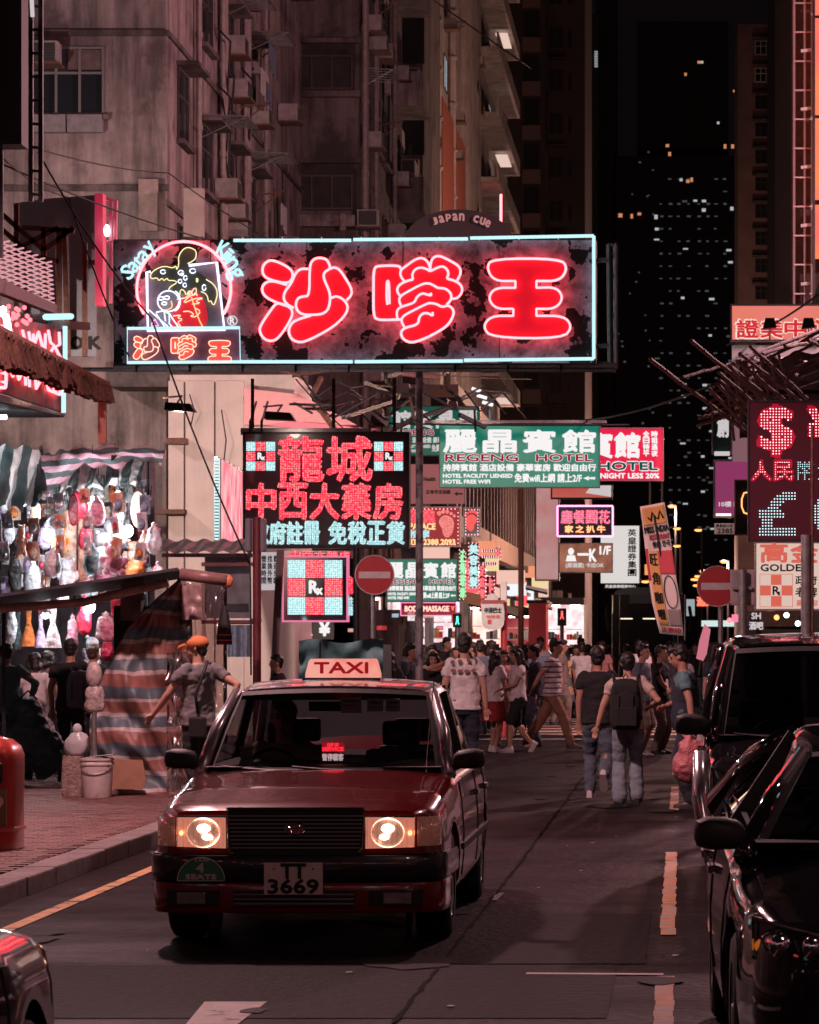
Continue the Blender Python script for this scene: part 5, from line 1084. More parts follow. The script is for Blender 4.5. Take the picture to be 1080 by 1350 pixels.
    for x in (-.37, .37):
        for yy in (wy+1.05, wy+1.95):
            st = MB().box(r0+Vector((x-.24,yy-.45,.42)), r0+Vector((x+.24,yy+.05,.6))).box(r0+Vector((x-.23,yy,.55)), r0+Vector((x+.23,yy+.12,tz-.38))).build('seat', seatm, root, bevel=.04)
            MB().box(r0+Vector((x-.12,yy+.02,tz-.36)), r0+Vector((x+.12,yy+.1,tz-.2))).build('headrest', seatm, st, bevel=.03)
    MB().tube([r0+Vector((-.37+.17*math.cos(a*PI/10),wy+.45,wz-.03+.15*math.sin(a*PI/10))) for a in range(20)], .013, 6, closed=True).build('steering_wheel', black, root)
    return wsf
taxi = thing('taxi', 'red taxi with silver roof, lit roof sign and both headlights on, in the left lane', 'taxi', (-2.183,18.1,0))
redp = mat('taxi_red_paint', (.2,.006,.01), .2, var=.1, scale=2, coat=1, spec=.6); silver = mat('taxi_silver_roof', (.42,.38,.39), .25, .6, coat=.8)
K = dict(L=4.68, W=1.695, zb=.21, wheels=(.83,3.61), wr=.315,
  top=[(0,.79),(.12,.815),(.6,.875),(1.3,.945),(1.7,.955),(3.9,.965),(4.5,.93),(4.68,.9)], crown=[(0,.0),(.12,.02),(.7,.04),(1.4,.03),(3.9,.03),(4.68,.01)],
  plan=[(0,.86),(.06,.93),(.2,.965),(.6,.985),(1.3,1.0),(3.6,1.0),(4.4,.96),(4.62,.91),(4.68,.86)], under=[(0,.1),(.25,0),(4.2,0),(4.68,.14)],
  wb=(1.42,.955), wt=(2.02,1.435), rt=(3.3,1.44), rb=(3.95,.97), bw=.735, tw=.61, rc=.04, silver=True, mir=(.875,1.42,1.03), ms=.95)
wsT = car_shell(taxi, K, redp, silver, chrome, cglass); r0 = taxi.location
T = lambda x, y, z: r0+Vector((x,y,z))
# grille
gr = MB().poly([T(-.385,-.03,.8),T(.385,-.03,.8),T(.375,-.03,.585),T(.355,-.03,.56),T(-.355,-.03,.56),T(-.375,-.03,.585)], (0,.06,0)).build('grille', black, taxi)
for k_ in range(9): z = .578+k_*.0225; w_ = .362+.002*k_; MB().box(T(-w_,-.048,z),T(w_,-.031,z+.006)).build('slat', mat('grille_slat', (.4,.37,.37), .3, .8), gr)
MB().tube([T(x,-.045,z) for x, z in ((-.388,.803),(.388,.803),(.38,.58),(.355,.553),(-.355,.553),(-.38,.58))], .008, 6, closed=True).build('grille_rim', chrome, gr)
for a, b in ((.055,.036),(.026,.034)): MB().tube([T(a*math.cos(t*PI/10),-.062,.69+b*math.sin(t*PI/10)) for t in range(20)], .0045, 5, closed=True).build('emblem', chrome, gr)
MB().tube([T(.036*math.cos(t*PI/10),-.062,.706+.014*math.sin(t*PI/10)) for t in range(20)], .0045, 5, closed=True).build('emblem', chrome, gr)
MB().poly([T(.05*math.cos(t*PI/8),-.056,.69+.032*math.sin(t*PI/8)) for t in range(16)], (0,.006,0)).build('emblem_plate', mat('emblem_red', (.5,.12,.1), .3, .5), gr)
# headlights
lampbody = mat('lamp_reflector', (.7,.5,.42), .25, .9, var=.5, scale=30, emit=(1,.42,.28), es=.25); clearp = glassy('clear_lens', (.88,.85,.84), .02)
hot = emi('headlamp_bulb', (1,.62,.46), 14); warmr = mat('lamp_warm_reflector', (.75,.4,.3), .35, .5, var=.5, scale=22, emit=(1,.33,.22), es=.5)
for s in (-1, 1):
    hl = MB().poly([T(s*.395,-.035,.755),T(s*.67,-.02,.755),T(s*.67,-.02,.585),T(s*.395,-.035,.575)], (0,.05,0)).build('headlight', warmr, taxi)
    MB().tube([T(s*x,-.04,z) for x, z in ((.392,.757),(.672,.757),(.672,.583),(.392,.573))], .007, 5, closed=True).build('lamp_rim', chrome, hl)
    MB().lathe((0,0,0), [(.001,0),(.04,.006),(.07,.02),(.08,.04)], 20)
    bowl = MB(); cx = s*.52; rings = []
    for rr, yy in ((.085,-.048),(.074,-.036),(.05,-.034),(.02,-.034)): rings.append([T(cx+rr*1.12*math.cos(2*PI*q/24), yy, .667+rr*math.sin(2*PI*q/24)) for q in range(24)])
    bowl.loft(rings, caps=False).build('reflector_bowl', lampbody, hl, smooth=True)
    MB().ball(T(cx,-.045,.69), (.036,.012,.024), 12, 8).build('bulb', hot, hl); MB().ball(T(cx-s*.02,-.048,.642), (.028,.01,.016), 10, 6).build('bulb', hot, hl); MB().ball(T(s*.645,-.04,.665), (.012,.01,.014), 8, 6).build('bulb', emi('side_bulb', (1,.3,.1), 5), hl)
    m_ = MB()
    for q in range(9): x = .405+q*.028; m_.box(T(s*x,-.062,.588),T(s*(x+.003),-.058,.742))
    m_.build('lens_rib', clearp, hl)
    mk_ = MB(); mk_.sheet(lambda a, b: T(s*(.685+.115*math.sin(a*PI/2)), -.018+.19*(1-math.cos(a*PI/2)), .59+.165*b), 6, 1); mk_.build('corner_lamp', mat('corner_lamp_lens', (.42,.28,.24), .12, .3, coat=1, var=.4, scale=20, emit=(1,.3,.2), es=.07), taxi, smooth=True, solid=.015)
# bumper: black upper band and red lower apron, wrapped round the corners
def wrap(z0, z1, out, w_, nm, m, back=.75, y0=-.09):
    pts = [(-w_,back),(-w_,.25),(-w_*.985,.1),(-w_*.93,.0),(-w_*.8,-.05),(-w_*.4,-.085),(0,-.09),(w_*.4,-.085),(w_*.8,-.05),(w_*.93,.0),(w_*.985,.1),(w_,.25),(w_,back)]
    q = chaikin(pts, False, 2); rings = []
    for x, y in q:
        n_ = Vector((x*.25, y-.9, 0)).normalized(); o = T(x,y,0)
        rings.append([o+Vector((0,0,z0))-n_*.0, o+n_*out*.7+Vector((0,0,z0+.01)), o+n_*out+Vector((0,0,z0+.03)), o+n_*out+Vector((0,0,z1-.025)), o+n_*out*.75+Vector((0,0,z1-.005)), o+Vector((0,0,z1)), o-n_*.05+Vector((0,0,z1)), o-n_*.05+Vector((0,0,z0))])
    return MB().loft(rings).build(nm, m, taxi, smooth='auto')
bump = wrap(.395,.545,.035,.838,'bumper',mat('bumper_black', (.016,.015,.016), .3, coat=.6)); ap = wrap(.215,.39,.018,.832,'bumper_apron',redp, back=.45)
MB().tube([T(x,y-.03,.548) for x, y in chaikin([(-.84,.1),(-.7,-.04),(-.3,-.085),(.3,-.085),(.7,-.04),(.84,.1)],False,2)], .006, 5).build('bumper_strip', chrome, bump)
MB().box(T(-.34,-.125,.255),T(.34,-.1,.345)).build('air_intake', black, ap); 
for k_ in range(3): MB().box(T(-.34,-.13,.27+k_*.026),T(.34,-.126,.276+k_*.026)).build('intake_bar', mat('grille_slat', (0,0,0)), ap)
for s in (-1, 1):
    MB().box(T(s*.42,-.105,.26),T(s*.72,-.06,.345)).build('fog_recess', black, ap); MB().box(T(s*.5,-.112,.27),T(s*.66,-.1,.335)).build('fog_lamp', mat('fog_lens', (.35,.3,.3), .15, .4, var=.3, scale=30), ap, bevel=.01)
# number plate
pl = MB().box(T(-.165,-.15,.325),T(.165,-.135,.505)).build('number_plate', mat('plate_cream', (.82,.68,.6), .5, var=.12, scale=12), taxi, bevel=.004)
def carTX(body, x0, z0, x1, z1, y, m, par, bold=.05, nm='lettering', root=None):
    root = root or r0
    mb = MB(); h = z1-z0; tx_add(mb, body, lambda u,v,a=0,b=0: root+Vector((x0+(x1-x0)*u+a*h, y, z1-h+h*v+b*h)), bold, (0,-.0006,0), n=8); return mb.build(nm, m, par)
carTX('TT', -.068,.418,.068,.498,-.1505,black,pl,.06); carTX('3669', -.14,.334,.14,.41,-.1505,black,pl,.06)
for x in (-.11,.11): MB().ball(T(x,-.151,.47), .006, 6, 4).build('plate_screw', rust, pl)
# green seats badge
bd_ = MB().poly([T(-.655,-.13,.4)]+[T(-.52+.135*math.cos(PI-t*PI/16),-.13,.4+.135*math.sin(PI-t*PI/16)) for t in range(1,16)]+[T(-.385,-.13,.4)], (0,.01,0)).build('seat_badge', mat('badge_green', (.04,.22,.11), .4), taxi)
bt = mat('badge_white', (.7,.62,.58), .5); MB().tube([T(-.655,-.133,.402)]+[T(-.52+.133*math.cos(PI-t*PI/16),-.133,.402+.13*math.sin(PI-t*PI/16)) for t in range(0,17)]+[T(-.655,-.133,.402)], .003, 4).build('badge_rim', bt, bd_)
carTX('4', -.545,.45,-.505,.5,-.1325,bt,bd_,.06); carTX('SEATS', -.605,.412,-.435,.438,-.1325,bt,bd_,.1); carTX('TAXI', -.56,.51,-.48,.528,-.1325,bt,bd_,.08)
# roof sign
ts = MB().loft([[T(x*.225,y,z) for x, y in ((-1,2.42),(-.97,2.4),(.97,2.4),(1,2.42),(1,2.6),(-1,2.6))] if False else [T(x*k1,y,z) for x, y in ((-1,2.43-k2),(-.95,2.4-k2),(.95,2.4-k2),(1,2.43-k2),(1,2.6+k2*.3),(-1,2.6+k2*.3))] for z, k1, k2 in ((1.515,.235,.02),(1.54,.235,.018),(1.62,.215,.0),(1.635,.205,-.012))]).build('roof_sign', emiv('taxi_sign_face', (1,.27,.21), .9, (1,.42,.34), 9), taxi)
carTX('TAXI', -.17,1.545,.17,1.612,2.372,mat('taxi_letter_red', (.4,.01,.02), .4, emit=(.5,.01,.02), es=.5),ts,.06); MB().box(T(-.25,2.37,1.5),T(.25,2.63,1.514)).build('sign_base', chrome, ts)
# in the cab: driver, service light, papers, toy
svc = thing('service_sign', 'small glowing red service sign with white characters, standing behind the taxi windscreen', 'sign', T(.02,1.75,.95))
m_ = emi('service_red', (1,.03,.05), 2.2); MB().box(T(-.055,1.75,1.06),T(.085,1.76,1.12)).build('panel', mat('service_red_panel', (.4,.02,.02), .4, emit=(1,.02,.04), es=.5), svc); MB().box(T(-.055,1.75,1.0),T(.085,1.76,1.055)).build('panel', black, svc)
carTX('OUT OF',-.02,1.095,.05,1.115,1.747,m_,svc,.1); carTX('SERVICE',-.05,1.068,.08,1.09,1.747,m_,svc,.1); carTX('暫停載客',-.05,1.008,.08,1.05,1.747,emi('service_white',(1,.7,.7),.9),svc,.05); MB().cyl(T(.015,1.755,.94),T(.015,1.755,1.0),.01,n=6).build('stalk', black, svc)
papm = mat('notice_paper', (.88,.82,.66), .8)
for i, (x0,x1,z0,z1,nm) in enumerate(((.05,.18,1.3,1.4,'largest of the three'),(.215,.315,1.31,1.39,'middle one of the three'),(.33,.42,1.31,1.39,'outer one of the three'))):
    p_ = thing('notice', 'paper notice behind the taxi windscreen, '+nm, 'notice', T((x0+x1)/2,1.87,z0), 'papers behind the taxi windscreen'); MB().box(T(x0,1.87,z0),T(x1,1.873,z1)).build('sheet', papm, p_); MB().box(T(x0+.015,1.866,z1-.03),T(x1-.015,1.869,z1-.02)).box(T(x0+.015,1.866,z1-.055),T(x1-.03,1.869,z1-.05)).build('print', mat('faint_print', (.25,.2,.18), .8), p_)
MB().box(T(-.16,1.95,1.31),T(.12,1.97,1.37)).build('rear_view_mirror', black, taxi, bevel=.01)
toy = thing('plush_toy', 'small pale plush toy on the taxi dashboard before the driver', 'toy', T(-.5,1.6,.93)); MB().ball(T(-.5,1.6,.98),(.05,.05,.06)).ball(T(-.5,1.59,1.05),.042).ball(T(-.53,1.59,1.09),.016).ball(T(-.47,1.59,1.09),.016).ball(T(-.56,1.59,.95),(.03,.04,.03)).build('toy_body', mat('plush_pale', (.5,.5,.42), .9), toy, smooth=True)
# wing corner things: side repeater, arial
for s in (-1,1): MB().box(T(s*.85,1.15,.66),T(s*.838,1.22,.69)).build('side_repeater', mat('corner_lamp_lens', (0,0,0)), taxi)
MB().cyl(T(.62,1.35,.93),T(.66,1.5,1.5),.004,n=5).build('aerial', chrome, taxi)
# ---------------- other vehicles
blackp = mat('black_car_paint', (.012,.011,.013), .07, coat=1, spec=.6); pinkrefl = blackp
def lamp_set(root, x0, x1, z0, z1, y, slant=.15, m=None):
    R = root.location
    for s in (-1,1):
        q = [(x0,z0+.03),(x1,z0+.05),(x1,z1),(x0+.1,z1-.05),(x0,z0+.1)]
        h = MB().loft([[R+Vector((s*x, y+yy+slant*max(0,(x-x0)/(x1-x0))**2, z)) for x, z in q] for yy in (0,.12)]).build('headlight', mat('dark_lamp_body', (.25,.24,.25), .1, .95), root)
        for k_ in range(9): MB().bar(R+Vector((s*(x0+.03+k_*(x1-x0)*.1), y-.016+slant*(k_*.1)**2, z0+.08)), R+Vector((s*(x0+.05+k_*(x1-x0)*.1), y-.012+slant*(k_*.1)**2, z1-.06)), .008).build('reflector_fin', chrome, h)
        MB().tube([R+Vector((s*x, y-.02+slant*max(0,(x-x0)/(x1-x0))**2, z)) for x, z in q], .009, 6, closed=True).build('lamp_rim', chrome, h)
        for k_ in range(3): c = R+Vector((s*(x0+.06+k_*(x1-x0)*.3), y-.012+slant*(k_*.3)**2, (z0+z1)/2+.01)); MB().lathe((0,0,0),[(0,0)],3); MB().ball(c, (.045,.02,.045), 12, 8).build('projector', chrome, h, smooth=True)
        MB().ball(R+Vector((s*(x1-.04),y+slant-.02,z0+.09)), (.035,.03,.03), 8, 6).build('indicator', mat('amber_lens', (.8,.25,.05), .15, coat=1, emit=(1,.25,.03), es=.3), h)
sed = thing('parked_car', 'black saloon car facing the camera, its door mirror sticking into the lane', 'car', (1.06,11.35,0))
K2 = dict(K); K2.update(L=4.5, W=1.76, zb=.2, wheels=(.88,3.5), wr=.32, top=[(0,.66),(.1,.72),(.6,.8),(1.2,.88),(1.5,.92),(3.9,.97),(4.35,.98),(4.5,.92)], crown=[(0,.0),(.12,.03),(.7,.06),(1.4,.05),(3.9,.03),(4.5,.01)],
  plan=[(0,.66),(.08,.82),(.2,.9),(.5,.965),(1.2,1.0),(3.4,1.0),(4.2,.93),(4.42,.84),(4.5,.74)], wb=(1.25,.93), wt=(2.15,1.28), rt=(3.2,1.34), rb=(4.0,1.0), bw=.77, tw=.5, rc=.05, silver=False, mir=(.88,1.32,.985), ms=1.0, mould=blackp)
car_shell(sed, K2, blackp, blackp, chrome, dglass); lamp_set(sed, .42, .8, .55, .74, .0, .28)
R = sed.location
g_ = MB().poly([R+Vector(v) for v in ((-.4,-.02,.64),(.4,-.02,.64),(.34,-.02,.42),(-.34,-.02,.42))], (0,.05,0)).build('grille', black, sed)
for k_ in range(5): MB().box(R+Vector((-.36,-.035,.45+k_*.038)), R+Vector((.36,-.022,.462+k_*.038))).build('slat', chrome, g_)
MB().box(R+Vector((-.7,-.03,.24)), R+Vector((.7,.02,.36))).build('lower_intake', black, sed, bevel=.03); MB().box(R+Vector((-.26,-.045,.44)), R+Vector((.26,-.036,.55))).build('number_plate', mat('plate_cream', (0,0,0)), sed)
sed.rotation_euler.z = math.radians(1.2)
van = thing('parked_van', 'tall black people carrier with chrome headlights, parked behind the black saloon', 'van', (1.02,21.2,0))
K3 = dict(K); K3.update(L=4.75, W=1.76, zb=.22, wheels=(.9,3.75), wr=.34, top=[(0,.8),(.1,.86),(.5,.97),(.95,1.06),(1.4,1.07),(4.4,1.1),(4.75,1.08)], crown=[(0,.0),(.12,.03),(.7,.05),(1.4,.02),(4.75,.01)],
  plan=[(0,.7),(.08,.86),(.2,.94),(.5,.98),(1.2,1.0),(4.3,1.0),(4.65,.95),(4.75,.88)], wb=(.98,1.07), wt=(1.62,1.7), rt=(4.45,1.72), rb=(4.7,1.1), bw=.79, tw=.68, rc=.07, silver=False, mir=(.955,1.05,1.17), ms=1.15, mould=blackp)
car_shell(van, K3, blackp, blackp, chrome, dglass); lamp_set(van, .4, .83, .5, .9, -.01, .2); R = van.location
g_ = MB().poly([R+Vector(v) for v in ((-.42,-.02,.84),(.42,-.02,.84),(.38,-.02,.5),(-.38,-.02,.5))], (0,.05,0)).build('grille', black, van)
for k_ in range(6): MB().box(R+Vector((-.4,-.045,.53+k_*.055)), R+Vector((.4,-.022,.555+k_*.055))).build('slat', chrome, g_)
for s in (-1,1): MB().tube([R+Vector((s*.9,.2,1.0)), R+Vector((s*.9,.05,.7)), R+Vector((s*.86,.02,.45)), R+Vector((s*.8,-.02,.3))], [.05,.06,.055,.03], 8).build('corner_reflection', mat('satin_silver', (.75,.7,.72), .2, .8), van, smooth=True)  # pale strips standing in for the reflection on the fender corners
MB().box(R+Vector((-.26,-.05,.4)), R+Vector((.26,-.03,.5))).build('number_plate', mat('plate_cream', (0,0,0)), van)
rc = thing('moving_car', 'rounded rear corner of a dark glossy car at the lower left, streaked with neon reflections', 'car', (-2.76,10.25,0))
K4 = dict(K2); K4.update(nomir=True, top=[(0,.74),(.1,.8),(.6,.87),(1.2,.88),(1.5,.9),(3.7,.92),(4.2,.9),(4.4,.86),(4.5,.76)], rb=(3.8,.95))
car_shell(rc, K4, mat('dark_red_car_paint', (.03,.006,.012), .12, coat=1), blackp, chrome, dglass); R = rc.location
for s in (-1,1): MB().ball(R+Vector((s*.68,4.42,.7)), (.15,.08,.07), 12, 8).build('tail_light', mat('tail_lens', (.4,.01,.02), .15, coat=1), rc, smooth=True)
rc.rotation_euler.z = math.radians(180)
# bus far down the street
bus = thing('bus', 'dark coach standing across the junction behind the tilted cloth banner', 'bus', (-1.1,105,0))
bp = mat('dark_bus_paint', (.008,.008,.01), .3, coat=.15, spec=.3); b0 = X(806,105); b1 = X(905,105)
MB().loft([[Vector((x, y, z)) for x, z in chaikin([(b0,.35),(b1,.35),(b1,3.2),(b1-.25,3.55),(b0+.25,3.55),(b0,3.2)],True,1)] for y in (105,105.05,116)]).build('body', bp, bus, smooth='auto')
MB().box((b0+.07,104.93,.75),(b1-.07,104.99,3.3)).build('windscreen', mat('bus_glass', (.006,.006,.008), .08, spec=.25), bus, bevel=.02)
for x in (b0+.05,b1-.05,b0+.28,b1-.28): MB().tube([(x,104.9,.5),(x,104.88,2),(x,104.9,3.3)], .025, 6).build('edge_reflection_strip', chrome, bus)  # strips added to show light reflected along the coach edges
for x in (b0+.5,-1.1,b1-.5): MB().box((x-.2,104.9,2.5),(x+.2,104.92,2.54)).build('cabin_lamp', emi('cabin_lamp', (1,.7,.5), 1.5), bus)
MB().box((b0+.6,104.9,3.02),(b1-.6,104.98,3.3)).build('destination_board', mat('destination_board', (.02,.02,.02), .4), bus)
MB().box(W(850,744,104.88), W(862,758,104.89)).build('route_light', emi('route_orange', (1,.4,.15), .9), bus)
for x in (b0+.35, b1-.35): MB().ball((x,104.95,.8), (.18,.05,.1)).build('headlight', chrome, bus); MB().tube([(x+(-.45 if x < -1.2 else .45),104.9,2.9),(x+(-.5 if x < -1.2 else .5),104.6,2.6),(x+(-.45 if x < -1.2 else .45),104.6,2.1)], .06, 6).build('mirror', black, bus)
for k_ in range(3): MB().cyl((b0+.1,107+k_*3.6,.5),(b0+.4,107+k_*3.6,.5),.5,n=16).build('wheel', rubber, bus)
# ================================================================ stalls and small things on the pavement
random.seed(31)
can_s = stripes('striped_canvas', [(.5,(.8,.78,.78)),(1.0,(.1,.14,.145))], .21, 'X', warp=.35, thin=.55); can_p = stripes('pink_striped_canvas', [(.5,(.75,.42,.52)),(1.0,(.1,.14,.145))], .17, 'Z', warp=.5, thin=.5)
stall = thing('market_stall', 'brightly lit toy and clothes stall under a pink, white and green striped canvas', 'market stall', (-7.6,40,.115))
def canv(topl, botl, d0, d1, amp, m, name='canopy', par=stall, fr=9):
    def fn(u, v):
        def at(L): 
            for (a, b) in zip(L, L[1:]):
                if u*(len(L)-1) <= L.index(b): t = u*(len(L)-1)-L.index(a); return (a[0]+(b[0]-a[0])*t, a[1]+(b[1]-a[1])*t)
            return L[-1]
        a = at(topl); b = at(botl); px = a[0]+(b[0]-a[0])*v; py = a[1]+(b[1]-a[1])*v; d = d0+(d1-d0)*v
        return W(px, py, d) + Vector((0, amp*math.sin(u*fr*PI+v*3)*(.3+v)+.12*noise.noise(Vector((u*9,v*5,3))), amp*.4*math.sin(u*fr*1.3*PI)))
    return MB().sheet(fn, 60, 14).build(name, m, par, smooth=True)
canv([(-60,582),(0,588),(50,590),(62,640)], [(-60,660),(0,668),(30,672),(62,655)], 38.6, 38.0, .08, can_s)
canv([(52,588),(62,600),(80,594),(110,588),(165,590),(218,590)], [(30,670),(66,652),(110,612),(150,618),(190,604),(214,612)], 40, 38.2, .07, can_p)
canv([(74,612),(100,606),(150,608),(190,606)], [(60,655),(88,650),(140,642),(186,640)], 39.6, 39.2, .06, can_s)
for px in (0, 78, 98, 160, 195): MB().cyl((X(px,40),40,.1),(X(px,40),40,Z(600,40)),.018,n=6).build('stall_pole', dark, stall)
for py in (640, 700, 792): MB().bar(W(-30,py,40.3), W(200,py+2,40.3), .03).build('stall_rail', dark, stall)
MB().box(W(-60,1015,41.8), W(205,600,41.9)).build('back_sheet', mat('stall_back_sheet', (.2,.18,.2), .8, var=.5, scale=3), stall)
for k, (px, py) in enumerate(((122,662),(156,655),(170,700),(62,705),(30,660),(60,808),(120,800))):
    b = thing('hanging_bulb', 'bare white bulb hanging in the toy stall, %s' % ['beside the red and pink plush bags','brightest, in the middle of the clear bags','low among the pink toys','by the salmon bag','near the canvas corner','over the dress rack','over the back of the dress rack'][k], 'bulb', W(px,py,39.2), 'bare bulbs in the toy stall')
    MB().ball(W(px,py,39.2), (.055,.055,.075), 10, 8).build('bulb_glass', emi('stall_bulb', (.9,.97,1), 12), b); MB().cyl(W(px,py,39.2)+Vector((0,0,.07)), W(px,py,39.2)+Vector((0,0,.14)), .022).build('socket', black, b)
    MB().cyl(W(px,py,39.2)+Vector((0,0,.14)), W(px,py,39.2)+Vector((0,0,.7)), .006,n=4).build('flex', wirem, b)
    if k < 7:
        l = bpy.data.lights.new('bulb_light', 'POINT'); l.energy = 24 if k < 5 else 17; l.color = (.9,.96,1); l.shadow_soft_size = .08; lo = bpy.data.objects.new('bulb_light', l); C.objects.link(lo); lo.parent = b; lo.location = (0,-.12,-.02)
cols = dict(pink=(.75,.3,.42), red=(.6,.03,.07), white=(.75,.73,.75), orange=(.8,.25,.07), salmon=(.75,.38,.28), teal=(.12,.2,.22), grey=(.35,.35,.38), cream=(.75,.62,.5), lilac=(.5,.38,.6), blue=(.3,.36,.5), black=(.03,.03,.03), clear=(.75,.8,.85))
def gm(c, plastic=True):
    k = cols[c]; c2 = {'clear':(.6,.2,.25),'white':(.45,.4,.5),'pink':(.8,.6,.65),'red':(.3,.01,.03),'salmon':(.6,.5,.45),'grey':(.1,.1,.13),'cream':(.6,.2,.12)}.get(c, tuple(v*.4 for v in k))
    return mat('goods_'+c+('_film' if plastic else '_cloth'), k, .25 if plastic else .9, var=.45, scale=11, coat=.4 if plastic else 0, col2=c2, mask=(.5,.58), bump=.6, bscale=10)
def bagmesh(c, w_, h, seed, amp=1):
    mb = MB(); prof = []
    for i in range(13):
        t = i/12; r = w_/2*(max(0,math.sin(min(1,t*1.04)*PI*.98))**.38)*(1.08-.3*t) if t < .88 else w_*.1*(1+(t-.88)*5); prof.append((max(.005,r), h*(t-1)))
    rings = []
    for i, (r, z) in enumerate(prof):
        R = []
        for k in range(16):
            a = 2*PI*k/16; n_ = 1+.42*amp*noise.noise(Vector((math.cos(a)*1.5+seed,math.sin(a)*1.5,z*7+seed)))+.16*noise.noise(Vector((math.cos(a)*4,math.sin(a)*4+seed,z*19)))+.14*amp*math.cos(a*5+seed*3)*max(.25,1+z/h*1.5); R.append(Vector(c)+Vector((r*n_*math.cos(a), .55*r*n_*math.sin(a), z)))
        rings.append(R)
    return mb.loft(rings)
def plush(c, w_, h, seed, m, par):
    c = Vector(c); MB().ball(c-Vector((0,0,h*.62)), (w_*.4,w_*.3,h*.34), 12, 9).ball(c-Vector((w_*.3,0,h*.9)), (w_*.16,w_*.16,h*.12)).ball(c-Vector((-w_*.3,0,h*.9)), (w_*.16,w_*.16,h*.12)).ball(c-Vector((w_*.42,0,h*.55)), (w_*.14,w_*.12,h*.14)).ball(c-Vector((-w_*.42,0,h*.55)), (w_*.14,w_*.12,h*.14)).build('toy_body', m, par, smooth=True)
    MB().ball(c-Vector((0,w_*.05,h*.24)), (w_*.34,w_*.3,h*.2), 12, 9).ball(c-Vector((w_*.25,0,h*.06)), w_*.11).ball(c-Vector((-w_*.25,0,h*.06)), w_*.11).build('toy_head', m, par, smooth=True)
def dress(c, w_, h, m, par):
    c = Vector(c); rings = []
    for t, ww in ((0,.28),(.04,.42),(.2,.4),(.36,.3),(.42,.3),(.6,.6),(.8,.85),(1,1)):
        rings.append([c+Vector((ww*w_/2*math.cos(2*PI*k/24)*(1+.12*math.sin(k*2.6)*t), ww*w_*.22*math.sin(2*PI*k/24)*(1+.3*math.sin(k*2.6)*t), -h*t)) for k in range(24)])
    MB().loft(rings, caps=False).build('skirt', m, par, smooth=True); MB().tube([c+Vector((-w_*.2,0,-.01)), c+Vector((0,0,.05)), c+Vector((w_*.2,0,-.01))], .008, 5).tube([c+Vector((0,0,.05)), c+Vector((.02,0,.12))], .006, 4).build('hanger', dark, par)
items = [ # px, py(top), w, h, kind, colour, where
 (97,650,14,44,'mirror','pink','at the left of the red bag'),(107,640,24,50,'bag','red','topmost of the red ones'),(113,690,22,42,'bag','red','under the topmost red bag'),(128,655,30,44,'bag','pink','right of the topmost red bag'),
 (158,652,26,56,'bag','clear','round the brightest bulb'),(182,648,20,48,'mirror','salmon','oval, right of the clear bag'),(203,690,28,48,'bag','clear','far right, in clear film'),(104,672,46,100,'zipbag','salmon',''),
 (138,700,34,50,'plush','white','in the middle'),(158,690,26,34,'bag','salmon','below the clear bag'),(150,716,34,42,'plush','pink','seated at the middle'),(178,712,30,36,'plush','cream','right of the pink one'),(178,734,34,34,'bag','orange','lowest, bright'),(120,716,26,50,'bag','teal','dark, beneath the red pair'),
 (138,742,40,30,'bag','pink','lowest pink one'),(160,712,16,12,'ball','blue',''),(72,680,26,30,'balloon','grey','near the canvas'),(82,655,20,30,'balloon','teal','upper dark one'),(60,690,24,40,'bag','lilac','left of the toys'),(78,694,26,34,'plush','orange','small, left side'),(70,722,30,46,'bag','white','left, pale one'),(90,735,26,44,'plush','white','left, lower'),
 (44,740,30,60,'bag','white','beneath the salmon bag'),(60,780,22,30,'plush','clear','low left'),(196,745,22,30,'bag','grey','low right grey'),(208,742,22,36,'bag','clear','low right clear'),(92,640,14,26,'bag','black','upper dark bag'),(20,730,20,60,'bag','black','far left, dark'),(12,680,20,44,'bag','grey','far left, upper'),(14,790,20,70,'bag','grey','far left, lower'),
 (28,690,16,44,'plush','salmon','far left'),(170,640,12,24,'box','black','hung from the rail by the bulb'),(130,626,16,30,'box','black','hung by the canvas middle'),(152,600,10,30,'box','black','hung under the canvas'),
 (38,800,20,52,'dress','orange','orange one on the lower rack'),(54,806,16,48,'dress','lilac','lilac one on the lower rack'),(70,800,22,54,'dress','white','white one on the lower rack'),(24,806,14,50,'dress','teal','dark one on the lower rack'),(96,812,22,50,'bag','pink','pink, behind the shoppers'),(112,786,24,60,'bag','red','long crimson, under the canopy'),(140,808,34,44,'bag','pink','big pink, under the canopy'),(122,838,26,40,'plush','white','white, above the shoppers'),(142,842,22,34,'bag','red','red, beside the tarpaulin'),(160,790,26,22,'box','red','flat red pack under the canopy'),
 (6,640,26,40,'bag','white','at the canvas foot, far left'),(48,660,18,30,'bag','cream','by the canvas foot'),(190,700,16,44,'bag','cream','right of the clear bag, slim'),(146,684,18,22,'balloon','white','small white'),(118,760,30,36,'bag','clear','low middle, clear'),(84,770,20,36,'bag','clear','low left, clear')]
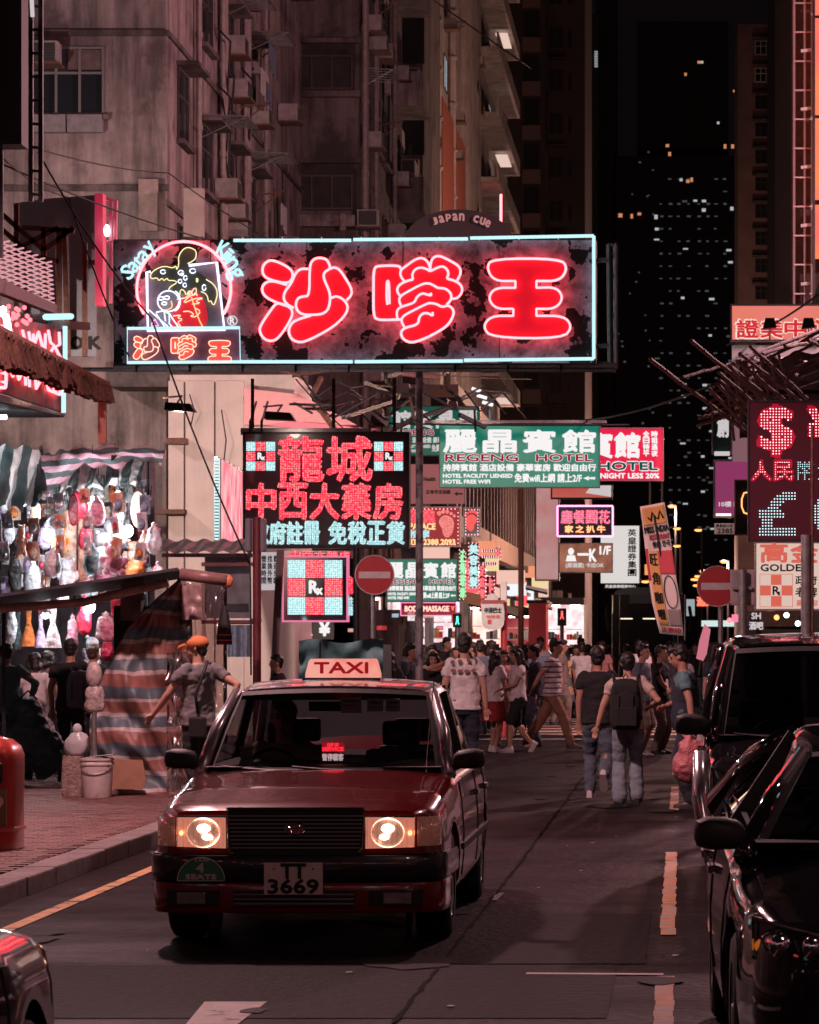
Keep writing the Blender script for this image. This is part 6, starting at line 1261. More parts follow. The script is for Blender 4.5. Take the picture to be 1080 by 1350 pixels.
for i, (px, py, w_, h, kd, c_, wh) in enumerate(items):
    d = 38.9+(i*37 % 10)*.11; s_ = d/F; c = W(px, py, d); W_, H_ = w_*s_*(.84 if kd == 'bag' else 1), h*s_*(.88 if kd == 'bag' else 1)
    nm = {'bag':'hanging_bag','plush':'plush_toy','mirror':'oval_mirror','zipbag':'zip_bag','ball':'toy_ball','balloon':'foil_balloon','box':'hanging_pack','dress':'hanging_dress'}[kd]
    lab = {'bag':'%s plastic bag of toys hanging in the stall','plush':'%s plush toy hanging in the stall','mirror':'oval %s framed hand mirror hanging in the stall','zipbag':'tall %s zipped vinyl bag hanging at the stall front','ball':'round %s toy ball among the hanging bags','balloon':'%s foil balloon hanging in the stall','box':'flat %s pack hanging in the stall','dress':'%s dress on a hanger in the stall'}[kd] % c_ + (', '+wh if wh else '')
    t = thing(nm, lab, kd if kd not in ('zipbag','box') else {'zipbag':'bag','box':'pack'}[kd], c, 'toys and clothes hanging in the lit stall')
    if kd == 'bag': bagmesh(c, W_, H_, i*3.1).build('bag_film', gm(c_), t, smooth=True); MB().ball(c-Vector((0,0,H_*.01)), (.02,.02,.025)).build('knot', gm(c_), t)
    elif kd == 'plush': plush(c, W_, H_, i, gm(c_, False), t)
    elif kd == 'mirror': 
        MB().poly([c+Vector((W_/2*math.cos(a*PI/12),0,-H_/2+H_/2*math.sin(a*PI/12))) for a in range(24)], (0,.03,0)).build('mirror_frame', gm('red' if c_ == 'pink' else 'salmon', False), t); MB().poly([c+Vector((W_*.4*math.cos(a*PI/12),-.004,-H_/2+H_*.42*math.sin(a*PI/12))) for a in range(24)], (0,.003,0)).build('mirror_plate', gm(c_), t)
    elif kd == 'zipbag': MB().box(c+Vector((-W_*.42,-.08,-H_)), c+Vector((W_*.42,.12,0))).build('bag_body', gm(c_), t, bevel=.05); MB().box(c+Vector((-.01,-.1,-H_*.8)), c+Vector((.01,-.082,-.05))).build('zip', dark, t); MB().box(c+Vector((-W_*.55,-.1,-H_)), c+Vector((W_*.55,.14,-H_*.86))).build('bag_base', gm(c_), t, bevel=.04)
    elif kd == 'ball': MB().ball(c-Vector((0,0,H_/2)), (W_/2,W_/2,H_/2), 14, 10).build('ball_skin', gm(c_), t, smooth=True); MB().tube([c-Vector((0,0,0)), c+Vector((0,0,.1))], .004, 4).build('string', wirem, t)
    elif kd == 'balloon': MB().ball(c-Vector((0,0,H_/2)), (W_/2,W_*.28,H_/2), 14, 10).build('foil_skin', gm(c_), t, smooth=True); MB().tube([c-Vector((0,0,H_)), c-Vector((-.02,0,H_+.15))], .004, 4).build('string', wirem, t)
    elif kd == 'box': MB().box(c+Vector((-W_/2,-.03,-H_)), c+Vector((W_/2,.03,0))).build('pack_body', gm(c_), t, bevel=.01); MB().tube([c, c+Vector((0,0,.15))], .005, 4).build('string', wirem, t)
    else: dress(c, W_, H_, gm(c_, False), t)
# small blister packs and cards hung in rows behind the bags
random.seed(41); pc_ = ['pink','red','white','orange','salmon','teal','grey','cream','lilac','blue','clear']; ordn = ['first','second','third','fourth','fifth','sixth','seventh','eighth','ninth','tenth','eleventh','twelfth']
for r_ in range(8):
    for q in range(11):
        px = 4+q*18.5+random.uniform(-4,4); py = 634+(r_ % 5)*31+(14 if r_ > 4 else 0)+random.uniform(-5,5); d = (40.0 if r_ < 5 else 38.5)+random.uniform(-.1,.15); s_ = d/F; w_, h_ = random.uniform(9,16)*s_, random.uniform(17,28)*s_
        if px > 200 or (r_ > 4 and q % 2): continue
        cc = random.choice(pc_); c = W(px,py,d); t = thing('hanging_pack', '%s carded pack, %s in the %s row of the toy stall' % (cc, ordn[q], ordn[r_]), 'pack', c, 'carded packs in the toy stall')
        an = random.uniform(-.2,.2); rot = lambda x, y, z: c+Vector((x*math.cos(an)-z*math.sin(an), y, x*math.sin(an)+z*math.cos(an)))
        MB().add([rot(x,y,z) for x,y,z in ((-w_/2,0,-h_),(w_/2,0,-h_),(w_/2,0,0),(-w_/2,0,0),(-w_/2,.015,-h_),(w_/2,.015,-h_),(w_/2,.015,0),(-w_/2,.015,0))], [(0,1,2,3),(7,6,5,4),(0,4,5,1),(1,5,6,2),(2,6,7,3),(3,7,4,0)]).build('card', gm(random.choice(('white','cream',cc)), False), t)
        bcol = gm(cc); k = random.random()
        if k < .5: MB().ball(rot(0,-.03,-h_*.6), (w_*.36,.04,h_*.28), 10, 7).build('blister', bcol, t, smooth=True)
        else: MB().ball(rot(-w_*.15,-.03,-h_*.5), (w_*.2,.04,h_*.16), 8, 6).ball(rot(w_*.15,-.03,-h_*.75), (w_*.22,.04,h_*.16), 8, 6).build('blister', bcol, t, smooth=True)
        MB().bar(c, c+Vector((0,0,.09)), .006).build('hook', steel, t)
# --- foreground stall with the striped tarpaulin
fs_ = thing('market_stall', 'tarpaulin covered stall with a dark flat awning, closer than the toy stall', 'market stall', (-6,34,.115))
tarp = stripes('striped_tarpaulin', [(.2,(.3,.13,.11)),(.27,(.5,.42,.4)),(.47,(.12,.16,.19)),(.54,(.45,.4,.38)),(.74,(.33,.15,.12)),(.8,(.5,.42,.4)),(1.0,(.1,.14,.17))], .62, 'Z', rough=.5, warp=.25)
def tf(u, v):
    L = [(240,760),(205,790),(168,830),(140,880),(122,925),(116,960),(118,1010),(122,1063)]; Rr = [(246,760),(252,800),(256,850),(258,900),(258,950),(258,1000),(258,1030),(256,1063)]
    t = v*7; i = min(6, int(t)); t -= i; a = (L[i][0]+(L[i+1][0]-L[i][0])*t, L[i][1]+(L[i+1][1]-L[i][1])*t); b = (Rr[i][0]+(Rr[i+1][0]-Rr[i][0])*t, Rr[i][1]+(Rr[i+1][1]-Rr[i][1])*t)
    px = a[0]+(b[0]-a[0])*u; py = a[1]+(b[1]-a[1])*u; n_ = noise.noise(Vector((u*3+v*2, v*7-u*3, 1)))*.16+noise.noise(Vector((u*9+v*6, v*16-u*9, 5)))*.05
    return W(px, py, 34+.5*(1-v)*0) + Vector((0, n_-.1*math.sin(u*PI), .02*n_))
MB().sheet(tf, 50, 70).build('tarpaulin', tarp, fs_, smooth=True)
MB().box(W(150,1058,34.6)+Vector((0,0,0)), W(250,800,35.8)).build('stacked_stock', mat('dark_stock', (.03,.03,.03), .9), fs_)
canopm = mat('dark_awning_sheet', (.035,.035,.045), .6, var=.3, scale=3)
MB().poly([W(-40,793,33.2), W(234,752,33.2), W(246,762,36), W(-40,806,36)], (0,0,.03)).build('awning', canopm, fs_)
MB().tube([W(-40,806,33.6), W(110,794,33.6), W(222,768,33.6)], .045, 8).build('awning_beam', mat('taped_wood', (.4,.27,.22), .7, var=.4, scale=8), fs_)
MB().tube([W(238,757,33.4), W(300,765,33.4)], .065, 10).build('rolled_sheet', mat('brown_roll', (.25,.14,.13), .4, var=.3, scale=9), fs_, smooth=True)
MB().ball(W(300,766,33.4), (.06,.05,.07)).build('roll_tip', mat('orange_plastic', (.7,.22,.1), .4), fs_)
for px, y0 in ((236,762),(297,770),(5,806)): MB().cyl(W(px,y0,34.3), (X(px,34.3),34.3,.12), .022, n=6).build('stall_pole', dark, fs_)
film = glassy('clear_plastic_film', (.62,.5,.48), .16, .12)
def sheetfilm(x0, x1, y0, y1, d, nm='plastic_curtain'):
    MB().sheet(lambda u, v: W(x0+(x1-x0)*u, y0+(y1-y0)*v, d)+Vector((0, .13*noise.noise(Vector((u*5,v*7,x0)))+.04*noise.noise(Vector((u*16,v*22,2))), 0)), 26, 40).build(nm, film, fs_, smooth=True)
sheetfilm(238,272,768,925,34.0); sheetfilm(266,298,770,940,34.2); sheetfilm(220,262,860,1045,33.3)
MB().sheet(lambda u, v: W(240+26*u, 772+45*v, 33.9)+Vector((0,.05*noise.noise(Vector((u*3,v*4,0))),0)), 10, 12).build('price_pouch', mat('pink_grey_pouch', (.3,.2,.2), .35, var=.3), fs_, smooth=True)
MB().box(W(159,818,34.4), W(190,758,34.6)).build('hanging_board', mat('brown_board', (.2,.16,.15), .8, var=.3), fs_)
bgk = thing('hanging_bag', 'black and red banded bag hanging on the stall pole beside the clear plastic', 'bag', W(296,800,34), None); MB().loft([[W(296,0,34)+Vector((r*math.cos(a*PI/8), .6*r*math.sin(a*PI/8), 0)) - Vector((0,0,W(296,0,34).z-Z(y,34))) for a in range(16)] for y, r in ((798,.02),(812,.05),(830,.075),(848,.085),(850,.08))]).build('bag_body', black, bgk, smooth='auto')
for y in (836,843): MB().loft([[Vector((X(296,34),34,Z(y+q,34)))+Vector((.083*math.cos(a*PI/8), .052*math.sin(a*PI/8), 0)) for a in range(16)] for q in (0,2)]).build('bag_band', goods1, bgk)
# cardboard, bucket, post, stone, bags
cb = MB().poly([W(x,y,33.6) for x, y in ((140,1000),(188,1002),(193,1030),(188,1041),(142,1040))], (0,.02,0)).build('cardboard_sheet', mat('cardboard', (.36,.2,.13), .85, var=.2, scale=6), label='torn brown cardboard sheet leaning on the striped tarpaulin behind the bucket', cat='cardboard')
pv_z = .131
bk_ = thing('plastic_bucket', 'dirty white plastic bucket holding a post, before the striped tarpaulin', 'bucket', (X(128,33.2),33.2,pv_z)); c = Vector((X(128,33.2),33.2,pv_z))
MB().lathe(c, [(.001,0),(.145,0),(.15,.01),(.166,.34),(.175,.34),(.175,.36),(.167,.365),(.168,.385),(.178,.39),(.178,.41),(.163,.41),(.155,.38)], 28).build('tub', mat('bucket_plastic', (.62,.55,.52), .5, var=.15, scale=6, col2=(.3,.2,.17), mask=(.6,.7)), bk_, smooth='auto')
MB().tube([c+Vector((.175*math.cos(a*PI/10), -.175*abs(math.sin(a*PI/10)), .37-.12*math.sin(a*PI/10))) for a in range(11)], .005, 5).build('handle', steel, bk_); MB().ball(c+Vector((0,0,.4)), (.15,.15,.03)).build('cement_fill', concrete3, bk_)
MB().poly([c+Vector(v) for v in ((-.02,-.1,.43),(.19,-.12,.45),(.2,.1,.44),(.02,.12,.42))], (0,0,.006)).build('paper_scrap', white_p, bk_)
po = thing('bucket_post', 'steel post with a plastic wrapped lump on its top, standing in the bucket', 'post', c+Vector((-.03,0,.4))); MB().cyl(c+Vector((-.03,0,.4)), c+Vector((-.03,0,1.25)), .028, n=10).build('pole', steel, po, smooth='auto')
wrapm = mat('grimy_wrap', (.42,.36,.34), .4, var=.4, scale=18, bump=.05, bscale=30)
bagmesh(c+Vector((-.03,0,1.2)), .22, .33, 2).build('wrapping', wrapm, po, smooth=True); MB().ball(c+Vector((-.03,0,1.27)), (.085,.07,.14), 14, 10).build('wrapped_head', wrapm, po, smooth=True)
st = thing('stone_block', 'rough tall stone block beside the white bucket', 'stone', (X(97,33.6),33.6,pv_z)); c = Vector((X(97,33.6),33.6,pv_z)); m_ = MB(); rings = []
for i in range(9):
    z = .42*i/8; rings.append([c+Vector(((.125-.02*abs(i-3)/5)*(1+.12*noise.noise(Vector((math.cos(a)*2,math.sin(a)*2,z*7))))*math.copysign(abs(math.cos(a))**.6,math.cos(a)), .12*math.copysign(abs(math.sin(a))**.6,math.sin(a)), z)) for a in [k*PI/12 for k in range(24)]])
m_.loft(rings).build('stone_body', mat('rough_stone', (.3,.22,.19), .95, var=.5, scale=16, bump=.3, bscale=40), st, smooth='auto')
wb_ = thing('plastic_bag', 'knotted pale plastic bag sitting on the stone block', 'bag', c+Vector((.04,0,.42))); bagmesh(c+Vector((.04,0,.7)), .26, .29, 8).build('bag_film', mat('pale_bag_film', (.5,.5,.52), .3, var=.2), wb_, smooth=True); MB().ball(c+Vector((.04,0,.7)), (.05,.04,.06)).build('knot', mat('pale_bag_film', (0,0,0)), wb_)
# litter bin
bi = thing('litter_bin', 'orange red rounded litter bin with a cloud sticker, cut by the frame edge', 'litter bin', (-5.5,25,.131)); c = Vector((-5.5,25,.131)); redb = mat('bin_red_plastic', (.4,.035,.02), .32, var=.12, scale=6, coat=.5)
prof = [(.3,0),(.33,.0),(.33,.14),(.345,.145),(.35,.17),(.33,.18),(.335,.65),(.335,.73),(.31,.8),(.25,.85),(.15,.88),(.01,.89)]
MB().loft([[c+Vector((math.copysign(abs(math.cos(a))**.55,math.cos(a))*r, math.copysign(abs(math.sin(a))**.55,math.sin(a))*r, z)) for a in [k*PI/16 for k in range(32)]] for r, z in prof]).build('bin_body', redb, bi, smooth='auto')
MB().box(c+Vector((-.22,-.345,.52)), c+Vector((.26,-.3,.68))).build('bin_mouth', black, bi, bevel=.03); MB().box(c+Vector((-.25,-.34,.2)), c+Vector((.29,-.32,.48))).build('poster_panel', mat('olive_poster', (.16,.12,.05), .5, var=.3, scale=5), bi)
m_ = MB().poly([c+Vector((.13+.13*math.cos(a)*(1+.12*math.sin(a*4)), -.343, .36+.1*math.sin(a)*(1+.12*math.sin(a*4)))) for a in [k*PI/16 for k in range(32)]], (0,.002,0)).build('cloud_sticker', mat('sticker_pale', (.6,.5,.48), .6), bi)
carTX('回收箱', .04,.38,.2,.42, -.3445, black, bi, .03, root=c); carTX('PLEASE RECYCLE', .04,.34,.22,.355, -.3445, black, bi, .05, root=c)
# awning, grey board, posts between the stall and the pharmacy sign
sa = thing('small_awning', 'narrow checked awning strip beneath the side turned pink box', 'awning', W(272,728,42)); MB().sheet(lambda u,v: W(214+118*u, 712+16*v, 43-v*1.2)+Vector((0,0,.02*math.sin(u*30))), 40, 4).build('awning_cloth', stripes('small_awning_cloth', [(.5,(.4,.25,.28)),(1.0,(.1,.16,.15))], .16, 'X'), sa, smooth=True); MB().bar(W(214,732,42), W(333,732,42), .05).build('rail', mat('maroon_metal', (.18,.03,.04), .5), sa)
gp = thing('grey_board', 'plain grey board under the checked awning, left of the maroon post', 'board', W(300,815,42.3)); MB().box(W(270,815,42.3), W(331,734,42.4)).build('panel', mat('grey_board', (.2,.2,.22), .7, var=.3, scale=4), gp); MB().box(W(300,806,42.28), W(328,796,42.3)).build('sticker', dark, gp)
jn = thing('hanging_jeans', 'faded blue jeans hanging below the grey board', 'jeans', W(315,824,41)); MB().sheet(lambda u,v: W(300+32*u, 824+42*v, 41)+Vector((0,.05*math.sin(u*14),0)), 24, 6).build('denim', mat('faded_denim', (.2,.25,.32), .9, var=.3, scale=12), jn, smooth=True); MB().bar(W(298,822,41), W(334,822,41), .02).build('rail', dark, jn)
mp_ = thing('signal_post', 'maroon steel post with two grey upright signal backs near its top', 'post', (X(339,42),42,.13)); MB().cyl((X(339,42),42,.12),(X(339,42),42,Z(682,42)),.055,n=12).build('pole', mat('maroon_metal', (0,0,0)), mp_, smooth='auto')
for x0, x1 in ((323,334),(343,352)): MB().box(W(x0,727,41.9), W(x1,684,42.15)).build('signal_back', mat('grey_signal_back', (.2,.19,.21), .6), mp_, bevel=.02)
MB().bar(W(331,818,42), W(345,818,42), .05).build('bracket', mat('maroon_metal', (0,0,0)), mp_)
for z in (744,790): MB().bar(W(266,z+ (0 if z==744 else 30),42.1), W(339,z+(0 if z==744 else 30),42.1), .05).build('bracket', mat('maroon_metal', (0,0,0)), mp_)
st2 = thing('steel_post', 'sloping grey brown steel post right of the maroon post', 'post', (X(352,44),44,.13)); MB().bar((X(356,44),44,.12), W(370,725,44), .1, .06).build('post_body', mat('grey_brown_steel', (.18,.13,.13), .6), st2); MB().box((X(350,44),43.9,.12),(X(362,44),44.1,.15)).build('foot_plate', dark, st2)
ns = sign('notice_board', 'white tram style notice panel with column text between the posts', 343, 728, 368, 778, 46, mat('notice_white', (.6,.6,.62), .6, emit=(.7,.75,.8), es=.45), .05, cat='sign'); TX('營業時間', 345, 732, 351, 770, 45.98, txk, ns, .03, vert=True); TX('找換外幣', 353, 732, 359, 770, 45.98, txk, ns, .03, vert=True); TX('歡迎光臨', 361, 732, 366, 770, 45.98, txk, ns, .03, vert=True)
tcov = thing('covered_cart', 'teal tarpaulin covered box standing behind the taxi roof', 'cart', (X(450,29),29,0)); tm_ = mat('teal_tarpaulin', (.06,.17,.18), .6, var=.35, scale=9)
MB().sheet(lambda u,v: W(394+111*u, 845+60*v, 29)+Vector((0,.05*noise.noise(Vector((u*6,v*3,0))),.02*math.sin(u*9))), 30, 12).build('tarpaulin', tm_, tcov, smooth=True); MB().box((X(396,29.1),29.1,.1),(X(503,29.1),30.1,Z(850,29.1))).build('box_body', tm_, tcov); MB().tube([W(422,846,28.9), W(421,905,28.9)], .01, 5).build('fold_cord', black, tcov)
# market goods packed behind the shoppers, bags they carry are with the people
# ================================================================ street furniture, bamboo, wires, lamps
def post(label, px, d, y_top, r, m=steel, nm='steel_pole', ybase=.0, cat='pole'):
    t = thing(nm, label, cat, (X(px,d),d,ybase)); MB().cyl((X(px,d),d,ybase), (X(px,d),d,Z(y_top,d)), r, n=14).build('pole', m, t, smooth='auto'); MB().cyl((X(px,d),d,ybase), (X(px,d),d,ybase+.12), r*1.7, r*1.2, n=14).build('pole_base', m, t, smooth='auto'); return t
flaked = mat('flaked_grey_pole', (.3,.27,.28), .6, var=.3, scale=12, col2=(.1,.08,.09), mask=(.5,.56))
p1_ = post('thick flaking grey pole rising behind the taxi to the big neon sign', 553, 43.6, 490, .052, flaked, ybase=.13)
p2_ = post('dark slim pole left of the round red no entry disc', 470, 44, 722, .045, dark)
ne = thing('no_entry_sign', 'weathered no entry disc behind the taxi, grey post below it', 'road sign', (X(492,40),40,0)); redd = mat('no_entry_red', (.35,.012,.02), .45, var=.15, scale=8); wbar = mat('no_entry_white', (.5,.42,.42), .5, var=.15)
def disc(t, px, py, r, d, tilt=0):
    c = W(px,py,d); R = r*d/F
    MB().poly([c+Vector((R*math.cos(a*PI/24),0,R*math.sin(a*PI/24))) for a in range(48)], (0,.02,0)).build('disc', redd, t); MB().tube([c+Vector((R*.985*math.cos(a*PI/24),-.004,R*.985*math.sin(a*PI/24))) for a in range(48)], .007, 5, closed=True).build('disc_rim', mat('rim_pale', (.5,.4,.4), .5), t)
    MB().box(c+Vector((-R*.8,-.006,-R*.17)), c+Vector((R*.8,-.001,R*.17))).build('white_bar', wbar, t)
disc(ne, 494, 758, 26, 40); MB().cyl((X(492,40.08),40.08,0), W(492,735,40.08), .03, n=10).build('post', steel, ne, smooth='auto')
ne2 = thing('no_entry_sign', 'no entry disc on the far side, beside the grey back of a square sign', 'road sign', (X(950,42),42,.13)); disc(ne2, 946, 773, 27, 42); MB().cyl((X(950,42.08),42.08,.13), W(950,752,42.08), .034, n=10).build('post', steel, ne2, smooth='auto')
sb_ = thing('road_sign', 'blank grey back of a square road sign on a pale round post', 'road sign', (X(979,39),39,.13)); MB().box(W(963,798,39.1), W(996,751,39.13)).build('plate_back', mat('sign_back_grey', (.33,.27,.28), .55, .3, var=.3, scale=5), sb_, bevel=.01); MB().cyl((X(979,39),39,.13), W(979,751,39), .052, n=14).build('post', steel, sb_, smooth='auto')
MB().bar(W(966,775,39.06), W(992,775,39.06), .04).build('clamp', steel, sb_)
p3_ = post('grey post passing in front of the cream pharmacy light box', 1063, 33, 705, .055, steel, ybase=.13)
p4_ = post('thin rusty rod beside the grey post before the pharmacy light box', 1071, 36, 560, .018, rust, ybase=.13)
p5_ = post('tall thin orange brown pole in the middle distance beside the arcade', 687, 100, 645, .09, mat('orange_brown_pole', (.45,.2,.14), .6))
p6_ = post('red bus stop pole holding the round topped white board', 665, 58, 768, .05, mat('red_pole', (.4,.03,.04), .45), 'bus_stop_pole')
MB().box(W(663,808,57.95), W(666,770,58.0)).build('pole_flag', steel, p6_); MB().box(W(660,793,57.9), W(668,766,57.94)).build('plate', white_p, p6_)
bs = thing('stop_board', 'round topped white stop board with small red square, fixed to the red pole', 'sign', W(648,830,57.8)); wh_ = mat('stop_board_white', (.6,.56,.56), .5, var=.2, scale=8, emit=(.6,.5,.5), es=.15)
MB().poly([W(x,y,57.8) for x,y in chaikin([(636,793),(662,793),(665,800),(665,822),(660,830),(640,830),(635,822),(635,800)],True,1)], (0,.05,0)).build('board', wh_, bs); MB().poly([W(649+8*math.cos(a*PI/10), 791-9*math.sin(a*PI/10)*1.0, 57.83) for a in range(11)], (0,.05,0)).build('board_top', wh_, bs)
TX('中港巴士', 639, 801, 661, 808, 57.78, txk, bs, .06); TX('ABC'[:0] or '往機場', 641, 811, 659, 815, 57.78, cor, bs, .05); MB().box(W(643,823,57.79), W(648,817,57.795)).build('red_square', goods1, bs); MB().bar(W(634,793,57.75), W(666,793,57.75), .05).build('board_rail', mat('red_pole', (0,0,0)), bs)
for lab, px, py, col, nm in (('green crossing signal under the massage strip', 603, 818, (.1,1,.6), 'g'), ('red crossing signal against the pale far shop', 741, 811, (1,.08,.08), 'r')):
    d = 76 if nm == 'g' else 95; t = thing('crossing_signal', lab, 'traffic signal', (X(px,d),d,0)); s_ = d/F; MB().box(W(px-6,py+ (14 if nm=='r' else 9),d), W(px+6,py-9,d+.2)).build('housing', black, t, bevel=.02); MB().cyl((X(px,d+.1),d+.1,0), W(px,py+9,d+.1), .06, n=10).build('pole', mat('orange_brown_pole', (0,0,0)) if nm=='r' else steel, t)
    g_ = emi('signal_'+('green' if nm=='g' else 'red'), col, 3); mb = MB(); P = lambda a,b: W(px+a,py+b,d-.02)
    mb.ball(P(0,-4.5), 1.3*s_, 8, 5).poly([P(-1.4,-3),(P(1.4,-3)),P(1.2,1),P(-1.2,1)], (0,.01,0)).poly([P(-1.2,1),P(0,1),P(-1.6,5.5),P(-2.6,5.3)], (0,.01,0)).poly([P(0,1),P(1.2,1),P(2.6,5),P(1.6,5.4)], (0,.01,0)); mb.build('signal_figure', g_, t)
# cloth banner and pink placard carried above the crowd
bn = thing('cloth_banner', 'tilted cloth restaurant banner with an orange strip of characters above the crowd', 'banner', W(880,850,36))
def BP(u, v): # u 0..1 across, v 0..1 down, bent
    L = [(844,668),(848,700),(853,745),(860,795),(870,835)]; Rr = [(876,662),(882,695),(889,745),(897,795),(901,838)]; t = v*4; i = min(3,int(t)); t -= i
    a = (L[i][0]+(L[i+1][0]-L[i][0])*t, L[i][1]+(L[i+1][1]-L[i][1])*t); b = (Rr[i][0]+(Rr[i+1][0]-Rr[i][0])*t, Rr[i][1]+(Rr[i+1][1]-Rr[i][1])*t); return W(a[0]+(b[0]-a[0])*u, a[1]+(b[1]-a[1])*u, 36)+Vector((0,.06*math.sin(v*6)+.03*math.sin(u*PI),0))
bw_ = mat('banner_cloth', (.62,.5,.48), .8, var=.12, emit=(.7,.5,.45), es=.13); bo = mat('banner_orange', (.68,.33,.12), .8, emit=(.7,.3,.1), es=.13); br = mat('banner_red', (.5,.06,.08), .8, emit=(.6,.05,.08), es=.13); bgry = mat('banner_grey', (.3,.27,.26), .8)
def patch(nm, m, u0,u1,v0,v1, lift=0): MB().sheet(lambda a,b: BP(u0+(u1-u0)*a, v0+(v1-v0)*b)-Vector((0,lift,0)), 6, 12).build(nm, m, bn, solid=.006, smooth=True)
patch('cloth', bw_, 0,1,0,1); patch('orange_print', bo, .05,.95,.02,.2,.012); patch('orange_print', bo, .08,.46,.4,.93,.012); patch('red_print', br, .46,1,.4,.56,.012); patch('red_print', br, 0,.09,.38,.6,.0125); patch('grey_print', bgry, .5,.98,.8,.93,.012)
def BT(body, u0,u1,v0,v1, m, bold=.04): mb = MB(); tx_add(mb, body, lambda u,v,a=0,b=0: BP(u0+(u1-u0)*u+a*.3, v1-(v1-v0)*v-b*.05)-Vector((0,.02,0)), bold, (0,-.001,0)); mb.build('lettering', m, bn)
BT('MISS INDIA', .06,.98,.215,.27, txk, .06); BT('RESTAURANT', .22,.97,.285,.32, mat('print_crimson', (.4,.02,.05), .6)); BT('餐廳', .3,.6,.335,.375, txk); BT('한국', .66,.95,.33,.37, txk)
for k, ch in enumerate('旺角咖喱'): BT(ch, .14,.4,.42+k*.128,.5+k*.128, txk, .05)
BT('正宗印', .12,.9,.945,.985, mat('print_crimson', (0,0,0)), .05)
MB().tube([BP(.72+.22*math.cos(a*PI/12), .68+.11*math.sin(a*PI/12))-Vector((0,.02,0)) for a in range(24)], .006, 4, closed=True).build('face_drawing', txk, bn); MB().tube([BP(.25+.1*a, .12+.05*math.sin(a*2.2))-Vector((0,.02,0)) for a in range(7)], .012, 4).build('brush_stroke', txk, bn)
MB().tube([BP(.5,0)+Vector((0,.03,0)), BP(.6,1)+Vector((0,.03,0)), W(893,870,36.2)], .012, 6).build('banner_stick', dark, bn)
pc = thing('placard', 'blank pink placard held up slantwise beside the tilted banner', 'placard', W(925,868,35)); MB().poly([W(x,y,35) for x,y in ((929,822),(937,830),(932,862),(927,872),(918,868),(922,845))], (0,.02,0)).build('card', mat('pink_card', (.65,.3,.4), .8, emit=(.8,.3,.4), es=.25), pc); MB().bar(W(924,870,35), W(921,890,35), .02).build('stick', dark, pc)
# bamboo scaffold canopy at right
bc = thing('bamboo_scaffold', 'sloping bamboo pole canopy wrapped in grey sheeting over the exchange board', 'scaffold', W(1000,560,46)); bam = mat('bamboo', (.3,.17,.13), .6, var=.35, scale=10)
random.seed(9)
def bpole(a, da, b, db, r=.045):
    r *= .68
    A_ = W(*a,da); B_ = W(*b,db); n = 7; pts = [A_.lerp(B_, i/n)+Vector((0,0,random.uniform(-.01,.01))) for i in range(n+1)]; mb = MB().tube(pts, r, 7)
    for i in range(1, n): mb.tube([pts[i]-(B_-A_).normalized()*.012, pts[i]+(B_-A_).normalized()*.012], r*1.18, 7)
    mb.build('bamboo_pole', bam, bc, smooth='auto')
bpole((911,449),42,(1010,530),46); bpole((857,474),42,(985,570),46)
for k in range(9): bpole((938+k*6+random.uniform(-8,8), 515-k*7+random.uniform(-4,4)),43,(992+k*9, 572-k*6+random.uniform(-3,3)),46,.04)
for k in range(6): bpole((925+k*3, 560-k*10),45.5,(1090, 505-k*14+random.uniform(-6,6)),47,.035)
for a, b in (((900,498),(962,480)),((920,562),(975,540)),((922,552),(950,542))): bpole(a,43,b,45,.035)
for k in range(4): bpole((975+k*30, 475-k*9),44,(1090,430+k*10),50,.04)
for k in range(7): bpole((955+k*12,480-k*2),44.5,(968+k*13,580-k*6),46,.03)
shm = mat('grey_sheeting', (.32,.26,.3), .5, var=.35, scale=4, streak=.2)
MB().sheet(lambda u,v: W(975+130*u, (478-20*u)+(100-8*u)*v, 47+1.5*u-1.2*v)+Vector((0,0,.12*noise.noise(Vector((u*6,v*9,0))))), 30, 16).build('sheeting', shm, bc, smooth=True)
MB().bar(W(985,517,45.8), W(1095,517,45.8), .06).build('cross_rail', dark, bc)
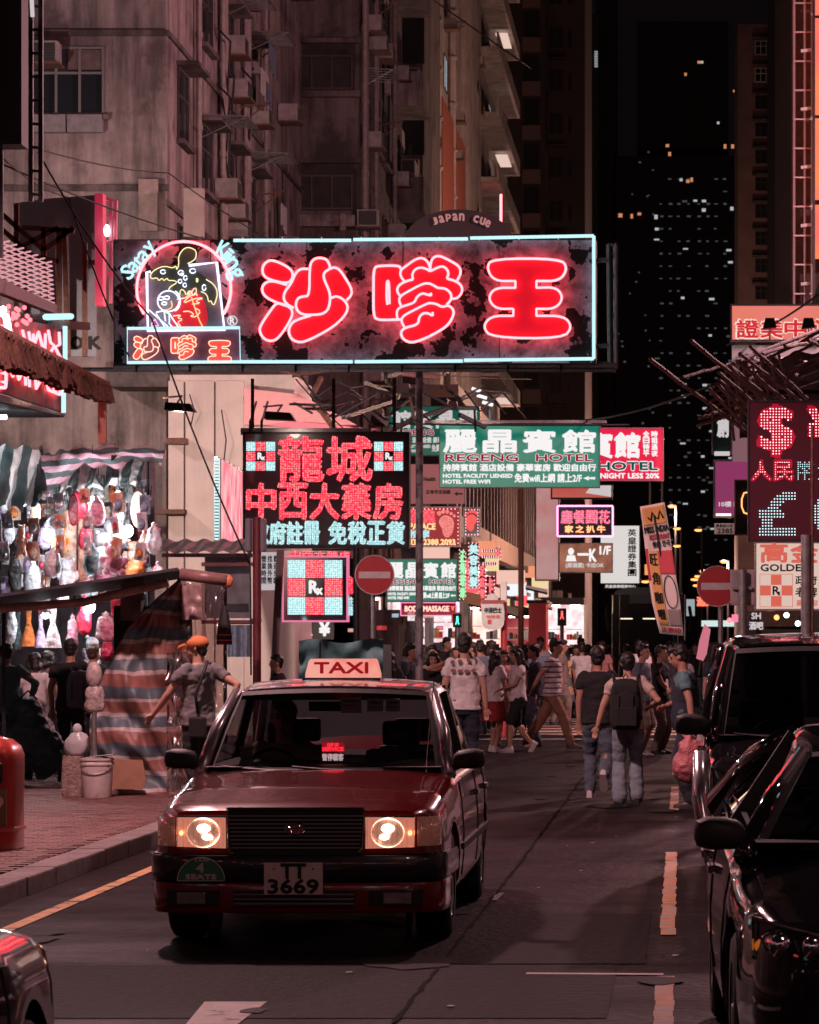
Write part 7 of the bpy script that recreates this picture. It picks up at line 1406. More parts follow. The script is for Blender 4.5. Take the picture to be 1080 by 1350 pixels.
# far street lamps
lampw = emi('street_lamp_glow', (1,.36,.1), 2.6)
for i, (px, py, d) in enumerate(((721,690,170),(886,668,230),(893,697,190),(893,720,170),(921,699,210),(955,741,260),(928,754,330),(921,760,360),(916,764,390),(919,772,420),(851,767,260),(852,627,240),(868,627,240))):
    t = thing('street_lamp', 'lit orange street lamp far down the road, number %s from the near end of its row' % ['first','second','third','fourth','fifth','sixth','seventh','eighth','ninth','tenth','eleventh','twelfth','last'][i] if False else ['orange street lamp before the louvred arcade','paired upper lamp right of the tilted banner','paired middle lamp right of the tilted banner','paired lowest lamp right of the tilted banner','lone orange lamp on a thin pole right of the banner','far lamp just above the right no entry disc','first lamp of the receding orange row','second lamp of the receding orange row','third lamp of the receding orange row','last lamp of the receding orange row','small lamp over the dark coach roof','tiny left lamp of a far pair below the crimson hotel sign','tiny right lamp of a far pair below the crimson hotel sign'][i], 'street lamp', (X(px,d),d,0), 'lit street lamps down the road')
    s_ = d/F; MB().ball(W(px,py,d), (5.5*s_ if i < 11 else 2*s_, .15, 1.8*s_), 10, 6).build('lamp_glass', lampw, t); MB().loft([[W(px,py-1.6,d)+Vector((rr*s_*math.cos(a*PI/6), .2*math.sin(a*PI/6), zz*s_)) for a in range(12)] for rr, zz in ((7,-.3),(6,.8),(2,1.5))]).build('lamp_hood', dark, t); MB().cyl((X(px+5,d),d,0), W(px+5,py-1,d), .09, n=6).build('pole', dark, t)
    if i in (0,1,5,6): l = bpy.data.lights.new('lamp_light', 'POINT'); l.energy = {0:4000,1:7000,5:22000,6:16000}[i]; l.color = (1,.52,.4); l.shadow_soft_size = .3; lo = bpy.data.objects.new('lamp_light', l); C.objects.link(lo); lo.parent = t; lo.location = W(px,py,d)-Vector((X(px,d),d,0))-Vector((0,.5,.7))
# small far lights and signs beyond the junction on the right
fo = sign('neon_sign', 'far red neon lettering low beside the right no entry disc', 918, 786, 935, 800, 150, dark, .2, cat='neon sign'); TX('酒店', 919, 787, 934, 799, 149.95, emi('far_red_neon', (1,.15,.08), 2), fo, .05)
fo = sign('light_box', 'far bluish white lit shop fascia between the two posts at right', 925, 818, 968, 826, 140, emi('far_white_box', (.8,1,.95), .8), .3, cat='illuminated sign'); fo = sign('light_box', 'small far pink and blue sign left of the pale round post', 965, 810, 976, 820, 120, emi('far_pink_box', (1,.2,.35), 1.2), .2, cat='illuminated sign')
fo = sign('shopfront_lights', 'string of cool lit market lights beside the coach, seen end on', 905, 790, 916, 812, 118, emi('far_cool_lights', (.65,.75,.8), .5), .3, cat='lights')
dk = thing('round_sign', 'dark octagonal far sign with scribbled pale lettering under the cream light box', 'sign', W(997,830,60)); MB().poly([W(997+14*math.cos(a*PI/4+.4), 818+15*math.sin(a*PI/4+.4), 60) for a in range(8)], (0,.1,0)).build('board', mat('octagon_dark', (.05,.03,.035), .6), dk); TX('SH', 991, 808, 1003, 816, 59.98, txw2, dk, .05); TX('酒吧', 988, 820, 1006, 830, 59.98, txw2, dk, .05)
for i, (px, py, c_) in enumerate(((962,818,'red_bulb'),(1024,814,'street_lamp_glow'),(1037,811,'white_bulb'),(1052,822,'white_bulb'))):
    t = thing('shop_lamp', 'small %s light glinting under the cream light box' % ['red','orange','upper white','lower white'][i], 'lamp', W(px,py,70)); MB().ball(W(px,py,70), .06, 8, 6).build('bulb', emi(c_, (1,1,1), 1), t); MB().bar(W(px,py-1,70.05), W(px,py-10,70.05), .03).build('stem', dark, t)
MB().box(W(985,1000,72), W(1200,806,72.4)).build('dark_shopfront', mat('dark_shutter', (.04,.03,.032), .6, var=.4, scale=6), label='dark shuttered shop fronts behind the parked vehicles', cat='shopfront')
MB().box(W(1005,826,71.5), W(1060,806,71.9)).build('fascia', rust, label='rusty low shop fascia just above the van roof', cat='fascia')
# awnings along the arcade
for i, (x0,y0,x1,y1,d,c_) in enumerate(((604,780,634,797,92,(.55,.22,.12)),(668,800,690,812,100,(.4,.25,.18)),(693,773,722,779,110,(.4,.35,.33)),(706,790,728,800,120,(.3,.25,.24)))):
    t = thing('shop_awning', ['orange sloping awning right of the lower green sign','tan awning behind the red stop pole','pale slatted awning near the thin tall pole','grey awning deepest in the arcade'][i], 'awning', W(x0,y1,d), 'awnings of the arcade shops')
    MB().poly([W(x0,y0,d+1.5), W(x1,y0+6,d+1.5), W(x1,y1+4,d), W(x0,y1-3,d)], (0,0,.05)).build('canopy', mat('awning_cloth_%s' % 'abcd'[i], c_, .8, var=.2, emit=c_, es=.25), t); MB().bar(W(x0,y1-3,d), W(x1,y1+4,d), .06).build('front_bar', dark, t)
rdb = thing('red_kiosk', 'red lit kiosk box among the arcade awnings', 'kiosk', (X(706,118),118,0)); MB().box((X(697,118),118,0),(X(720,118),120,Z(795,118))).build('walls', mat('kiosk_red', (.5,.06,.07), .6, emit=(1,.08,.1), es=.06), rdb); MB().box((X(695,118),117.6,Z(795,118)),(X(722,118),120.2,Z(793,118)+.05)).build('roof', dark, rdb)
# wires across the street
wires = [([W(571,0,70), W(700,90,75)],.0,'slack black cable running down across the top of the second tenement'),([W(0,180,40), W(222,228,60), W(420,350,60)],.1,'long thin cable crossing the corner tenement above the grey hoarding'),([W(0,215,40), W(330,330,50)],.1,'lower thin cable crossing the grey hoarding'),([W(50,200,38), W(200,420,38), W(330,745,40)],.12,'black cable dropping from the hoarding towards the maroon post'),([W(330,745,40), W(331,890,40)],.02,'cable hanging straight down beside the maroon post'),
 ([W(745,555,70), W(945,505,50)],.15,'pale wire stretching from the large green sign to the bamboo poles'),([W(958,455,60), W(1090,380,55)],.1,'black cable climbing past the orange billboard'),([W(500,558,65), W(830,560,65)],.02,'straight dark wire above the green hotel signs'),([W(390,500,48), W(500,600,60)],.1,'dark cable falling behind the pharmacy sign'),([W(150,395,43), W(820,392,43.5)],.0,''),([W(440,480,44), W(700,500,80)],.05,'wire tangle under the big neon sign'),([W(0,205,39), W(90,260,45), W(170,470,43.9)],.08,'sagging wire before the rusty hoarding frame')]
for pts, sg_, lb in wires:
    if lb: cable(pts, .012 if pts[0].y < 60 else .02, wirem, lb, group='overhead cables', sag=sg_)
random.seed(14)
tg = thing('wire_tangle', 'dark tangle of brackets, beams and cables under the right half of the big neon sign', 'brackets', W(480,520,56))
for k in range(26):
    a = (random.uniform(395,640), random.uniform(486,560)); b = (a[0]+random.uniform(-70,70), a[1]+random.uniform(-25,45)); MB().bar(W(*a,random.uniform(52,60)), W(min(640,b[0]),min(568,b[1]),random.uniform(52,62)), random.choice((.03,.04,.07))).build('bracket', random.choice((rust,dark,dark)), tg)
for k in range(8):
    a = (random.uniform(390,620), random.uniform(488,540)); MB().tube([W(a[0],a[1],55), W(a[0]+20,a[1]+random.uniform(5,30),55), W(a[0]+50,a[1]+random.uniform(-5,10),56), W(a[0]+80,a[1]+random.uniform(0,40),58)], .02, 5).build('wire', wirem, tg, smooth=True)
for k in range(3): MB().tube([W(622+k*7,512+k*9,75), W(634+k*8,516+k*9,75)], .04, 6).build('tube_lamp', emi('bracket_tube', (.95,1,1), 1.1), tg)
for k, (px, py) in enumerate(((760,606),(770,610))): pass
pnk = MB().poly([W(x,y,56) for x,y in ((385,555),(500,566),(420,568),(350,560))]+[], (0,.2,0)).build('sloping_panel', mat('pink_canopy_sheet', (.6,.1,.16), .5, emit=(1,.08,.15), es=.3), label='glowing pink sloping sheet just over the pharmacy sign top', cat='sheet')  # pink light under the canopy put into the sheet's colour and glow
pk2 = MB().poly([W(x,y,57.5) for x,y in ((322,512),(395,520),(470,560),(322,560))], (0,.2,0)).build('wall_sheet', mat('pink_lit_wall', (.7,.35,.35), .7, var=.1, emit=(1,.25,.3), es=.18), label='wall sheet with painted pink light behind the top of the pharmacy sign', cat='wall sheet')  # this sheet carries the same pink light in colour and emission
# ---- street lamps added outside the frame to light this stretch
def street_lamp(x, y, z, side, watts, col, label, ang=1.25):
    t = thing('street_lamp', label, 'street lamp', (x,y,0), 'added lamps outside the frame'); MB().cyl((x,y,0),(x,y,z),.09,.06,n=12).build('pole', steel, t, smooth='auto'); MB().tube([(x,y,z-.1),(x+side*.5,y,z+.25),(x+side*1.6,y,z+.3)], .045, 8).build('arm', steel, t, smooth=True)
    MB().loft([[Vector((x+side*(1.9+.4*math.cos(a*PI/8)*k), y+.16*math.sin(a*PI/8)*k, z+zz)) for a in range(16)] for k, zz in ((1,.22),(1.05,.27),(.8,.36))]).build('lamp_head', dark, t); MB().poly([Vector((x+side*(1.9+.33*math.cos(a*PI/8)), y+.12*math.sin(a*PI/8), z+.2)) for a in range(16)], (0,0,.015)).build('lamp_glass', emi('lamp_glass_pinkish', col, 4), t)
    l = bpy.data.lights.new('lamp_light', 'SPOT' if y < 30 else 'POINT'); l.energy = watts; l.color = col
    if y < 30: l.spot_size = math.radians(152); l.spot_blend = .12
    l.shadow_soft_size = .25; lo = bpy.data.objects.new('lamp_light', l); C.objects.link(lo); lo.parent = t; lo.location = (side*1.9, 0, z-.3); return lo
LC = (1,.53,.54); LC2 = (1,.5,.55)
street_lamp(4.9, 24, 9, -1, 300, LC, 'added lamp beyond the frame beside the parked van')
street_lamp(-7.2, 27, 9.5, 1, 4700, LC, 'added lamp beyond the frame on the stall pavement')
street_lamp(7.7, 57, 12, -1, 7800, LC2, 'added lamp beyond the frame beside the scaffolded block')
street_lamp(5.6, 85, 9.5, -1, 10000, (1,.5,.36), 'added lamp beyond the frame past the crossing')
street_lamp(-12.7, 54, 9, -1, 1300, (1,.7,.68), 'added lamp beyond the frame at the corner tenement')
street_lamp(6.4, 125, 10.5, -1, 9000, (1,.55,.42), 'added lamp beyond the frame along the arcade')
street_lamp(4.9, 3, 9, -1, 380, LC, 'added lamp behind the camera on the far side')
# ================================================================ people
skinm = [mat('skin_a', (.42,.22,.16), .55, var=.08, scale=9), mat('skin_b', (.5,.28,.21), .55, var=.08, scale=9), mat('skin_c', (.32,.16,.11), .55)]
hairm = mat('black_hair', (.015,.011,.011), .42, bump=.04, bscale=90); hairb = mat('brown_hair', (.06,.03,.022), .45, bump=.04, bscale=90)
def cloth(n, c, **k): return mat('cloth_'+n, c, .88, var=.2, scale=14, bump=.03, bscale=120, **k)
CL = dict(grey=cloth('heather_grey', (.17,.16,.165)), white=cloth('white', (.75,.68,.68)), black=cloth('black', (.015,.014,.016)), navy=cloth('navy', (.025,.03,.045)), jeans=cloth('blue_denim', (.1,.125,.16)), ljeans=cloth('light_denim', (.2,.25,.29)), brown=cloth('tan_trousers', (.25,.13,.085)), khaki=cloth('khaki', (.22,.17,.14)), red=cloth('dark_red', (.3,.03,.03)), pink=cloth('pink', (.45,.2,.2)), teal=cloth('teal', (.1,.2,.22)), blue=cloth('dull_blue', (.15,.18,.24)), beige=cloth('beige', (.52,.43,.38)))
polo = stripes('striped_polo', [(.72,(.6,.53,.53)),(1.0,(.12,.06,.09))], .085, 'Z', rough=.85)
patt = mat('patterned_dress', (.1,.14,.14), .85, col2=(.6,.4,.2), scale=9, mask=(.48,.5))
plaid = mat('checked_shirt', (.2,.2,.28), .85, col2=(.45,.4,.42), scale=40, mask=(.47,.52))
shoe_w = mat('white_trainer', (.6,.57,.56), .6); shoe_k = mat('dark_shoe', (.03,.028,.03), .5)
DG = lambda: bpy.context.evaluated_depsgraph_get()
def rm(mb, name, m, par, vox, wr=0.0, seed=0, it=4, wsc=9):
    me = bpy.data.meshes.new(name); me.from_pydata([tuple(v) for v in mb.v], [], mb.f); o = bpy.data.objects.new('tmp', me); C.objects.link(o)
    r = o.modifiers.new('r', 'REMESH'); r.mode = 'VOXEL'; r.voxel_size = vox; s = o.modifiers.new('s', 'SMOOTH'); s.factor = .5; s.iterations = it
    me2 = bpy.data.meshes.new_from_object(o.evaluated_get(DG())); bpy.data.objects.remove(o)
    if wr:
        ns = [v.normal.copy() for v in me2.vertices]
        for v, n in zip(me2.vertices, ns):
            c = v.co; k = noise.noise(Vector((c.x*wsc*.8+seed, c.y*wsc*.8, c.z*wsc*1.5)))+.5*noise.noise(Vector((c.x*wsc*2.3, c.y*wsc*2.3+seed, c.z*wsc*3.2))); v.co = c+n*wr*(k+.35)
    me2.materials.clear(); me2.materials.append(m); me2.polygons.foreach_set('use_smooth', [True]*len(me2.polygons)); me2.name = name
    o = bpy.data.objects.new(name, me2); C.objects.link(o); o.parent = par; return o
def limb(mb, pts, rs, n=12):
    P = []; R = []
    for i in range(len(pts)-1):
        for t in (0,.25,.5,.75): P.append(Vector(pts[i]).lerp(Vector(pts[i+1]), t)); R.append(rs[i]+(rs[i+1]-rs[i])*t+ (0.06*rs[i]*math.sin(t*PI)))
    P.append(Vector(pts[-1])); R.append(rs[-1]); mb.tube(P, R, n); 
    for p, r in zip(pts, rs): mb.ball(p, r*.98, 10, 7)
def ik(S, T, a, b, pole):
    d = T-S; L = min(d.length, (a+b)*.995); d.normalize(); T2 = S+d*L; c = (a*a+L*L-b*b)/(2*a*L); c = max(-1, min(1, c)); h = a*math.sqrt(1-c*c)
    p = Vector(pole)-d*Vector(pole).dot(d); p.normalize(); return S+d*a*c+p*h, T2
def torso(mb, rings, k):
    mb.loft([[Vector((x0+rx*math.copysign(abs(math.cos(a))**.85,math.cos(a)), y0+ry*math.sin(a), z))*k for a in [q*PI/14 for q in range(28)]] for x0, y0, rx, ry, z in rings])
def person(label, x, y, rz, H=1.7, z0=0, top='black', bottom='jeans', legs='long', hair='short', skin=0, hands=None, feet=None, lean=0, shoes='k', vox=.016, female=False, head=(0,0), sleeve=.55, faceon=False, belly=0, skirt=False, cap=None, name='person', group=None, lod=False, topm=None, untuck=.0):
    k = H/1.75; rz = math.radians(rz); root = thing(name, label, 'person', (0,0,0), group)
    inv = Matrix.Rotation(-rz, 3, 'Z'); sm_ = skinm[skin]; V = Vector
    fw = .92 if female else 1; sh = .185*fw; ln = lean
    bend = lambda p: V((p[0], p[1]-ln*max(0,p[2]-.95), p[2]))
    nb = bend((0,.0,1.44)); hc = bend((0,-.035,1.615)); hc = V((hc[0],hc[1],1.615-abs(ln)*.08))
    SH = {s: bend((s*sh,.01,1.405)) for s in (-1,1)}
    hands = hands or {}; HT = {}
    for s in (-1,1):
        t = hands.get(s)
        if t is None: T = SH[s]+V((s*.07,-.03,-.53))
        else: T = inv @ (V((t[0],t[1],0))/k); T.z = t[2]/k
        HT[s] = ik(SH[s], T, .285, .25, V((s*.5,.8,-.2)))
    feet = feet or {-1:(0,0), 1:(0,0)}; FT = {}
    for s in (-1,1):
        f = feet[s]; A = V((s*.1, .03+f[0], .085+(f[1] if len(f)>1 else 0))); Hp = V((s*.09,0,.9)); FT[s] = ik(Hp, A, .43, .42, V((s*.05,-1,0))); 
    body = MB()
    # head with face
    Q = Matrix.Rotation(math.radians(head[0]), 3, 'Z') @ Matrix.Rotation(math.radians(head[1]), 3, 'X')
    hp = lambda a,b,c: (hc+Q@V((a,b,c)))*k
    body.ball(hp(0,.012,.02), (.074*k,.092*k,.098*k), 16, 12, Q); body.ball(hp(0,-.018,-.035), (.058*k,.07*k,.078*k), 14, 10, Q); body.ball(hp(0,-.055,-.088), (.03*k,.028*k,.022*k), 8, 6)
    body.tube([hp(0,-.088,.015), hp(0,-.108,-.028), hp(0,-.09,-.036)], [.009*k,.015*k,.012*k], 8); body.ball(hp(0,-.078,-.062), (.024*k,.014*k,.01*k), 8, 6); body.ball(hp(0,-.075,.03), (.05*k,.018*k,.011*k), 8, 6)
    for s in (-1,1): body.ball(hp(s*.076,.012,-.008), (.01*k,.02*k,.03*k), 8, 6)
    body.tube([nb*k-V((0,-.0,.06))*k, (nb+V((0,-.01,.03)))*k, hp(0,.02,-.06)], [.066*k*fw,.054*k*fw,.056*k*fw], 12)
    torso(body, [(0,0,.14*fw,.095,.9),(0,-.0,.125*fw,.085,1.02),(0,bend((0,0,1.2))[1],.135*fw,.095,1.2),(0,bend((0,0,1.33))[1],.15*fw,.095,1.33),(0,bend((0,0,1.42))[1],.12*fw,.07,1.42),(0,bend((0,0,1.46))[1],.06,.05,1.46)], k)
    for s in (-1,1):
        E_, W_ = HT[s]; limb(body, [SH[s]*k-V((s*.02,0,0)), E_*k, W_*k], [.05*k*fw,.039*k*fw,.026*k*fw])
        d = (W_-E_).normalized(); side = d.cross(V((0,-1,0)) if abs(d.y) < .8 else V((0,0,1))).normalized(); nrm = side.cross(d).normalized()
        pc = W_+d*.05; R3 = Matrix((side, nrm, d)).transposed(); body.ball(pc*k, (.038*k,.017*k,.05*k), 10, 7, R3)
        for q, (o_, L_) in enumerate(((-.027,.062),(-.009,.075),(.009,.072),(.026,.058))):
            a = pc+side*o_+d*.036; b = a+d*L_*.55-nrm*.006*s; c_ = b+d*L_*.38-nrm*.026; body.tube([a*k,b*k,c_*k], [.0095*k,.0088*k,.0075*k], 7)
        a = pc-side*.03*(1 if s>0 else -1)-d*.018; body.tube([a*k,(a-side*.022*(1 if s>0 else -1)+d*.03)*k,(a-side*.026*(1 if s>0 else -1)+d*.058)*k], [.013*k,.0105*k,.009*k], 7)
        K_, A_ = FT[s]; limb(body, [V((s*.09,0,.9))*k, K_*k, A_*k], [.075*k,.05*k,.034*k]); mid = K_.lerp(A_,.33)+V((0,.02,0)); body.ball(mid*k, (.046*k,.05*k,.1*k), 10, 7)
        body.ball((A_+V((0,-.05,-.045)))*k, (.036*k,.09*k,.03*k), 10, 6)
    rm(body, 'body', sm_, root, vox*.8, it=2)
    # top
    g = MB(); hem = .86-untuck; bl = belly
    torso(g, [(0,0,.192*fw,.148,hem),(0,-.01-bl*.3,.174*fw,.128+bl*.5,.98),(0,bend((0,-.008-bl*.4,1.12))[1],.162*fw,.118+bl*.4,1.12),(0,bend((0,-.01,1.26))[1],.176*fw,.122,1.26),(0,bend((0,0,1.37))[1],.188*fw,.112,1.37),(0,bend((0,.005,1.425))[1],.15*fw,.088,1.425),(0,bend((0,.008,1.455))[1],.085,.066,1.455)], k)
    for s in (-1,1):
        E_, W_ = HT[s]; full = sleeve >= 1; e = SH[s].lerp(E_, min(1,sleeve)); pts = [(SH[s]-V((s*.035,0,.0)))*k, (SH[s].lerp(e,.5))*k, e*k]; rs = [.062*k,.06*k,.058*k*fw]
        if full: pts.append(E_.lerp(W_,.9)*k); rs = [.06*k,.055*k,.048*k,.036*k]
        g.tube(pts, rs, 14); g.ball(pts[0], rs[0]*1.0, 10, 7)
        if female and not faceon or female: g.ball(bend((s*.075,-.085,1.24))*k, (.065*k,.05*k,.06*k), 10, 7)
    rm(g, 'shirt', topm or CL[top], root, vox*.85, .014*k, H*7, 3)
    # bottom
    g = MB()
    if skirt: torso(g, [(0,0,.24,.2,.52),(0,0,.215,.17,.68),(0,0,.175,.125,.86),(0,0,.145,.1,.98)], k)
    else:
        torso(g, [(0,0.01,.13*fw,.095,.8),(0,.012,.165,.122,.88),(0,.005,.155*fw,.108,.97),(0,0,.14*fw,.095,1.02)], k)
        for s in (-1,1):
            K_, A_ = FT[s]; hip = V((s*.087,.0,.88)); 
            if legs == 'long': w2 = .068 if legs == 'long' else .1; limb(g, [hip*k, K_*k, (A_+V((0,0,.0)))*k], [.097*k,.074*k,(.062 if bottom != 'ljeans' else .085)*k])
            elif legs == 'slim': limb(g, [hip*k, K_*k, A_*k], [.09*k,.06*k,.046*k])
            else: limb(g, [hip*k, (K_+V((0,0,.03)))*k], [.1*k,.088*k])
    rm(g, 'trousers' if not skirt else 'skirt', CL[bottom] if isinstance(bottom, str) else bottom, root, vox*.85, .011*k, H*3, 3)
    # shoes
    for s in (-1,1):
        K_, A_ = FT[s]; tilt = Matrix.Rotation(0, 3, 'X'); f = feet[s]; toe = -.35 if len(f) > 1 and f[1] > .05 else 0
        R_ = Matrix.Rotation(math.radians(55 if toe else 0), 3, 'X'); q = lambda v: (A_+R_@V(v))*k; sh_ = MB()
        sh_.loft([[q((sx*w_, yy, zz)) for sx, zz in ((-1,-.085),(1,-.085),(1,-.05),(.85,hh*.6-.05),(.3,hh-.05),(-.3,hh-.05),(-.85,hh*.6-.05),(-1,-.05))] for yy, w_, hh in ((.065,.028,.05),(.055,.036,.08),(.0,.04,.09),(-.06,.044,.05),(-.13,.045,.025),(-.17,.036,.015),(-.185,.02,.005))])
        o = sh_.build('shoe', shoe_w if shoes == 'w' else shoe_k, root, smooth='auto')
    # hair
    hm = hairm if hair != 'brown' else hairb; g = MB()
    if hair in ('short','tall','brown','grey'):
        up_ = (.014 if hair != 'tall' else .034) if not cap else -.02; g.ball(hp(0,.03,.035+up_*.4), (.083*k,.088*k,(.092+up_*.6)*k), 16, 12, Q); g.ball(hp(0,-.035,.085+up_*.6), (.064*k,.05*k,.035*k), 12, 8, Q); g.ball(hp(0,.055,-.02), (.068*k,.052*k,.07*k), 12, 8, Q)
        if hair == 'tall': g.ball(hp(0,.01,.09), (.088*k,.1*k,.06*k), 12, 8, Q)
    elif hair in ('long','bob'):
        g.ball(hp(0,.028,.032), (.088*k,.098*k,.1*k), 16, 12, Q); g.ball(hp(0,-.05,.08), (.07*k,.045*k,.035*k), 12, 8, Q); low = -.36 if hair == 'long' else -.1
        for s in (-1,1): g.tube([hp(s*.068,0,.03), hp(s*.085,.015,-.06), hp(s*.085,.04,low*.7), hp(s*.06,.06,low)], [.035*k,.034*k,.036*k,.02*k], 10)
        g.tube([hp(0,.06,.03), hp(0,.088,-.08), hp(0,.09,low*.8), hp(0,.085,low-.02)], [.06*k,.075*k,.075*k,.04*k], 12)
    rm(g, 'hair', hm, root, vox*.75, .009*k, H*5, 2, 22)
    if faceon:
        for s in (-1,1):
            o = MB().ball(hp(s*.03,-.083,.008), (.0125*k,.006*k,.0065*k), 8, 6).build('eye', black, root, smooth=True); MB().bar(hp(s*.017,-.09,.03), hp(s*.045,-.082,.031), .006*k).build('eyebrow', hairm, root)
        MB().ball(hp(0,-.0915,-.06), (.02*k,.004*k,.006*k), 8, 5).build('lips', mat('lip_red', (.3,.06,.06), .5), root, smooth=True)
    if cap:
        cm, kind_ = cap; g = MB(); g.ball(hp(0,.018,.042), (.094*k,.113*k,.078*k), 18, 10, Q)
        if kind_ == 'cap': g.loft([[hp(.075*math.cos(a)*q_, -.075-.105*math.sin(a)*q_-.01, .035-.03*q_*math.sin(a)+zz) for a in [i*PI/10 for i in range(11)]] for q_, zz in ((.9,.02),(1,.006),(1,-.004))], closed=False, caps=False); MB().ball(hp(0,.018,.12), .009*k).build('cap_button', cm, root)
        o = g.build('hat_crown' if kind_ != 'cap' else 'cap', cm, root, smooth='auto')
        if kind_ == 'bucket': MB().loft([[hp(r*math.cos(a), .018+r*1.1*math.sin(a), z_) for a in [i*PI/14 for i in range(28)]] for r, z_ in ((.09,.05),(.12,.015),(.15,-.02),(.146,-.025),(.088,.035))], caps=False).build('hat_brim', cm, root, smooth=True)
    root.location = (x, y, z0); root.rotation_euler.z = rz; root['_k'] = k; return root
def at(px, d): return X(px, d), d
def pack(px, d, zc, w_, h, dp, m, label, rz=180, name='backpack', strap=True):
    x, y = at(px, d); t = thing(name, label, 'backpack', (0,0,0)); V = Vector; g = MB()
    rings = [[V((a_*w_/2*s_, b_*dp*s_+.02, z_*h)) for a_, b_ in ((-1,-.0),(-.95,.7),(-.6,1),(.6,1),(.95,.7),(1,0),(.9,-.15),(-.9,-.15))] for z_, s_ in ((-.5,.82),(-.46,.98),(-.1,1.05),(.25,.98),(.42,.8),(.5,.5))]
    g.loft(rings).build('pack_body', m, t, smooth=True, sub=1); MB().box((-w_*.36,dp*.98,-h*.42),(w_*.36,dp*1.22,-h*.05)).build('front_pocket', m, t, bevel=.025); MB().box((-w_*.4,dp*.6,h*.18),(w_*.4,dp*1.06,h*.4)).build('top_flap', m, t, bevel=.03)
    for s in (-1,1):
        MB().tube([V((s*w_*.34,.0,h*.38)), V((s*w_*.4,-.1,h*.55)), V((s*w_*.46,-.24,h*.42)), V((s*w_*.5,-.26,h*.05)), V((s*w_*.48,-.1,-h*.3))], .016, 6).build('strap', m, t, smooth=True); MB().box((s*w_*.2,dp*1.22,-h*.3),(s*w_*.24,dp*1.25,h*.2)).build('webbing', dark, t)
    MB().tube([V((-.03,0,h*.5)), V((0,.0,h*.58)), V((.03,0,h*.5))], .008, 5).build('loop', m, t)
    t.location = (x, y, zc); t.rotation_euler.z = math.radians(rz-180); return t
fwd = {-1:(-.18,.0), 1:(.2,.04)}; fwd2 = {-1:(.24,.1), 1:(-.16,.0)}
# -- the man in the cap before the tarpaulin
x, y = at(262, 30); capm = mat('orange_cap_cloth', (.62,.2,.07), .8, var=.1)
person('person in orange cap and heather grey T-shirt with a cross strap, striding past the tarpaulin', x, y, 229, 1.69, .13, 'grey', 'black', 'slim', hair='short', hands={1:(-.42,-.05,.93), -1:(.3,.02,.98)}, feet=fwd, vox=.011, head=(32,4), cap=(capm,'cap'), skin=1)
s_ = thing('cross_bag', 'small black bag on a cross strap at the hip of the orange cap wearer', 'bag', (x-.18,y-.1,1.0)); q = Vector((x,y,.13)); MB().tube([q+Vector(v) for v in ((.1,-.1,1.44),(.06,-.155,1.3),(0,-.19,1.12),(.02,-.19,.95))], .016, 6).build('strap', black, s_, smooth=True); MB().box(q+Vector((-.06,-.24,.72)), q+Vector((.1,-.14,.92))).build('pouch', black, s_, bevel=.02)
# -- the tall man in white
x, y = at(612, 40)
W1 = person('person with thick black hair in a white printed T-shirt, back turned, behind the taxi', x, y, 182, 1.84, 0, 'white', 'navy', 'long', hair='tall', hands={1:(-.27,0,.88), -1:(.28,-.02,.86)}, vox=.013, skin=1, feet={-1:(.05,),1:(-.08,)})
prm = mat('brown_print', (.28,.15,.12), .8)
g = MB(); s40 = 40/F
for (a,b,w_,h_) in ((596,873,6,5),(606,872,6,6),(617,870,5,7),(625,866,3,9),(597,884,7,5),(606,885,7,5),(615,885,7,5),(624,884,6,5)):
    g.poly([W(a+w_/2*math.cos(q*PI/5), b+h_/2*math.sin(q*PI/5), 39.83) for q in range(10)], (0,.03,0))
g.v = [Vector(v)-Vector((x,y,0)) for v in g.v]; g.v = [(-v[0], -v[1], v[2]) for v in g.v]; o = g.build('shirt_print', prm); o.parent = W1
# -- the two walking away
x, y = at(788, 35.8); person('person in black T-shirt and blue jeans walking away, pale sole lifted', x, y, 176, 1.7, 0, 'black', 'jeans', 'long', hair='short', hands={1:(-.21,.02,.82), -1:(.26,0,.84)}, feet={-1:(.3,.2), 1:(-.14,.0)}, shoes='w', vox=.013)
x, y = at(828, 34.5); person('person in beige T-shirt and loose light jeans walking away under a black backpack', x, y, 184, 1.64, 0, 'beige', 'ljeans', 'long', hair='short', hands={1:(-.33,-.02,.83), -1:(.24,.12,1.05)}, feet={-1:(-.06,), 1:(.06,)}, vox=.013, skin=1)
pack(825, 34.34, 1.08, .34, .56, .15, CL['black'], 'large black backpack on the person in loose light jeans', rz=0+180); bpy.data.objects['backpack'].rotation_euler.z = PI
# -- walking group at the crossing
x, y = at(728, 51.5); person('person in white striped polo and tan trousers striding right at the crossing', x, y, 82, 1.8, 0, 'white', 'brown', 'long', hair='tall', hands={1:(-.1,.15,1.1), -1:(-.32,-.1,.98)}, feet={-1:(-.36,.0), 1:(.42,.03)}, shoes='k', vox=.015, topm=polo, skin=0, lean=.05)
x, y = at(683, 50.6); person('person with long hair in white top and black knee shorts, white trainers, walking left', x, y, -66, 1.66, 0, 'white', 'black', 'short', hair='long', female=True, hands={1:(-.25,-.2,1.0), -1:(-.2,-.1,.95)}, feet={-1:(.25,.06), 1:(-.22,)}, shoes='w', faceon=True, vox=.015, skin=1)
x, y = at(652, 51); person('person with waist long dark hair in a dark red skirt, back half turned', x, y, 150, 1.63, 0, 'white', 'red', 'slim', hair='long', female=True, skirt=True, vox=.015, feet={-1:(.1,),1:(-.1,)}, shoes='w')
x, y = at(664, 54); person('person in pink top facing the camera between the walkers', x, y, 12, 1.62, 0, 'pink', 'khaki', 'slim', hair='bob', female=True, faceon=True, vox=.016, skin=1)
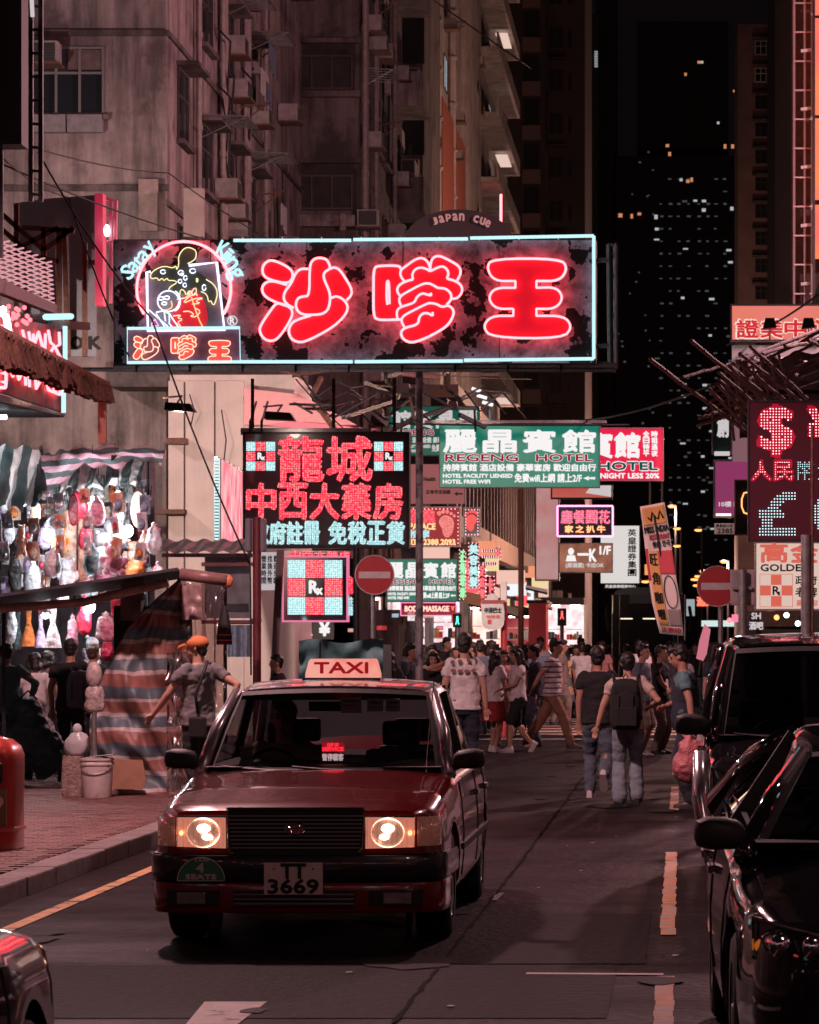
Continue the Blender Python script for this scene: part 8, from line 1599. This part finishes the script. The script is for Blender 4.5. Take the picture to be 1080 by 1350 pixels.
x, y = at(706, 53.5); person('person in a loose black top, profile to the left beside the striped polo', x, y, -80, 1.7, 0, 'navy', 'jeans', 'long', hair='tall', vox=.016, sleeve=1, faceon=True)
x, y = at(846, 48.5); person('person in blue grey shirt and shorts facing right behind the two walking away', x, y, 70, 1.72, 0, 'blue', 'khaki', 'short', hair='short', faceon=True, vox=.016, skin=1)
x, y = at(870, 50); person('person in black T-shirt and khaki trousers with a small pack, turned right', x, y, 60, 1.7, 0, 'black', 'khaki', 'long', hair='short', hands={1:(.12,-.25,1.0), -1:(.2,-.2,.9)}, vox=.016)
# -- man in vest with the red bag
x, y = at(909, 33.6); person('person in teal shirt and dark vest looking down, red bag in hand, beside the van', x, y, -98, 1.73, 0, 'teal', 'navy', 'long', hair='short', hands={1:(.03,-.28,.88), -1:(-.24,-.12,1.08)}, vox=.012, lean=.12, head=(0,18), belly=.06, skin=0, faceon=True)
vst = [c for c in bpy.data.objects['person.010'].children] if False else None
vt = MB(); pr = [o for o in bpy.data.objects if o.get('label','').startswith('person in teal shirt')][0]; V = Vector
torso(vt, [(0,-.02,.185,.15,.84),(0,-.05,.182,.165,.98),(0,-.05,.178,.155,1.12),(0,-.05,.18,.145,1.26),(0,-.055,.15,.13,1.37),(0,-.05,.11,.1,1.43)], 1.73/1.75); rm(vt, 'vest', CL['navy'], pr, .013, .01, 3, 3)
rb_ = thing('plastic_bag', 'thin red plastic bag hanging full beside the van mirror', 'bag', W(906,975,33.1)); bagmesh(W(908,968,33.1), .32, .52, 21, 1.7).build('bag_film', mat('red_bag_film', (.55,.17,.19), .35, var=.4, scale=9, coat=.3, bump=.6, bscale=13), rb_, smooth=True); MB().tube([W(908,968,33.1), W(912,955,33.15)], .012, 5).build('bag_handle', mat('red_bag_film', (0,0,0)), rb_)
x, y = at(962, 40); person('person in orange bucket hat and checked shirt, face half turned beside the van', x, y, -35, 1.6, .13, 'white', 'jeans', 'long', hair='bob', female=True, faceon=True, vox=.014, cap=(mat('orange_hat_cloth', (.7,.3,.12), .85),'bucket'), topm=plaid, hands={1:(-.1,-.25,1.08), -1:(-.2,-.2,1.05)}, sleeve=1)
x, y = at(941, 42); person('person with long dark hair and dark top, turned right, behind the bucket hat', x, y, 60, 1.62, .13, 'navy', 'jeans', 'long', hair='long', female=True, faceon=True, vox=.016)
# -- between the taxi and the pole
x, y = at(571, 46); person('person with a fringe facing the camera beside the flaking grey pole', x, y, 8, 1.62, 0, 'black', 'jeans', 'long', hair='bob', faceon=True, vox=.015, skin=1, hands={1:(.05,-.3,1.4)})
x, y = at(540, 50); person('person in dark T-shirt, profile to the right, left of the flaking pole', x, y, 75, 1.72, 0, 'navy', 'jeans', 'long', hair='tall', faceon=True, vox=.016)
x, y = at(514, 47); person('person with very long black hair, back turned, just right of the taxi sign', x, y, 190, 1.62, 0, 'black', 'black', 'slim', hair='long', female=True, vox=.015)
x, y = at(367, 44); person('person with cropped hair and dark shirt, profile to the left, over the taxi roof', x, y, -70, 1.58, .0, 'black', 'jeans', 'long', hair='short', faceon=True, vox=.015, skin=1)
# -- shoppers at the toy stall
x, y = at(93, 37.2); person('person in black T-shirt under a grey backpack, standing at the toy stall', x, y, 172, 1.66, .13, 'black', 'black', 'slim', hair='short', hands={1:(-.2,-.05,.84)}, vox=.013, skin=0)
t = pack(106, 37.0, 1.2, .3, .44, .13, mat('grey_pack_cloth', (.2,.18,.22), .85, var=.15), 'grey backpack with pale straps worn by the shopper in black'); t.rotation_euler.z = PI
x, y = at(46, 37.6); person('person with a brown bob and white T-shirt choosing things at the stall', x, y, 212, 1.5, .13, 'white', 'black', 'long', hair='bob', female=True, hands={1:(-.3,.1,.98)}, vox=.014, skin=1)
x, y = at(62, 39); person('person with dark hair bending beyond the white T-shirt shopper', x, y, 150, 1.52, .13, 'grey', 'black', 'long', hair='bob', vox=.016)
x, y = at(8, 36.4); person('person in dark bulky clothes at the very edge of the stall', x, y, 200, 1.62, .13, 'teal', 'black', 'long', hair='short', sleeve=1, vox=.015, hands={-1:(.28,.05,.95)})
x, y = at(122, 39); person('person with reddish brown hair half hidden by the tarpaulin edge', x, y, 160, 1.6, .13, 'black', 'black', 'long', hair='brown', vox=.016)
sk = thing('big_sack', 'large teal tarpaulin sack slumped among the shoppers by the stall', 'sack', (X(38,36),36,.13)); g = MB(); c = Vector((X(40,36),36,.3))
for (a,b,c_,r) in ((0,0,.35,.3),(.18,-.05,.2,.24),(-.2,0,.25,.28),(-.05,0,.6,.2)): g.ball(c+Vector((a,b,c_)), (r,r*.8,r*1.1), 14, 10)
sko = rm(g, 'sack_body', mat('teal_sack', (.04,.11,.13), .55, var=.25, scale=8), sk, .02, .035, 3, 3, 7); 
for o in (sko,): o.data.transform(Matrix.Translation(-sk.location))
MB().tube([c+Vector((-.1,-.1,.8)), c+Vector((0,-.12,.9)), c+Vector((.1,-.1,.8))], .012, 5).build('sack_handle', dark, sk)
# -- driver
dr = person('driver at the taxi wheel, dim behind the windscreen', 0, 0, 0, 1.7, 0, 'khaki', 'black', 'long', hair='short', hands={1:(.12,-.42,1.12), -1:(-.14,-.42,1.12)}, feet={-1:(-.5,.6), 1:(-.5,.6)}, vox=.016, faceon=True); dr.location = (-2.183-.37, 18.1+2.42, -.32)
# -- crowd beyond the crossing
x, y = at(745, 68); person('person in a long patterned dress near the crossing stripes', x, y, 170, 1.62, 0, 'beige', patt, 'long', hair='long', female=True, skirt=True, vox=.018, topm=patt)
x, y = at(767, 74); person('person in white shirt pointing left beyond the crossing', x, y, 185, 1.72, 0, 'white', 'black', 'slim', hair='short', hands={1:(-.5,.1,1.35)}, vox=.018, sleeve=1)
base = []
for i, (tp, bt, hr, fm, sk_) in enumerate((('black','jeans','short',False,0),('white','black','long',True,1),('navy','khaki','tall',False,0),('pink','black','bob',True,1),('black','black','long',True,0))):
    base.append(person('', -60, 200, [15,180,80,-70,200][i], [1.72,1.6,1.76,1.58,1.62][i], 0, tp, bt, 'long' if i % 2 == 0 else 'slim', hair=hr, female=fm, vox=.022, faceon=not fm, skin=sk_, feet={-1:(-.12,),1:(.15,.02)}))
random.seed(77); tops = ['black','black','navy','white','grey','pink','khaki','black','blue','white','red']; names_ = {'black':'black','navy':'navy','white':'white','grey':'grey','pink':'pink','khaki':'khaki','blue':'dull blue','red':'dark red'}
used0 = set(); n = 0; spots = []
tries = 0
while n < 92 and tries < 4000:
    tries += 1
    d = random.uniform(58, 120) if n > 34 else random.uniform(58,80); px = random.uniform(488, 960) if d > 64 else random.uniform(490, 735)
    if px > 905 and d < 80: continue
    x = X(px, d)
    if any((x-a)**2+(d-b)**2 < .3 for a, b in spots): continue
    if 742 < px < 830 and d < 72: continue
    if 690 < px < 790 and d < 66: continue
    spots.append((x, d)); b = random.choice(base); tp = random.choice(tops)
    tw = 'at the stripes' if d < 72 else 'farther back' if d < 92 else 'far down'
    wh = 'by the flaking pole' if px < 548 else 'behind the white shirt' if px < 640 else 'behind the red stop pole' if px < 705 else 'behind the polo shirt' if px < 790 else 'before the dark coach'
    tw = tw+', '+wh
    lab = 'person in %s top, crowd %s' % (names_[tp], tw); grp = 'crowd in %s tops, %s' % (names_[tp], tw)
    if b not in used0: o = b; used0.add(b)
    else: o = b.copy(); C.objects.link(o); [dup(c_, parent=o) for c_ in b.children]
    rz_ = random.choice((0,PI,PI,random.uniform(0,6.28),1.4,-1.4))+random.uniform(-.3,.3); cz = math.cos(rz_); fc = 'facing the camera' if cz > .5 else 'back turned' if cz < -.5 else 'in profile'
    o['label'] = lab+', '+fc; o['group'] = grp+', '+fc; o.location = (x, d, 0); o.rotation_euler.z = rz_; o.scale = (random.uniform(.94,1.06),)*3
    for c_ in o.children:
        if c_.name.startswith('shirt'): c_.material_slots[0].link = 'OBJECT'; c_.material_slots[0].material = CL[tp]
    n += 1
for b in base:
    if b not in used0:
        for c_ in list(b.children): bpy.data.objects.remove(c_)
        bpy.data.objects.remove(b)
# shoppers and passers on the left pavement, far
